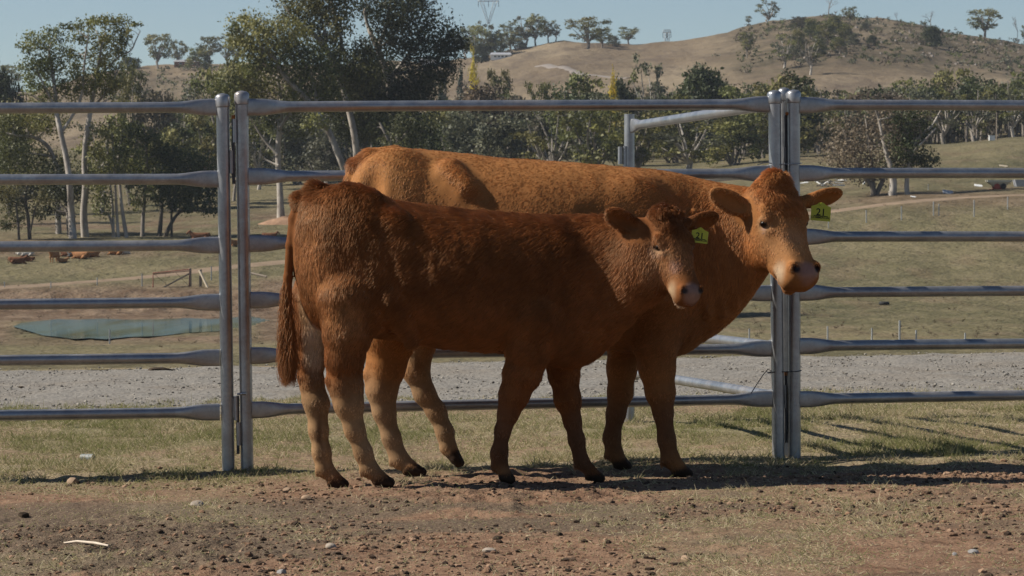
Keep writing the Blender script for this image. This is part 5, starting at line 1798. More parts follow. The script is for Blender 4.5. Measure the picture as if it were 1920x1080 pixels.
def build_trees():
    GB = 'pale gums above the dam pond'
    # --- the tall group in the middle
    hero('gum_tree', 'tall gum with white trunk leaning out to a broad crown by two fence posts', 655, 392,
         [[(655, 430, 7), (652, 345, 6.5), (643, 312, 6), (618, 250, 6), (597, 215, 5.5), (567, 177, 5), (533, 143, 4), (515, 110, 3)], [(597, 215, 3.5), (585, 150, 3), (560, 95, 2.2), (545, 50, 1.5)]],
         [(470, 58, 42, 30, 3), (500, 72, 48, 34), (450, 82, 26, 22, 3), (521, 102, 46, 32), (545, 66, 38, 30), (478, 112, 30, 22), (500, 130, 34, 20), (558, 118, 42, 34, 2), (595, 150, 46, 36, 2), (545, 150, 30, 20), (600, 108, 34, 30, 2), (440, 55, 14, 12), (465, 38, 18, 12), (570, 178, 28, 20, 2), (620, 185, 34, 26, 2), (590, 232, 22, 18, 1)],
         OLIVE, M_BARK_PALE, .42, 6.0, 3)
    hero('gum_tree', 'tallest gum with branching white upper limbs reaching past the top of the picture', 672, 398,
         [[(676, 420, 8), (670, 330, 7), (668, 280, 6.5), (661, 235, 6), (648, 185, 5.5), (632, 135, 5), (613, 93, 5), (588, 65, 4), (560, 43, 3), (533, 12, 2.2)], [(632, 135, 4), (640, 80, 3), (625, 20, 2.4), (615, -40, 1.6)], [(613, 93, 3), (606, 50, 2.2), (597, 10, 1.5)]],
         [(560, 8, 40, 26), (590, -15, 48, 34), (640, -5, 30, 30), (605, 25, 38, 26), (636, 40, 26, 26), (575, 52, 30, 20), (640, 88, 34, 28, 2), (652, 125, 40, 30, 2), (665, 160, 42, 34, 2), (610, 70, 24, 18), (545, 30, 22, 14), (600, -50, 50, 30), (650, -45, 30, 24), (690, 125, 36, 40, 2), (645, 165, 34, 30, 2)],
         OLIVE[:3], M_BARK_PALE, .42, 6.0, 5)
    hero('gum_tree', 'big gum with forked white trunk and a dark heavy crown, tallest toward the yellow poplar', 735, 402,
         [[(745, 430, 9), (740, 300, 8), (736, 240, 7.5), (733, 187, 7), (728, 150, 6.5), (719, 120, 5.5), (708, 90, 5), (698, 70, 4.5), (690, 50, 3.5), (683, 20, 2.5)], [(728, 150, 5), (748, 126, 4), (768, 100, 3), (790, 75, 2)], [(708, 90, 4), (722, 55, 3), (730, 10, 2.2), (735, -30, 1.5)]],
         [(698, 8, 30, 26), (735, 15, 46, 32), (780, 25, 46, 32), (760, -20, 50, 30), (710, -25, 34, 22), (770, 78, 44, 32), (818, 68, 42, 30, 2), (846, 80, 28, 22, 2), (838, 110, 30, 22, 2), (800, 118, 42, 30, 2), (745, 72, 34, 28), (718, 52, 26, 22), (690, 90, 22, 20), (760, 150, 46, 36, 2), (792, 168, 40, 30, 2), (830, 135, 24, 16), (725, 175, 34, 28, 2), (865, 78, 14, 14), (765, 200, 46, 30, 2), (700, 190, 30, 26, 2)],
         OLIVE[:3] if False else [(.060, .066, .028), (.048, .056, .024), (.032, .040, .017), (.092, .088, .040)], M_BARK_PALE, .42, 6.2, 7)
    hero('round_tree', 'dense dark round tree right behind the rump of the larger cow', 775, 386,
         [[(770, 440, 6), (762, 330, 5), (745, 270, 4)], [(765, 330, 3), (728, 262, 2.5), (712, 230, 2)]],
         [(790, 262, 40, 32), (757, 270, 36, 30), (812, 285, 26, 28), (730, 245, 30, 24, 3), (770, 235, 34, 20), (705, 240, 26, 22, 3), (745, 300, 40, 26), (795, 305, 36, 26)],
         DARKG + [(.085, .090, .030)], M_BARK_GREY, .40, 6.5, 9)
    hero('gum_tree', 'slim gum with one white trunk on the red mound seen through the fence', 526, 402,
         [[(527, 399, 9), (526, 385, 6.5), (524, 340, 5.5), (521, 290, 5.5), (524, 240, 5), (527, 190, 4), (520, 140, 2.5)], [(521, 290, 3), (495, 262, 2.5), (478, 235, 1.8)], [(524, 240, 3), (548, 205, 2.5), (566, 180, 1.8)], [(522, 310, 2), (500, 300, 1.6), (484, 283, 1.2)]],
         [(505, 185, 42, 30), (545, 195, 36, 26), (470, 175, 40, 28), (450, 150, 36, 24, 3), (430, 160, 36, 26), (480, 145, 32, 22), (500, 225, 28, 20, 2), (560, 240, 24, 22, 2), (480, 245, 22, 16)],
         OLIVE, M_BARK_PALE, .44, 4.8, 11)
    hero('dense_gum_tree', 'dark leafy gum filling the space between the leaning gum and the forked gum', 690, 408,
         [[(690, 420, 6), (688, 330, 5), (684, 250, 4), (680, 180, 3)]],
         [(640, 205, 44, 34), (690, 205, 46, 34), (740, 215, 40, 30), (600, 195, 34, 26), (665, 150, 44, 36), (710, 150, 40, 34), (620, 150, 36, 30), (700, 110, 34, 30), (680, 245, 36, 24), (770, 180, 34, 28), (810, 150, 26, 22), (640, 240, 24, 16)],
         DARKG, M_BARK_DARK, .42, 5.5, 41)
    # --- left group
    hero('gum_tree', 'tall airy gum with thick pale trunk, its open crown against the sky near the corner', 137, 368,
         [[(137, 449, 8), (134, 400, 6.5), (131, 350, 6), (125, 300, 5.5), (114, 250, 5), (105, 205, 4.5), (103, 170, 4), (96, 120, 3), (92, 95, 2)], [(105, 205, 3), (85, 165, 2), (68, 130, 1.5)], [(114, 250, 3), (150, 190, 2.5), (158, 120, 2), (165, 70, 1.3)], [(92, 200, 3), (60, 178, 2.5), (35, 175, 2)]],
         [(68, 78, 28, 18, 1), (98, 70, 24, 16), (80, 105, 32, 22), (60, 130, 28, 20), (98, 130, 26, 22), (118, 108, 22, 20), (62, 160, 24, 18), (100, 165, 26, 20), (132, 48, 16, 11), (165, 45, 22, 14), (150, 70, 20, 13, 1), (45, 90, 12, 12), (140, 100, 14, 14), (85, 190, 30, 16)],
         OLIVE, M_BARK_PALE, .36, 5.0, 13, 1.6)
    hero('gum_tree', 'tall gum with mottled trunk beside the thick pale one, a sprig against the sky', 159, 371,
         [[(160, 448, 8), (157, 400, 6.5), (160, 350, 6), (158, 300, 5), (163, 250, 5), (170, 205, 4.5), (180, 150, 3.5), (190, 90, 2.2)], [(180, 150, 2.2), (222, 107, 1.6), (245, 95, 1.4), (255, 75, 1.1), (263, 58, .8)], [(170, 205, 3), (205, 165, 2), (225, 120, 1.4)]],
         [(200, 45, 28, 16, 1), (228, 50, 22, 15), (185, 75, 28, 18), (215, 82, 26, 17), (240, 62, 12, 10), (258, 48, 13, 7), (188, 110, 26, 20), (222, 100, 16, 15), (150, 130, 24, 18), (170, 155, 34, 24, 1), (205, 130, 22, 18), (195, 165, 28, 22), (140, 165, 30, 22, 1), (215, 155, 22, 18), (170, 45, 14, 10), (230, 75, 12, 12)],
         OLIVE, M_BARK_PALE, .36, 5.0, 15, 1.6)
    hero('dead_limb_tree', 'olive tree with one long bare white bough arching out over its foliage', 108, 380,
         [[(110, 440, 6), (108, 360, 5), (107, 310, 5)], [(107, 312, 3.6), (90, 275, 4), (62, 257, 3), (30, 254, 2.2), (11, 249, 1.4)]],
         [(30, 230, 36, 28), (60, 215, 38, 26), (95, 225, 34, 26), (20, 290, 44, 36, 2), (60, 305, 44, 36, 2), (10, 340, 40, 30, 2), (115, 315, 36, 28, 1), (125, 345, 30, 24, 1), (85, 350, 36, 24, 2)],
         OLIVE, M_BARK_PALE, .38, 5.5, 17)
    hero('small_tree', 'small rounded tree with two thin dark stems at the fence rail, nearest the corner', 50, 366,
         [[(36, 452, 2.6), (34, 420, 2.2), (30, 380, 1.5)], [(56, 452, 4), (53, 410, 3.2), (48, 370, 2.5), (55, 330, 1.6)], [(53, 415, 2), (66, 390, 1.3)]],
         [(20, 385, 24, 20), (45, 370, 26, 22), (72, 400, 16, 14), (30, 415, 20, 14), (12, 420, 12, 14), (60, 350, 24, 20), (78, 375, 16, 16), (8, 365, 20, 20), (30, 345, 26, 18)],
         OLIVE + GREY[:1], M_BARK_DARK, .34, 5.0, 19, 1.2)
    hero('gum_tree', 'leafy gum with dark bushy crown between the mottled trunk and the trunk cluster', 132, 374,
         [[(131, 447, 5), (128, 410, 4.5), (126, 375, 4), (118, 340, 3)], [(127, 400, 2.5), (108, 375, 2), (98, 355, 1.4)]],
         [(100, 365, 28, 20), (125, 360, 30, 24), (150, 350, 26, 24), (118, 395, 20, 14), (105, 335, 30, 22), (165, 330, 24, 20), (90, 395, 16, 10)],
         DARKG + OLIVE[:1], M_BARK_GREY, .36, 5.0, 21, 1.5)
    hero('trunk_cluster', 'clump of slender pale trunks rising from one spot beneath sparse olive leaves', 225, 370,
         [[(212, 449, 3), (212, 400, 2.5), (207, 350, 2.2), (202, 290, 1.8), (205, 230, 1.4)], [(222, 449, 3.2), (219, 400, 2.8), (216, 350, 2.4), (214, 300, 2), (210, 250, 1.6)], [(238, 449, 4.2), (230, 400, 3.4), (226, 365, 3), (222, 300, 2.4), (232, 240, 1.8)], [(216, 430, 3), (205, 405, 2.4), (190, 400, 1.8), (186, 392, 1.3)]],
         [(195, 385, 22, 18), (185, 360, 22, 18, 1), (215, 300, 28, 24), (190, 310, 28, 24, 1), (240, 290, 28, 24), (205, 250, 30, 24), (235, 250, 26, 22), (180, 275, 26, 22), (178, 335, 22, 18)],
         OLIVE + GREY[:2], M_BARK_PALE, .36, 4.6, 23, 1.5)
    hero('gum_tree', 'straight dark gum with narrow trunk just past the slender trunk clump', 267, 372,
         [[(267, 448, 4.5), (268, 410, 3.6), (272, 360, 3), (275, 300, 2.4), (270, 240, 1.6)]],
         [(260, 340, 26, 22), (285, 350, 26, 22), (262, 375, 20, 16), (290, 315, 28, 24), (265, 300, 28, 24), (285, 265, 30, 22), (255, 255, 28, 20), (310, 290, 26, 22)],
         DARKG + OLIVE[:2], M_BARK_GREY, .36, 5.0, 25, 1.5)
    hero('forked_tree', 'low forked tree with one upright stem and one stem leaning toward the dented post', 300, 372,
         [[(298, 448, 5), (301, 420, 4), (303, 390, 3.2), (305, 340, 2.4)], [(308, 449, 4.5), (318, 425, 3.6), (330, 405, 3), (345, 395, 2.2), (370, 395, 1.6), (395, 400, 1)], [(322, 418, 2.6), (322, 390, 2), (330, 350, 1.4)]],
         [(320, 375, 26, 20), (345, 385, 24, 16), (370, 375, 28, 20), (395, 390, 22, 14), (345, 345, 30, 24), (375, 345, 30, 22), (315, 340, 26, 22), (400, 355, 20, 20), (300, 365, 18, 18), (350, 310, 32, 24), (385, 310, 26, 24), (320, 300, 28, 22)],
         DARKG + DARKG[:1], M_BARK_DARK, .36, 5.0, 27, 1.5)
    # --- second line behind the left group
    L2 = [('olive gum crown low behind the arching white bough', 'gum_1', 20, 450, 205, 110), ('grey limbed gum behind the mottled trunk', 'airy_2', 190, 455, 215, 120), ('dark leafy tree behind the slender trunk clump', 'gum_3', 245, 470, 225, 110),
          ('bushy dark tree behind the low forked tree', 'bush_1', 330, 452, 232, 130), ('olive bush at the back of the low forked tree, near the dented post', 'gum_2', 390, 462, 205, 110), ('airy pale limbed tree framed between the two fence posts', 'airy_1', 438, 470, 190, 90),
          ('twiggy grey tree behind the slim white trunk', 'airy_3', 485, 500, 215, 100), ('greyish bush behind the slim white trunk, nearer the leaning gum', 'greybush_1', 560, 520, 225, 120), ('grey bush tucked below the leaning white trunk', 'greybush_2', 610, 510, 240, 110),
          ('blue green rounded tree far behind, above the low forked tree', 'dome_2', 345, 640, 205, 100), ('pale olive tree behind the picture corner', 'gum_2', -25, 420, 180, 120), ('dark crown showing above the top rail near the sky sprig', 'gum_3', 245, 560, 108, 70),
          ('bare brownish bush on the slope above the top rail', 'brownbush_1', 290, 560, 160, 110), ('olive tree crowding the leaning gum above the fence posts', 'gum_1', 405, 520, 122, 110), ('rounded olive tree above the fence posts', 'bush_2', 450, 560, 108, 100), ('dark tree at the back of the picture corner', 'dome_1', 10, 560, 120, 80)]
    for lab, kind, px, D, top, w in L2:
        tree('gum_tree' if 'gum' in kind or 'airy' in kind else 'leafy_tree', lab, kind, px, D, top, w, 'trees behind the pond paddock')
    # --- middle distance behind the cattle
    MD = [('grey green bush beyond the dark round tree', 'greybush_1', 868, 470, 205, 110), ('wide grey bush above the back of the cow', 'greybush_2', 940, 460, 212, 110), ('wide olive tree with pale limbs above the middle of the cow back', 'airy_2', 1030, 452, 188, 140),
          ('dark olive tree beside the raised steel panel post', 'gum_3', 1115, 446, 192, 120), ('dark leafy tree just behind the free standing panel post', 'gum_1', 1195, 452, 205, 100), ('spreading tree with pale forked limbs inside the swung panel', 'airy_1', 1290, 470, 208, 150),
          ('dark bushy tree behind the swung panel rail', 'bush_1', 1375, 500, 205, 110), ('dark tree left of the paired posts', 'gum_2', 1430, 520, 196, 90), ('dark tree right of the paired posts', 'gum_3', 1535, 540, 200, 80),
          ('small grey gum standing alone beside the yellow poplar', 'gum_1', 935, 640, 125, 46), ('pale olive bush under the small grey gum', 'brownbush_2', 905, 530, 160, 110), ('small olive gum in the dry gully', 'gum_2', 1010, 600, 147, 52),
          ('wide olive dome above the long top rail', 'bush_2', 1085, 560, 138, 120), ('dark bushy dome beside the second yellow poplar', 'dome_1', 1165, 580, 142, 52), ('airy gum with pale limbs standing above the top rail', 'airy_3', 1213, 590, 106, 84),
          ('dense dark green dome tree above the swung panel', 'dome_2', 1315, 560, 122, 104), ('olive crowned gum between the dome and the paired posts', 'gum_3', 1395, 540, 158, 100), ('broad brown green dome behind the paired posts', 'bush_1', 1480, 520, 134, 130),
          ('low olive bush filling the gap below the dark dome', 'bush_2', 1260, 530, 178, 100), ('olive bush under the top rail beside the round tree', 'bush_1', 840, 520, 188, 90), ('low grey bush between the domes above the rail', 'greybush_2', 1120, 520, 172, 90)]
    for lab, kind, px, D, top, w in MD:
        w *= 1.22
        tree('gum_tree' if 'gum' in kind or 'airy' in kind else 'leafy_tree', lab, kind, px, D, top, w, 'trees along the dry valley')
    tree('conifer', 'blue green conifer beside the yellow poplar on the slope', 'conifer_1', 866, 705, 122, 32, 'conifers on the slope')
    tree('conifer', 'blue green conifer nearest the dark gum crown', 'conifer_2', 829, 712, 124, 28, 'conifers on the slope')
    tree('poplar', 'yellow poplar next to the blue green conifer', 'poplar_1', 888, 640, 106, 30, 'yellow autumn poplars')
    tree('poplar', 'yellow poplar beside the dark bushy dome above the rail', 'poplar_2', 1149, 540, 136, 26, 'yellow autumn poplars')
    # --- right side
    RT = [('airy brown tree with pale limbs on the far flat', 'airy_2', 1690, 600, 152, 100), ('dark gum tallest of the far flat trees', 'gum_1', 1785, 610, 126, 80), ('olive tree toward the picture edge on the far flat', 'gum_3', 1860, 600, 155, 80), ('olive tree cut by the picture edge', 'gum_2', 1925, 600, 160, 90),
          ('thin trunked gum behind the utility pole', 'airy_3', 1900, 560, 172, 70), ('thin trunked gum in the row left of the utility pole', 'airy_1', 1825, 565, 178, 70), ('thin trunked gum at the start of the pole row', 'airy_2', 1770, 570, 172, 80), ('brown bush behind the twiggy tree', 'brownbush_1', 1610, 590, 168, 110),
          ('grey tree right of the twiggy tree top', 'greybush_1', 1735, 600, 170, 80), ('pale twiggy crown poking above the rail', 'brownbush_2', 1665, 560, 175, 90)]
    for lab, kind, px, D, top, w in RT:
        w *= 1.25
        tree('gum_tree' if 'gum' in kind or 'airy' in kind else 'leafy_tree', lab, kind, px, D, top, w, 'trees on the far flat')
    # twiggy tree and the green one beside it
    D = on_ray(1640, 366)
    twg = [(1600, 250, 48, 36), (1640, 225, 50, 30), (1575, 285, 36, 34), (1620, 290, 50, 36), (1655, 270, 40, 36), (1590, 320, 40, 24), (1640, 325, 44, 22), (1685, 235, 40, 26), (1720, 215, 36, 22)]
    hero('twiggy_tree', 'leafless brownish twiggy tree with several dark stems behind the cow ear', 1640, D,
         [[(1638, 368, 6), (1636, 350, 5), (1620, 330, 4), (1600, 290, 3), (1580, 240, 1.6)], [(1640, 366, 5), (1652, 345, 4.5), (1660, 320, 3.5), (1668, 270, 2.5), (1672, 215, 1.5)], [(1638, 352, 4), (1636, 320, 3.5), (1630, 270, 2.2), (1622, 215, 1.4)]],
         twg, [(.150, .115, .078), (.125, .098, .070), (.175, .135, .092)], M_BARK_GREY, .42, 3.0, 31, 1.8)
    hero('gum_tree', 'green leafed tree with pale forked limbs beside the leafless twiggy one', 1690, D - 4,
         [[(1672, 368, 8), (1675, 345, 7), (1672, 320, 6), (1660, 280, 4), (1648, 225, 2.4), (1640, 200, 1.6)], [(1702, 366, 5), (1700, 345, 4.5), (1705, 310, 3.5), (1720, 262, 3.2), (1748, 235, 2.4), (1765, 205, 1.5)], [(1712, 285, 2.6), (1735, 262, 2.2), (1755, 240, 1.4)]],
         [(1700, 250, 34, 24), (1690, 280, 32, 24), (1720, 290, 28, 20), (1700, 305, 38, 16, 1), (1735, 305, 22, 14, 1), (1715, 225, 28, 20, 0), (1680, 220, 18, 16)],
         DARKG[1:] + BRIGHT[:1], M_BARK_PALE, .38, 5.4, 33, 1.4)
    # hidden behind the cattle: its shade falls on the paddock
    tree('leafy_tree', 'broad tree hidden behind the cattle, casting the long shade on the paddock', 'dome_1', 1235, 236, 370, 190, None)
    # --- ridge and hill
    HT = [('wide dark gum clump on the ridge above the farmhouse roof', 'gum_1', 297, None, 62, 62, 130), ('gum touching the wide dark clump on the ridge', 'gum_3', 335, None, 75, 40, 126), ('gum on the ridge left of the house chimney end', 'gum_2', 392, None, 66, 50, 124),
          ('gum at the end of the house row on the ridge', 'airy_1', 425, None, 62, 46, 124), ('low round gum on the ridge beside the sky sprig', 'dome_1', 245, None, 106, 42, 132), ('gum on the ridge at the picture corner', 'gum_2', 15, None, 120, 64, 178),
          ('grey gum on the ridge beside the dark crown', 'airy_2', 875, None, 50, 55, 112), ('grey gum below the tall pylon', 'airy_3', 915, None, 42, 60, 108), ('spreading gum beside the tall pylon', 'airy_1', 985, None, 27, 66, 90), ('upright gum next to the spreading one on the ridge', 'gum_2', 1028, None, 37, 36, 80),
          ('broad dark gum alone on the ridge between the pylons', 'gum_1', 1102, None, 32, 88, 92), ('small gum on the ridge toward the small pylon', 'gum_3', 1178, None, 50, 46, 82), ('low gum behind the broad dark one on the ridge', 'greybush_1', 1150, None, 66, 30, 86), ('small gum by the white long building', 'dome_1', 903, None, 80, 34, 118),
          ('wide gum in the ridge clump left of the tall pylon', 'gum_1', 892, None, 46, 60, 114), ('low gum filling the ridge clump below the pylon', 'bush_2', 930, None, 62, 60, 106), ('gum between the pylon clump and the spreading gum', 'gum_3', 957, None, 45, 52, 96),
          ('gum overlapping the spreading gum on the ridge', 'gum_1', 1004, None, 30, 48, 86), ('gum at the end of the ridge clump, thin crowned', 'airy_3', 1042, None, 45, 34, 80), ('low bush under the ridge clump', 'bush_1', 968, None, 70, 50, 96), ('dark gum low on the ridge against the broad gum', 'gum_2', 1128, None, 52, 44, 88), ('scrubby gum in front of the farmhouse ridge', 'bush_1', 375, None, 88, 60, 132), ('gum behind the ridge end of the house row', 'gum_3', 445, None, 66, 50, 124),
          ('umbrella shaped gum on the hill crest', 'airy_2', 1440, None, 0, 58, 46), ('tiny gum on the crest beside the umbrella shaped one', 'gum_1', 1403, None, 30, 14, 50), ('bare topped tree at the summit', 'bare_1', 1553, None, -14, 44, 34), ('dark gum right of the summit tree', 'gum_3', 1592, None, 12, 30, 44),
          ('leaning gum on the open slope below the crest', 'gum_2', 1400, None, 58, 34, 112), ('pale stemmed gum low on the hill side', 'airy_3', 1518, None, 68, 62, 140), ('grey gum on the hill beside the pale stemmed one', 'airy_1', 1470, None, 64, 66, 126),
          ('round dark shrub alone on the hill', 'dome_2', 1634, None, 66, 22, 84), ('rounded gum on the hill with long shadow', 'dome_1', 1746, None, 48, 44, 86), ('bare dead tree behind the rounded gum', 'bare_2', 1744, None, 16, 34, 54), ('bare sapling on the hill crest', 'bare_3', 1682, None, 18, 18, 42),
          ('big pair crowned gum on the crest', 'gum_1', 1845, None, 16, 70, 70), ('bare pole like tree on the crest near the picture edge', 'bare_1', 1906, None, 18, 26, 82), ('small dark shrub on the hill', 'bush_1', 1724, None, 88, 14, 100), ('half dead gum at the picture edge on the crest', 'gum_2', 1922, None, 46, 22, 84)]
    for lab, kind, px, D, top, w, base in HT:
        D = on_ray(px, base, 660, 1178) if D is None else D
        D = min(D, 1178)
        nm = 'dead_tree' if kind.startswith('bare') else ('shrub' if 'shrub' in lab else 'gum_tree')
        tree(nm, lab, kind, px, D, top, w, 'trees on the ridge')
    sc = [(1497, 74, 30, 46), (1520, 55, 40, 40), (1545, 60, 50, 44), (1565, 48, 44, 36), (1500, 44, 50, 26), (1585, 62, 36, 38), (1600, 76, 30, 30), (1535, 90, 40, 34), (1570, 84, 40, 30), (1620, 50, 20, 18), (1488, 100, 40, 26)]
    labs = ['low scrub clump under the umbrella gum', 'scrub clump left of the summit', 'big scrub clump just below the summit', 'scrub clump around the summit tree', 'scrub strip on the crest left of the summit', 'scrub below the dark summit gum', 'scrub at the lower right of the summit thicket', 'scrub in the middle of the summit thicket', 'scrub on the lower side of the summit thicket', 'tiny scrub right of the summit', 'scrub on the lower left of the summit thicket']
    kinds = ['bush_1', 'bush_2', 'bush_1', 'bush_2', 'greybush_1', 'bush_1', 'greybush_2', 'bush_2', 'bush_1', 'greybush_1', 'greybush_2']
    for (px, cy, w, h), lab, kind in zip(sc, labs, kinds):
        D = min(1176, on_ray(px, cy + h * .45, 700, 1176))
        tree('scrub', lab, kind, px, D, cy - h * .5, w, 'scrub on the hill summit', cat='shrub')

def build_woods():
    """the far wood that reads as one mass behind the valley, and the scattered low scrub of the hill"""
    rng = np.random.default_rng(5)
    bl = []
    mb = MB()
    for i in range(760):
        px = rng.uniform(330, 2050)
        D = rng.uniform(575, 655)
        g = ground_pt(px, D)
        hh = rng.uniform(6.5, 12.5) * (1.0 if px < 1500 else .95)
        if 960 < px < 1010 or 700 < px < 830: hh *= .8
        w = rng.uniform(1.6, 3.2)
        for k in range(3):
            bl.append((g + Vector((rng.normal(0, 1.3), rng.normal(0, 1), hh * rng.uniform(.45, 1))), (w, w, w * .7)))
        mb.tube([g - Vector((0, 0, .4)), g + Vector((rng.normal(0, .4), 0, hh))], [.2, .08], 4, cap=False)
    cols = [OLIVE[0], OLIVE[2], DARKG[1], DARKG[2], GREY[0], GREY[2], BROWN[1]]
    V, Q, C = leaves(bl, lambda r: 5.5 * (r[0] * r[2] * 4) / .49 * .5, .7, rng, cols)
    o = mesh_np('far_woodland', V, Q, M_LEAF, None, False, {'Col': C})
    o['kind'] = 'stuff'
    o['label'] = 'distant olive woodland along the dry valley floor'
    t = mb.build('woodland_stems', M_BARK_GREY, None, (0, 0, 0), True)
    t['kind'] = 'stuff'; t['label'] = 'thin grey stems of the distant woodland'
    # low scrub and rocks over the hill
    bl = []
    for i in range(900):
        px = rng.uniform(1330, 1960) if i < 650 else rng.uniform(200, 480)
        D = rng.uniform(930, 1176) if i < 650 else rng.uniform(860, 1140)
        if i < 650 and rng.random() > float(smooth(1330, 1480, np.array(px))) * .9 + .1: continue
        g = ground_pt(px, D)
        w = rng.uniform(.5, 1.5) if rng.random() < .85 else rng.uniform(1.5, 2.6)
        bl.append((g + Vector((0, 0, w * .5)), (w, w, w * .7)))
    V, Q, C = leaves(bl, lambda r: 10 + 8 * r[0] ** 2, .7, rng, [OLIVE[2], DARKG[2], GREY[2], BROWN[1], (.10, .075, .05)])
    o = mesh_np('hill_scrub', V, Q, M_LEAF, None, False, {'Col': C})
    o['kind'] = 'stuff'; o['label'] = 'low scattered scrub on the stony hill'
# ------------------------------------------------------------------ things in the paddock and on the ridge
M_WHITE = plain('white_paint', (.70, .70, .68), .6, 0, .06, 3)
M_GLASS = N('window_glass').base((.03, .04, .05)).p(rough=.08, spec=.6).m
M_ROOF = plain('grey_roof', (.33, .34, .36), .6, .2, .12, 4)
M_BRICK = plain('house_brick', (.24, .11, .08), .85, 0, .15, 6)
M_WOOD = plain('weathered_wood', (.22, .18, .14), .9, 0, .3, 12)
M_PALEWOOD = plain('pale_timber', (.45, .38, .28), .85, 0, .2, 12)
M_STEELGREY = plain('pale_steel_post', (.42, .43, .43), .6, .4, .15, 20)
M_RUBBER = plain('tyre_rubber', (.022, .022, .023), .8, 0, .3, 20)

def build_paddock_things():
    # wire fence stakes
    rows = [('short pale stake of the near paddock fence', 'stakes of the near paddock fence', [(1405, 644, 616), (1552, 640, 612), (1635, 641, 615), (1687, 640, 601), (1718, 641, 619), (1810, 640, 624), (205, 645, 617)]),
            ('pale stake of the paddock fence beside the dirt track', 'stakes of the fence along the track', [(1553, 428, 414), (1624, 418, 394), (1690, 413, 387), (1750, 406, 378), (1760, 406, 382), (1826, 407, 375), (1889, 393, 369), (1740, 357, 345)]),
            ('thin stake on the bank behind the pond', 'stakes behind the pond', [(8, 541, 528), (95, 542, 528), (182, 537, 520), (266, 538, 513), (396, 527, 499), (540, 540, 500)])]
    spots = {1405: 'half hidden under the cow chin', 1552: 'right of the paired posts', 1635: 'left of the taller stake', 1687: 'tallest of its row', 1718: 'just right of the tallest', 1810: 'last before the picture edge', 205: 'in front of the pond water',
             1553: 'below the cow ear tag', 1624: 'second from the ear tag', 1690: 'third from the ear tag', 1750: 'left one of the close pair', 1760: 'right one of the close pair', 1826: 'below the red wheeled hopper', 1889: 'nearest the grey trailer', 1740: 'near the grey sheet',
             8: 'at the picture corner', 95: 'second from the picture corner', 182: 'third from the picture corner', 266: 'next to the rusty gate', 396: 'between rusty gate and dented post', 540: 'hidden by the calf tail'}
    for lab, grp, lst in rows:
        for px, y0, y1 in lst:
            D = on_ray(px, y0, 190)
            g = ground_pt(px, D)
            h = z_of(y1, D) - g.z
            w = .028 if h < 1.3 else .035
            mb = MB()
            # star picket: three fins
            for a in (0, 2.1, 4.2):
                mb.box(g + Vector((math.cos(a) * w, math.sin(a) * w, h / 2 - .1)), (2 * w, .02, h + .2), Matrix.Rotation(a, 3, 'Z'))
            o = mb.build('fence_stake', M_STEELGREY, None, g)
            tag(o, lab + ', ' + spots[px], 'stake', grp)
    # rusty field gate with strutted post
    D = on_ray(320, 540, 250)
    g = ground_pt(320, D)
    s = D / F
    Q = lambda px, py: P(px, py, D)
    rt = thing('field_gate', 'rusty tubular field gate with diagonal brace standing behind the pond', 'gate', g)
    def bar(nm, pts, r, mat, par): 
        mb = MB(); mb.tube(pts, [r] * len(pts), 6); return mb.build(nm, mat, par, g, True)
    red = plain('rusty_red_pipe', (.20, .07, .05), .8, .1, .3, 9)
    bar('gate_frame', [Q(287, 541), Q(287, 512), Q(355, 505), Q(355, 538)], .075, red, rt)
    bar('gate_frame', [Q(287, 514.5), Q(355, 508)], .05, red, rt)
    bar('gate_rail', [Q(287, 540), Q(355, 537)], .035, M_DARKSTEEL, rt)
    bar('gate_rail', [Q(287, 527), Q(355, 522)], .015, M_DARKSTEEL, rt)
    bar('diagonal_brace', [Q(305, 540), Q(355, 513)], .09, M_WOOD, rt)
    bar('stay_wire', [Q(288, 513), Q(318, 538)], .02, M_DARKSTEEL, rt)
    bar('stay_wire', [Q(330, 512), Q(354, 536)], .02, M_DARKSTEEL, rt)
    bar('gate_mesh', [Q(310, 512), Q(311, 539)], .012, M_DARKSTEEL, rt)
    for lab, px, y0, y1, x2, y2, x3, mat in (('dark hanging post at the braced end of the rusty gate', 356.5, 538, 503, None, None, None, M_WOOD), ('dark post with pale leaning strut past the rusty gate', 376, 538, 505, 390, 541, 374, M_WOOD), ('dark strainer post with long fallen brace beside the calf tail', 449, 526, 497, 500, 519, 470, M_WOOD)):
        D2 = on_ray(px, y0, 250); g2 = ground_pt(px, D2)
        r = thing('gate_post', lab, 'post', g2, 'wooden posts by the rusty gate')
        mb = MB(); mb.tube([g2 - Vector((0, 0, .2)), P(px, y1, D2)], [.15, .14], 8); mb.build('post_shaft', mat, r, g2, True)
        if x2:
            mb = MB(); mb.tube([P(x3, 507 if x3 < 400 else 512, D2), P(x2, y2, D2 - 1)], [.12, .12], 7); mb.build('strut', M_PALEWOOD if px < 400 else M_WOOD, r, g2, True)
    # wire run between strainer posts
    # tyre
    D = on_ray(1658, 572, 200); g = ground_pt(1658, D)
    R0 = 10.0 * D / F
    rt = thing('tyre', 'old black tyre lying flat on the grass right of the paired posts', 'tyre', g)
    V, Qd = [], []
    n, m = 28, 12
    for i in range(n):
        a = 2 * math.pi * i / n
        for j in range(m):
            b = 2 * math.pi * j / m
            rr = R0 * (.76 + .24 * math.cos(b)); zz = R0 * .30 * (1 + math.sin(b) * 1.0) * 1.0
            V.append((g.x + rr * math.cos(a), g.y + rr * math.sin(a), g.z + zz))
    for i in range(n):
        for j in range(m):
            Qd.append((i * m + j, ((i + 1) % n) * m + j, ((i + 1) % n) * m + (j + 1) % m, i * m + (j + 1) % m))
    mesh_np('tyre_body', np.array(V), np.array(Qd), M_RUBBER, rt, True, None, g)
    # hopper on red wheels
    D = on_ray(1872, 356, 250); g = ground_pt(1872, D); s = D / F
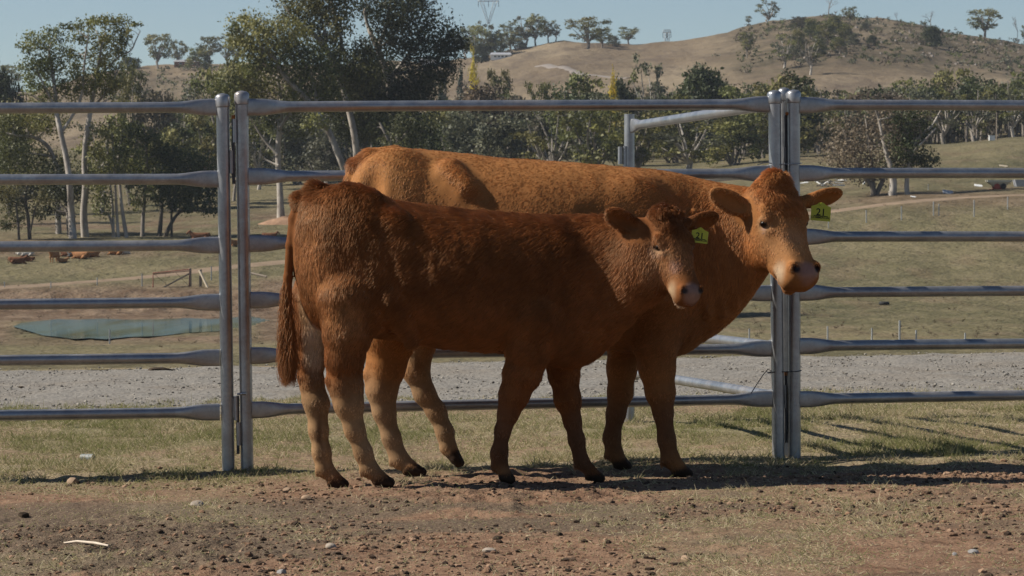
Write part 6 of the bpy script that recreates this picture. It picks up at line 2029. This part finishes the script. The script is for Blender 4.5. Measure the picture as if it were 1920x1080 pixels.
    rt = thing('feed_hopper', 'cream hopper trailer tapering down to a red frame with wheels', 'trailer', g)
    mb = MB()
    tz0, tz1, bz = z_of(338, D), z_of(341, D), z_of(351, D)
    def rect(w, d, z): return [Vector((g.x - w / 2, g.y - d / 2, z)), Vector((g.x + w / 2, g.y - d / 2, z)), Vector((g.x + w / 2, g.y + d / 2, z)), Vector((g.x - w / 2, g.y + d / 2, z))]
    mb.hexa(rect(15 * s, 1.0, bz) + rect(44 * s, 2.0, tz1)); mb.hexa(rect(46 * s, 2.1, tz1 + .002) + rect(46 * s, 2.1, tz0))
    mb.build('bin', plain('cream_paint', (.55, .50, .38), .7, 0, .12, 2), rt, g)
    rd = plain('red_paint', (.30, .05, .03), .6, 0, .2, 5)
    mb = MB(); mb.box((g.x, g.y, z_of(353, D)), (12 * s, 1.6, .25)); mb.tube([(g.x - 8 * s, g.y, z_of(354, D)), (g.x - 20 * s, g.y, z_of(356.5, D))], [.07, .07], 6); mb.build('chassis', rd, rt, g)
    for sx, sy in ((-5, -1), (7, -1), (-5, 1), (7, 1)):
        w = MB(); c = Vector((g.x + sx * s, g.y + sy * .9, g.z + .38)); w.tube([c - Vector((0, .12, 0)), c + Vector((0, .12, 0))], [.38, .38], 16)
        w.build('wheel', M_RUBBER if sx > 0 else rd, rt, g, True)
    # grey trailer cut by the frame, sheet and slab
    D = on_ray(1918, 356, 250); g = ground_pt(1918, D); s = D / F
    rt = thing('box_trailer', 'grey box trailer cut by the picture edge beside the cream hopper', 'trailer', g)
    mb = MB(); mb.hexa([g + Vector(v) for v in ((-1.0, -.9, .35), (1.8, -.9, .35), (1.8, .9, .35), (-1.0, .9, .35), (-1.25, -1, 1.25), (2.0, -1, 1.25), (2.0, 1, 1.25), (-1.25, 1, 1.25))]); mb.build('tray', M_ROOF, rt, g)
    w = MB(); c = g + Vector((.5, -1.0, .34)); w.tube([c - Vector((0, .1, 0)), c + Vector((0, .1, 0))], [.33, .33], 16); w.build('wheel', M_RUBBER, rt, g, True)
    sheets = [('pale grey metal sheet lying tilted by the dirt track', 1777, 364, 20, 7, M_ROOF), ('small pale slab on the grass left of the cream hopper', 1834, 351, 15, 4, M_WHITE), ('flat pale object on the far rise above the hopper', 1881, 313, 16, 3, M_PALEWOOD), ('white scrap at the foot of the green leafed tree', 1712, 370, 10, 2, M_WHITE)]
    for lab, px, row, w, h, mat in sheets:
        D = on_ray(px, row, 250); g = ground_pt(px, D); s = D / F
        mb = MB()
        a = Matrix.Rotation(rad(28), 3, 'X') @ Matrix.Rotation(rad(8), 3, 'Y')
        mb.box(g + Vector((0, 0, h * s * .5)), (w * s, h * s * 2.0, .06), a)
        mb.box(g + Vector((w * s * .1, .1, h * s * .18)), (w * s * .5, h * s, .12), Matrix.Rotation(rad(12), 3, 'X'))
        o = mb.build('metal_sheet' if mat is M_ROOF else 'scrap_slab', mat, None, g)
        tag(o, lab, 'scrap')
    # heap of pale logs behind the head of the cow
    rng = np.random.default_rng(3)
    D = on_ray(1545, 350, 250); g0 = ground_pt(1545, D); s = D / F
    rt = thing('log_heap', 'heap of white and dark fallen branches behind the cow ear', 'log heap', g0)
    for i in range(26):
        px, py = 1545 + rng.normal(0, 22), 343 + rng.normal(0, 4.5)
        c = Vector(((px - 960) / F * D, D + rng.normal(0, 1.2), max(g0.z + .1, z_of(py, D))))
        d = Vector((rng.normal(0, 1), rng.normal(0, .6), rng.normal(0, .25))).normalized() * rng.uniform(.5, 1.3)
        mb = MB(); mb.tube(curve_pts(c - d, c + d, rng, .06, 4, 0), [.10, .09, .08, .05], 6)
        mb.build('branch', M_WHITE if i % 3 else M_BARK_DARK, rt, g0, True)
    # pole with box
    D = on_ray(1868, 262, 480); g = ground_pt(1868, D)
    rt = thing('utility_pole', 'slim grey utility pole with short crossarm before the thin trunked gums', 'utility pole', g)
    mb = MB(); mb.tube([g - Vector((0, 0, .3)), Vector((g.x, D, z_of(211, D)))], [.15, .11], 8); mb.build('pole_shaft', M_WOOD, rt, g, True)
    mb = MB(); mb.box((g.x, D, z_of(213, D)), (1.8, .12, .12)); mb.build('crossarm', M_WOOD, rt, g)
    o = MB(); g2 = ground_pt(1859, D - 2); o.box(g2 + Vector((0, 0, .4)), (1.0, .8, .8)); o.box(g2 + Vector((0, 0, .85)), (1.1, .9, .1)); tag(o.build('meter_box', M_WHITE, None, g2), 'small white box at the foot of the utility pole', 'box')
    # dry weeds of the paddock
    mb_v, mb_c = [], []
    bl = []
    W = [(1690, 624, 9), (1720, 596, 4), (1836, 616, 10), (1790, 578, 7), (1873, 614, 7), (1740, 504, 5), (1695, 490, 4), (1600, 500, 4), (1872, 526, 4), (1618, 614, 8), (1780, 610, 5), (1420, 602, 6), (1848, 586, 5), (1905, 560, 7), (1815, 560, 4), (1876, 456, 4)]
    for px, row, w in W:
        D = on_ray(px, row + w * .6, 185); g = ground_pt(px, D); s = D / F
        bl.append((g + Vector((0, 0, w * s * .5)), (w * s, w * s, w * s * .8)))
    for i in range(260):
        px = rng.uniform(1380, 2000) if i < 160 else rng.uniform(-60, 560)
        D = rng.uniform(195, 420); g = ground_pt(px, D); w = rng.uniform(.06, .2)
        bl.append((g + Vector((0, 0, w * .5)), (w * 1.4, w * 1.4, w)))
    V, Q_, C = leaves(bl, lambda r: 8 + 30 * r[0], .26, rng, [(.10, .078, .045), (.14, .105, .062), (.12, .10, .055)], .12, True, False)
    o = mesh_np('dry_weeds', V, Q_, M_LEAF, None, False, {'Col': C}); o['kind'] = 'stuff'; o['label'] = 'dry brown weeds dotted over the paddock'
    # mound at the slim gum
    D = 399; g = ground_pt(540, D)
    mb_v = []
    n = 18
    for j in range(7):
        for i in range(n):
            a = 2 * math.pi * i / n; q = j / 6
            rr = 5.2 * (1 - q) * rng.uniform(.85, 1.15); h = 1.3 * (.5 - .5 * math.cos(math.pi * q))
            mb_v.append((g.x + math.cos(a) * rr * 1.1, g.y + math.sin(a) * rr * .7, g.z - .3 + h + rng.normal(0, .06)))
    Qm = [(j * n + i, j * n + (i + 1) % n, (j + 1) * n + (i + 1) % n, (j + 1) * n + i) for j in range(6) for i in range(n)]
    o = mesh_np('earth_mound', np.array(mb_v), np.array(Qm), plain('mound_earth', (.26, .165, .11), .95, 0, .25, 1.5, 0, .3)); o['kind'] = 'structure'

def build_ridge_things():
    def house(label, px, row, wpx, hpx, wall, roofm, cat='house', D=None, name='farm_house', wins=3, deep=6.0):
        D = on_ray(px, row, 660, 1176) if D is None else D
        g = ground_pt(px, D); s = D / F
        w, h = wpx * s, hpx * s
        rt = thing(name, label, cat, g)
        mb = MB(); mb.box(g + Vector((0, 0, h * .30 - .3)), (w, deep, h * .6 + .6)); mb.build('wall', wall, rt, g)
        mb = MB()
        z0, z1 = g.z + h * .6 + .003, g.z + h
        x0, x1, y0, y1 = g.x - w * .54, g.x + w * .54, D - deep * .6, D + deep * .6
        V = [(x0, y0, z0), (x1, y0, z0), (x1, y1, z0), (x0, y1, z0), (x0 + w * .06, D, z1), (x1 - w * .06, D, z1)]
        mb.add(V, [(0, 1, 5, 4), (2, 3, 4, 5), (1, 2, 5), (3, 0, 4), (3, 2, 1, 0)])
        mb.build('roof', roofm, rt, g)
        for i in range(wins):
            cx = g.x + w * (-.36 + .72 * (i + .5) / wins)
            fr = MB(); fr.box((cx, D - deep / 2 - .02, g.z + h * .33), (w * .13, .06, h * .30)); f = fr.build('window', M_WHITE, rt, g)
            pn = MB(); pn.box((cx, D - deep / 2 - .055, g.z + h * .33), (w * .11, .04, h * .24)); pn.build('pane', M_GLASS, f, (0, 0, 0)).location = -g
        return rt, g, s, w, h, D
    house('low brick farm house with grey roof among the ridge gums', 352, 126, 46, 12, M_BRICK, M_ROOF)
    house('white long building alone on the bare ridge slope', 939, 113, 38, 12, M_WHITE, M_ROOF, 'building', None, 'long_building', 4, 5.0)
    house('white farm building half hidden by the dark gum crown', 806, 121, 34, 14, M_WHITE, M_ROOF, 'building', None, 'farm_building', 2, 6.0)
    house('pale shed roof just above the rail right of the paired posts', 1552, 192, 24, 9, M_WHITE, M_WHITE, 'shed', 655, 'farm_shed', 1, 4.0)
    # pylons
    def pylon(label, px, base, top, arm, D=1340):
        s = D / F
        g = Vector(((px - 960) / F * D, D, z_of(base, D))); zt = z_of(top, D)
        rt = thing('power_pylon', label, 'pylon', g, 'power pylons on the skyline')
        mb = MB()
        def lattice(a, b, r):
            a, b = Vector(a), Vector(b)
            for dx, dy in ((-r, -r), (r, -r), (r, r), (-r, r)):
                o_ = Vector((dx, dy, 0)); mb.tube([a + o_ * .4, b + o_], [.10, .10], 4)
            n = max(4, int((b - a).length / 2.2))
            for i in range(n):
                p, q = a.lerp(b, i / n), a.lerp(b, (i + 1) / n)
                f = .4 + .6 * i / n
                mb.tube([p + Vector((-r * f, -r * f, 0)), q + Vector((r * f, -r * f, 0))], [.05, .05], 3)
                mb.tube([p + Vector((r * f, -r * f, 0)), q + Vector((-r * f, -r * f, 0))], [.05, .05], 3)
        w = arm * s
        if arm > 30:
            lattice((g.x, D, g.z), (g.x - w * .34, D, zt), .8); lattice((g.x, D, g.z), (g.x + w * .34, D, zt), .8)
        else:
            lattice((g.x - w * .2, D, g.z - 4), (g.x - w * .2, D, zt), .5); lattice((g.x + w * .2, D, g.z - 4), (g.x + w * .2, D, zt), .5)
        mb.build('lattice_legs', M_STEELGREY, rt, g)
        cb = MB()
        cb.box((g.x, D, zt), (w, .35, .35)); cb.box((g.x, D, zt + 1.0), (w * .8, .25, .25))
        for f in (-.5, -.38, -.2, 0, .2, .38, .5): cb.tube([(g.x + w * f, D, zt), (g.x + w * f * .9, D, zt + 1.0)], [.10, .10], 4)
        cb.build('crossarm', M_STEELGREY, rt, g)
        ins = MB()
        for f in (-.5, 0, .5): ins.tube([(g.x + w * f, D, zt), (g.x + w * f, D, zt - 2.6)], [.13, .13], 5)
        ins.build('insulator', M_DARKSTEEL, rt, g)
    pylon('tall V shaped power pylon with crossarm above the ridge gums', 916, 46, 3, 38)
    pylon('small twin legged power pylon on the far skyline', 1250, 80, 61, 15)
    # large pale stones of the hill
    rng = np.random.default_rng(8)
    V, Fq = [], []
    mb = MB()
    for i in range(150):
        px = rng.uniform(1480, 1960); row = rng.uniform(50, 125)
        D = on_ray(px, row, 760, 1176) if False else rng.uniform(960, 1174)
        g = ground_pt(px, D); r = rng.uniform(.3, .9)
        pts = [g + Vector((math.cos(a) * r * rng.uniform(.7, 1.3), math.sin(a) * r, -.2)) for a in (0, 1.6, 3.1, 4.7)] + [g + Vector((math.cos(a) * r * .6, math.sin(a) * r * .6, r * rng.uniform(.5, .9))) for a in (0.3, 1.8, 3.3, 4.9)]
        mb.hexa(pts)
    o = mb.build('hill_stones', plain('hill_stone', (.22, .19, .165), .9, 0, .25, .5), None, (0, 0, 0)); o['kind'] = 'stuff'; o['label'] = 'grey stones scattered on the hill side'

# ------------------------------------------------------------------ clutter of the yard
def rock_obj(name, c, r, mat, seed, sq=(1, .8, .6)):
    rng = np.random.default_rng(seed)
    bm = bmesh.new(); bmesh.ops.create_icosphere(bm, subdivisions=2, radius=1)
    pl = [(rng.normal(size=3), rng.uniform(.55, .85)) for _ in range(9)]
    for v in bm.verts:
        p = np.array(v.co)
        for n_, d in pl:
            n_ = n_ / np.linalg.norm(n_); e = p @ n_ - d
            if e > 0: p = p - n_ * e * .85
        v.co = Vector(p * np.array(sq) * r)
    me = bpy.data.meshes.new(name); bm.to_mesh(me); bm.free()
    me.polygons.foreach_set('use_smooth', [True] * len(me.polygons))
    try: me.set_sharp_from_angle(angle=rad(28))
    except Exception: pass
    me.materials.append(mat)
    o = bpy.data.objects.new(name, me); link(o)
    o.location = c; o.rotation_euler = (0, 0, rng.uniform(0, 6))
    return o

def yard_pt(px, py, it=6):
    """point of the yard surface under a picture position"""
    D = 12.0
    for _ in range(30):
        x = (px - 960) / F * D
        z = float(yard_z(np.array([x]), np.array([D]))[0])
        D = .5 * D + .5 * (CZ - z) * F / (py - HOR)
    return Vector(((px - 960) / F * D, D, z))

def build_clutter():
    st_tan = plain('tan_stone', (.26, .18, .12), .9, 0, .2, 40, .3, .3)
    st_grey = plain('grey_stone', (.22, .21, .205), .85, 0, .25, 40, .3, .3)
    st_pale = plain('pale_stone', (.30, .25, .20), .85, 0, .18, 40, .3, .3)
    S = [(137, 906, 17, st_tan, 'tan stone at the worn edge near the picture corner'), (42, 970, 16, M_DUNG, 'dark clod casting a small shadow near the picture corner'), (369, 948, 15, st_pale, 'pale flat stone on bare earth below the dented post'), (574, 937, 13, st_tan, 'tan stone left of the calf hind hooves'),
         (538, 920, 10, st_tan, 'small tan stone below the calf tail'), (917, 1037, 14, st_pale, 'pale grey stone in the foreground below the calf'), (1827, 1039, 12, st_grey, 'blue grey round stone in the foreground near the edge'), (1792, 1042, 7, st_grey, 'tiny grey stone beside the blue grey round one'),
         (1287, 1050, 12, st_tan, 'tan stone at the lower edge below the cow'), (618, 1028, 13, st_pale, 'pale chip in the trodden dark patch'), (427, 1055, 11, st_tan, 'tan pebble in the dark patch near the lower edge'), (712, 1072, 12, st_tan, 'tan pebble at the lower edge below the calf'), (528, 1076, 13, st_grey, 'grey stone cut by the lower edge'),
         (1044, 891, 4, st_pale, 'white pebble between the front legs of the calf'), (1248, 972, 9, M_DUNG, 'dark dung lump below the cow front hooves'), (1600, 953, 8, M_DUNG, 'dark dung lump in the sunlit earth near the posts'), (1050, 1005, 9, M_DUNG, 'dark dung lump ahead of the calf front hoof'), (932, 1012, 10, M_DUNG, 'dark dung lump under the calf belly in the foreground'), (1170, 977, 9, M_DUNG, 'dark dung lump left of the cow front hoof lump')]
    for i, (px, py, r, mat, lab) in enumerate(S):
        c = yard_pt(px, py)
        o = rock_obj('dung_lump' if mat is M_DUNG else 'stone', c + Vector((0, 0, .003)), r * c.y / F * 1.0, mat, 40 + i)
        tag(o, lab, 'dung' if mat is M_DUNG else 'stone', 'lumps lying in the yard')
    # flat dung on gravel
    D = 24.0
    for lab, px, row, w in (('flat dark dung patch on the gravel left of the dented post', 300, 693, 30), ('small dark clod on the gravel near the picture edge', 40, 722, 10), ('small dark clod on the gravel between rails', 135, 728, 6)):
        Dg = (CZ - .0) * F / (row - HOR); x = (px - 960) / F * Dg
        c = Vector((x, Dg, float(yard_plane(np.array(x), np.array(Dg))) + .02))
        o = rock_obj('dung_patch', c, w * Dg / F * .9, M_DUNG, int(px), (1, .8, .22)); tag(o, lab, 'dung', 'dung on the gravel')
    # pale stick
    a, b = yard_pt(118, 1024), yard_pt(202, 1035)
    mb = MB(); rng = np.random.default_rng(2)
    mb.tube([a + Vector((0, 0, .016)), a.lerp(b, .3) + Vector((0, 0, .026)), a.lerp(b, .7) + Vector((0, 0, .024)), b + Vector((0, 0, .018))], [.0032, .0045, .0052, .004], 8)
    tag(mb.build('stick', plain('bleached_wood', (.52, .44, .35), .8, 0, .12, 30), None, a, True), 'bleached white stick lying in the foreground trodden earth', 'stick')
    a = yard_pt(1075, 1050)
    # plastic pot
    c = yard_pt(163, 866)
    Dp = c.y; s = Dp / F
    mb = MB()
    base, mouth = c + Vector((-12 * s, 0, 7.5 * s)), c + Vector((12 * s, -.02, 7.0 * s))
    mb.tube([base, base.lerp(mouth, .08), base.lerp(mouth, .85), mouth, mouth, base.lerp(mouth, .2)], [6.5 * s, 7.0 * s, 7.8 * s, 8.6 * s, 7.2 * s, 5.8 * s], 18, cap=True)
    tag(mb.build('plastic_pot', plain('grey_plastic', (.20, .215, .205), .5, 0, .1, 10), None, c, True), 'grey plastic pot tipped on its side in the grass', 'pot')
    # clods and pebbles: too many to count
    rng = np.random.default_rng(12)
    tmpl = []
    for k in range(6):
        bm = bmesh.new(); bmesh.ops.create_icosphere(bm, subdivisions=1, radius=1)
        v = np.array([p.co[:] for p in bm.verts]); v *= rng.uniform(.6, 1.25, (len(v), 1)); v[:, 2] *= .65
        f = np.array([[q.index for q in fc.verts] for fc in bm.faces]); bm.free()
        tmpl.append((v, f))
    def scatter(name, label, n, place, size, cols, zf):
        Vs, Fs, Cs = [], [], []
        k0 = 0
        x, y = place(n)
        z = zf(x, y)
        r = size(n)
        for i in range(len(x)):
            v, f = tmpl[rng.integers(6)]
            a = rng.uniform(0, 6.28); ca, sa = math.cos(a), math.sin(a)
            w = v * r[i]
            w = np.stack([w[:, 0] * ca - w[:, 1] * sa, w[:, 0] * sa + w[:, 1] * ca, w[:, 2]], 1) + (x[i], y[i], z[i] + r[i] * .15)
            Vs.append(w); Fs.append(f + k0); k0 += len(v)
            Cs.append(np.tile(np.array(cols[rng.integers(len(cols))]) * rng.uniform(.75, 1.25), (len(v), 1)))
        m = N(name + '_mat'); m.base(m.attr('Col').outputs['Color']).p(rough=.95, spec=.1); m.p(normal=m.bump(m.noise(90, 3, .6, m.pos()), .5, .006))
        o = mesh_np(name, np.concatenate(Vs), np.concatenate(Fs), m.m, None, False, {'Col': np.concatenate(Cs)})
        o['kind'] = 'stuff'; o['label'] = label
    def in_yard(n):
        y = rng.uniform(9.4, 14.4, n * 3); x = rng.uniform(-.19, .19, n * 3) * y
        st, gr, du = yard_masks(x, y)
        dens = fbm(x * 1.1, y * 1.0, seed=131, octv=3)
        keep = rng.random(n * 3) < (1 - .8 * st) * smooth(.32, .62, dens)
        return x[keep][:n], y[keep][:n]
    earth = [(.19, .115, .072), (.23, .15, .10), (.14, .085, .055), (.07, .047, .033), (.05, .035, .025)]
    scatter('earth_clods', 'loose crumbly red brown earth clods over the worn yard', 9000, in_yard, lambda n: .002 + .013 * rng.random(n) ** 7 + .0035 * rng.random(n), earth, yard_z)
    def rimp(n):
        x = rng.uniform(.8, 2.7, n); y = 13.25 + .10 * np.sin(x * 1.7) + rng.normal(0, .09, n); return x, y
    scatter('earth_clods', 'crumbled earth rim along the edge of the cattle shadow', 700, rimp, lambda n: .004 + .012 * rng.random(n) ** 3, [(.20, .125, .08), (.15, .095, .062), (.25, .165, .11)], yard_z)
    def on_gravel(n):
        u = rng.uniform(-.19, .19, n); x0 = u * 19
        t = rng.random(n) ** 1.3
        n0, f0 = gravel_edges(x0); y = n0 + (f0 - n0) * (t * 1.04 - .03)
        return u * y, y
    scatter('gravel_stones', 'loose grey gravel stones of the yard track', 11000, on_gravel, lambda n: .004 + .011 * rng.random(n) ** 6, [(.22, .205, .18), (.25, .23, .20), (.19, .175, .15), (.12, .105, .09), (.28, .255, .22)], lambda x, y: yard_plane(x, y) + .012)

# ------------------------------------------------------------------ grass of the yard
def build_grass():
    rng = np.random.default_rng(6)
    m = N('grass_blade')
    c = m.attr('Col').outputs['Color']
    m.t.nodes.remove(m.b)
    d = m.n('ShaderNodeBsdfDiffuse'); t = m.n('ShaderNodeBsdfTranslucent'); mx = m.n('ShaderNodeMixShader')
    m.l(c, d.inputs[0]); m.l(c, t.inputs[0]); mx.inputs[0].default_value = .4
    m.l(d.outputs[0], mx.inputs[1]); m.l(t.outputs[0], mx.inputs[2]); m.l(mx.outputs[0], m.out.inputs['Surface'])
    def blades(name, label, n, ymin, ymax, green):
        y = rng.uniform(ymin, ymax, n * 4); x = rng.uniform(-.185, .19, n * 4) * y
        st, gr, du = yard_masks(x, y)
        tuft = fbm(x * 7, y * 5, seed=141, octv=3)
        pr = (st ** .8 * (1 - .5 * gr) if not green else gr * st) * smooth(.28, .62, tuft) + (.08 if not green else .004)
        for hx, hy, hz in HOOF:
            pr = pr * (1 - .9 * np.exp(-(((x - hx) / .10) ** 2 + ((y - hy) / .08) ** 2)))
        k = np.nonzero(rng.random(n * 4) < pr)[0][:n]
        x, y = x[k], y[k]; st, gr, tuft = st[k], gr[k], tuft[k]
        z = yard_z(x, y)
        nb = len(x)
        L = (rng.uniform(.015, .045, nb) * (.6 + .9 * smooth(.4, .7, tuft))) * (1.0 if not green else 1.1) * (.6 + .5 * st)
        long_ = rng.random(nb) < .03
        L = np.where(long_, L * 1.9, L)
        a = rng.uniform(0, 6.28, nb)
        lean = rng.uniform(.5, 2.6, nb) if not green else rng.uniform(.25, 1.3, nb)
        d0 = np.stack([np.cos(a) * lean, np.sin(a) * lean, np.ones(nb)], 1); d0 /= np.linalg.norm(d0, axis=1, keepdims=True)
        tt = np.linspace(0, 1, 4)[None, :, None]
        pts = np.stack([x, y, z - .003], 1)[:, None, :] + d0[:, None, :] * tt * L[:, None, None]
        pts[:, :, 2] -= (tt[:, :, 0] ** 2) * (L * .28 * lean / 2)[:, None]
        pts[:, :, 2] = np.maximum(pts[:, :, 2], z[:, None] + .001 - .003 * (tt[:, :, 0] == 0))
        if green:
            col = np.array([(.20, .21, .080), (.26, .255, .11), (.31, .29, .14)])[rng.integers(0, 3, nb)]
        else:
            col = np.array([(.50, .42, .26), (.42, .35, .21), (.60, .51, .34), (.34, .28, .165), (.30, .29, .14)])[rng.integers(0, 5, nb)]
        col = col * rng.uniform(.75, 1.2, (nb, 1))
        col = col * .84
        o = curves_obj(name, pts, .0016, col, m.m, None, Vector((0, 14, 0)))
        o['kind'] = 'stuff'; o['label'] = label
    blades('dry_grass', 'short dry straw coloured grass of the yard', 120000, 9.3, 20.0, False)
    blades('green_grass', 'sparse green grass tufts along the fence', 50000, 12.0, 20.0, True)

# ------------------------------------------------------------------ air
def build_haze():
    m = bpy.data.materials.new('thin_haze'); m.use_nodes = True
    t = m.node_tree; t.nodes.clear()
    out = t.nodes.new('ShaderNodeOutputMaterial'); v = t.nodes.new('ShaderNodeVolumePrincipled')
    v.inputs['Color'].default_value = (.80, .88, 1.0, 1)
    v.inputs['Density'].default_value = HAZE
    v.inputs['Anisotropy'].default_value = 0.2
    t.links.new(v.outputs[0], out.inputs['Volume'])
    mb = MB(); mb.box((0, 0, 92), (5400, 5400, 234))
    o = mb.build('haze', m, None, (0, 0, 0)); o['kind'] = 'stuff'; o['label'] = 'thin blue haze over the valley'
# ------------------------------------------------------------------ build
import time as _t
HAZE = 0.00007
M_DUNG = plain('dry_dung', (.050, .036, .025), .95, 0, .35, 60, .1, .5)
_t0 = _t.time()
def step(n, f):
    a = _t.time(); f(); print('STEP %s %.1f' % (n, _t.time() - a))
step('calf', build_calf)
step('cow', build_cow)
step('yard', build_yard)
step('gravel', build_gravel)
step('paddock', build_paddock)
step('water', build_water)
step('tracks', build_tracks)
step('fence', build_fence)
step('trees', build_trees)
step('woods', build_woods)
step('herd', build_herd)
step('things', build_paddock_things)
step('ridge', build_ridge_things)
step('clutter', build_clutter)
step('grass', build_grass)
if HAZE: step('haze', build_haze)
print('TOTAL script %.1f' % (_t.time() - _t0))
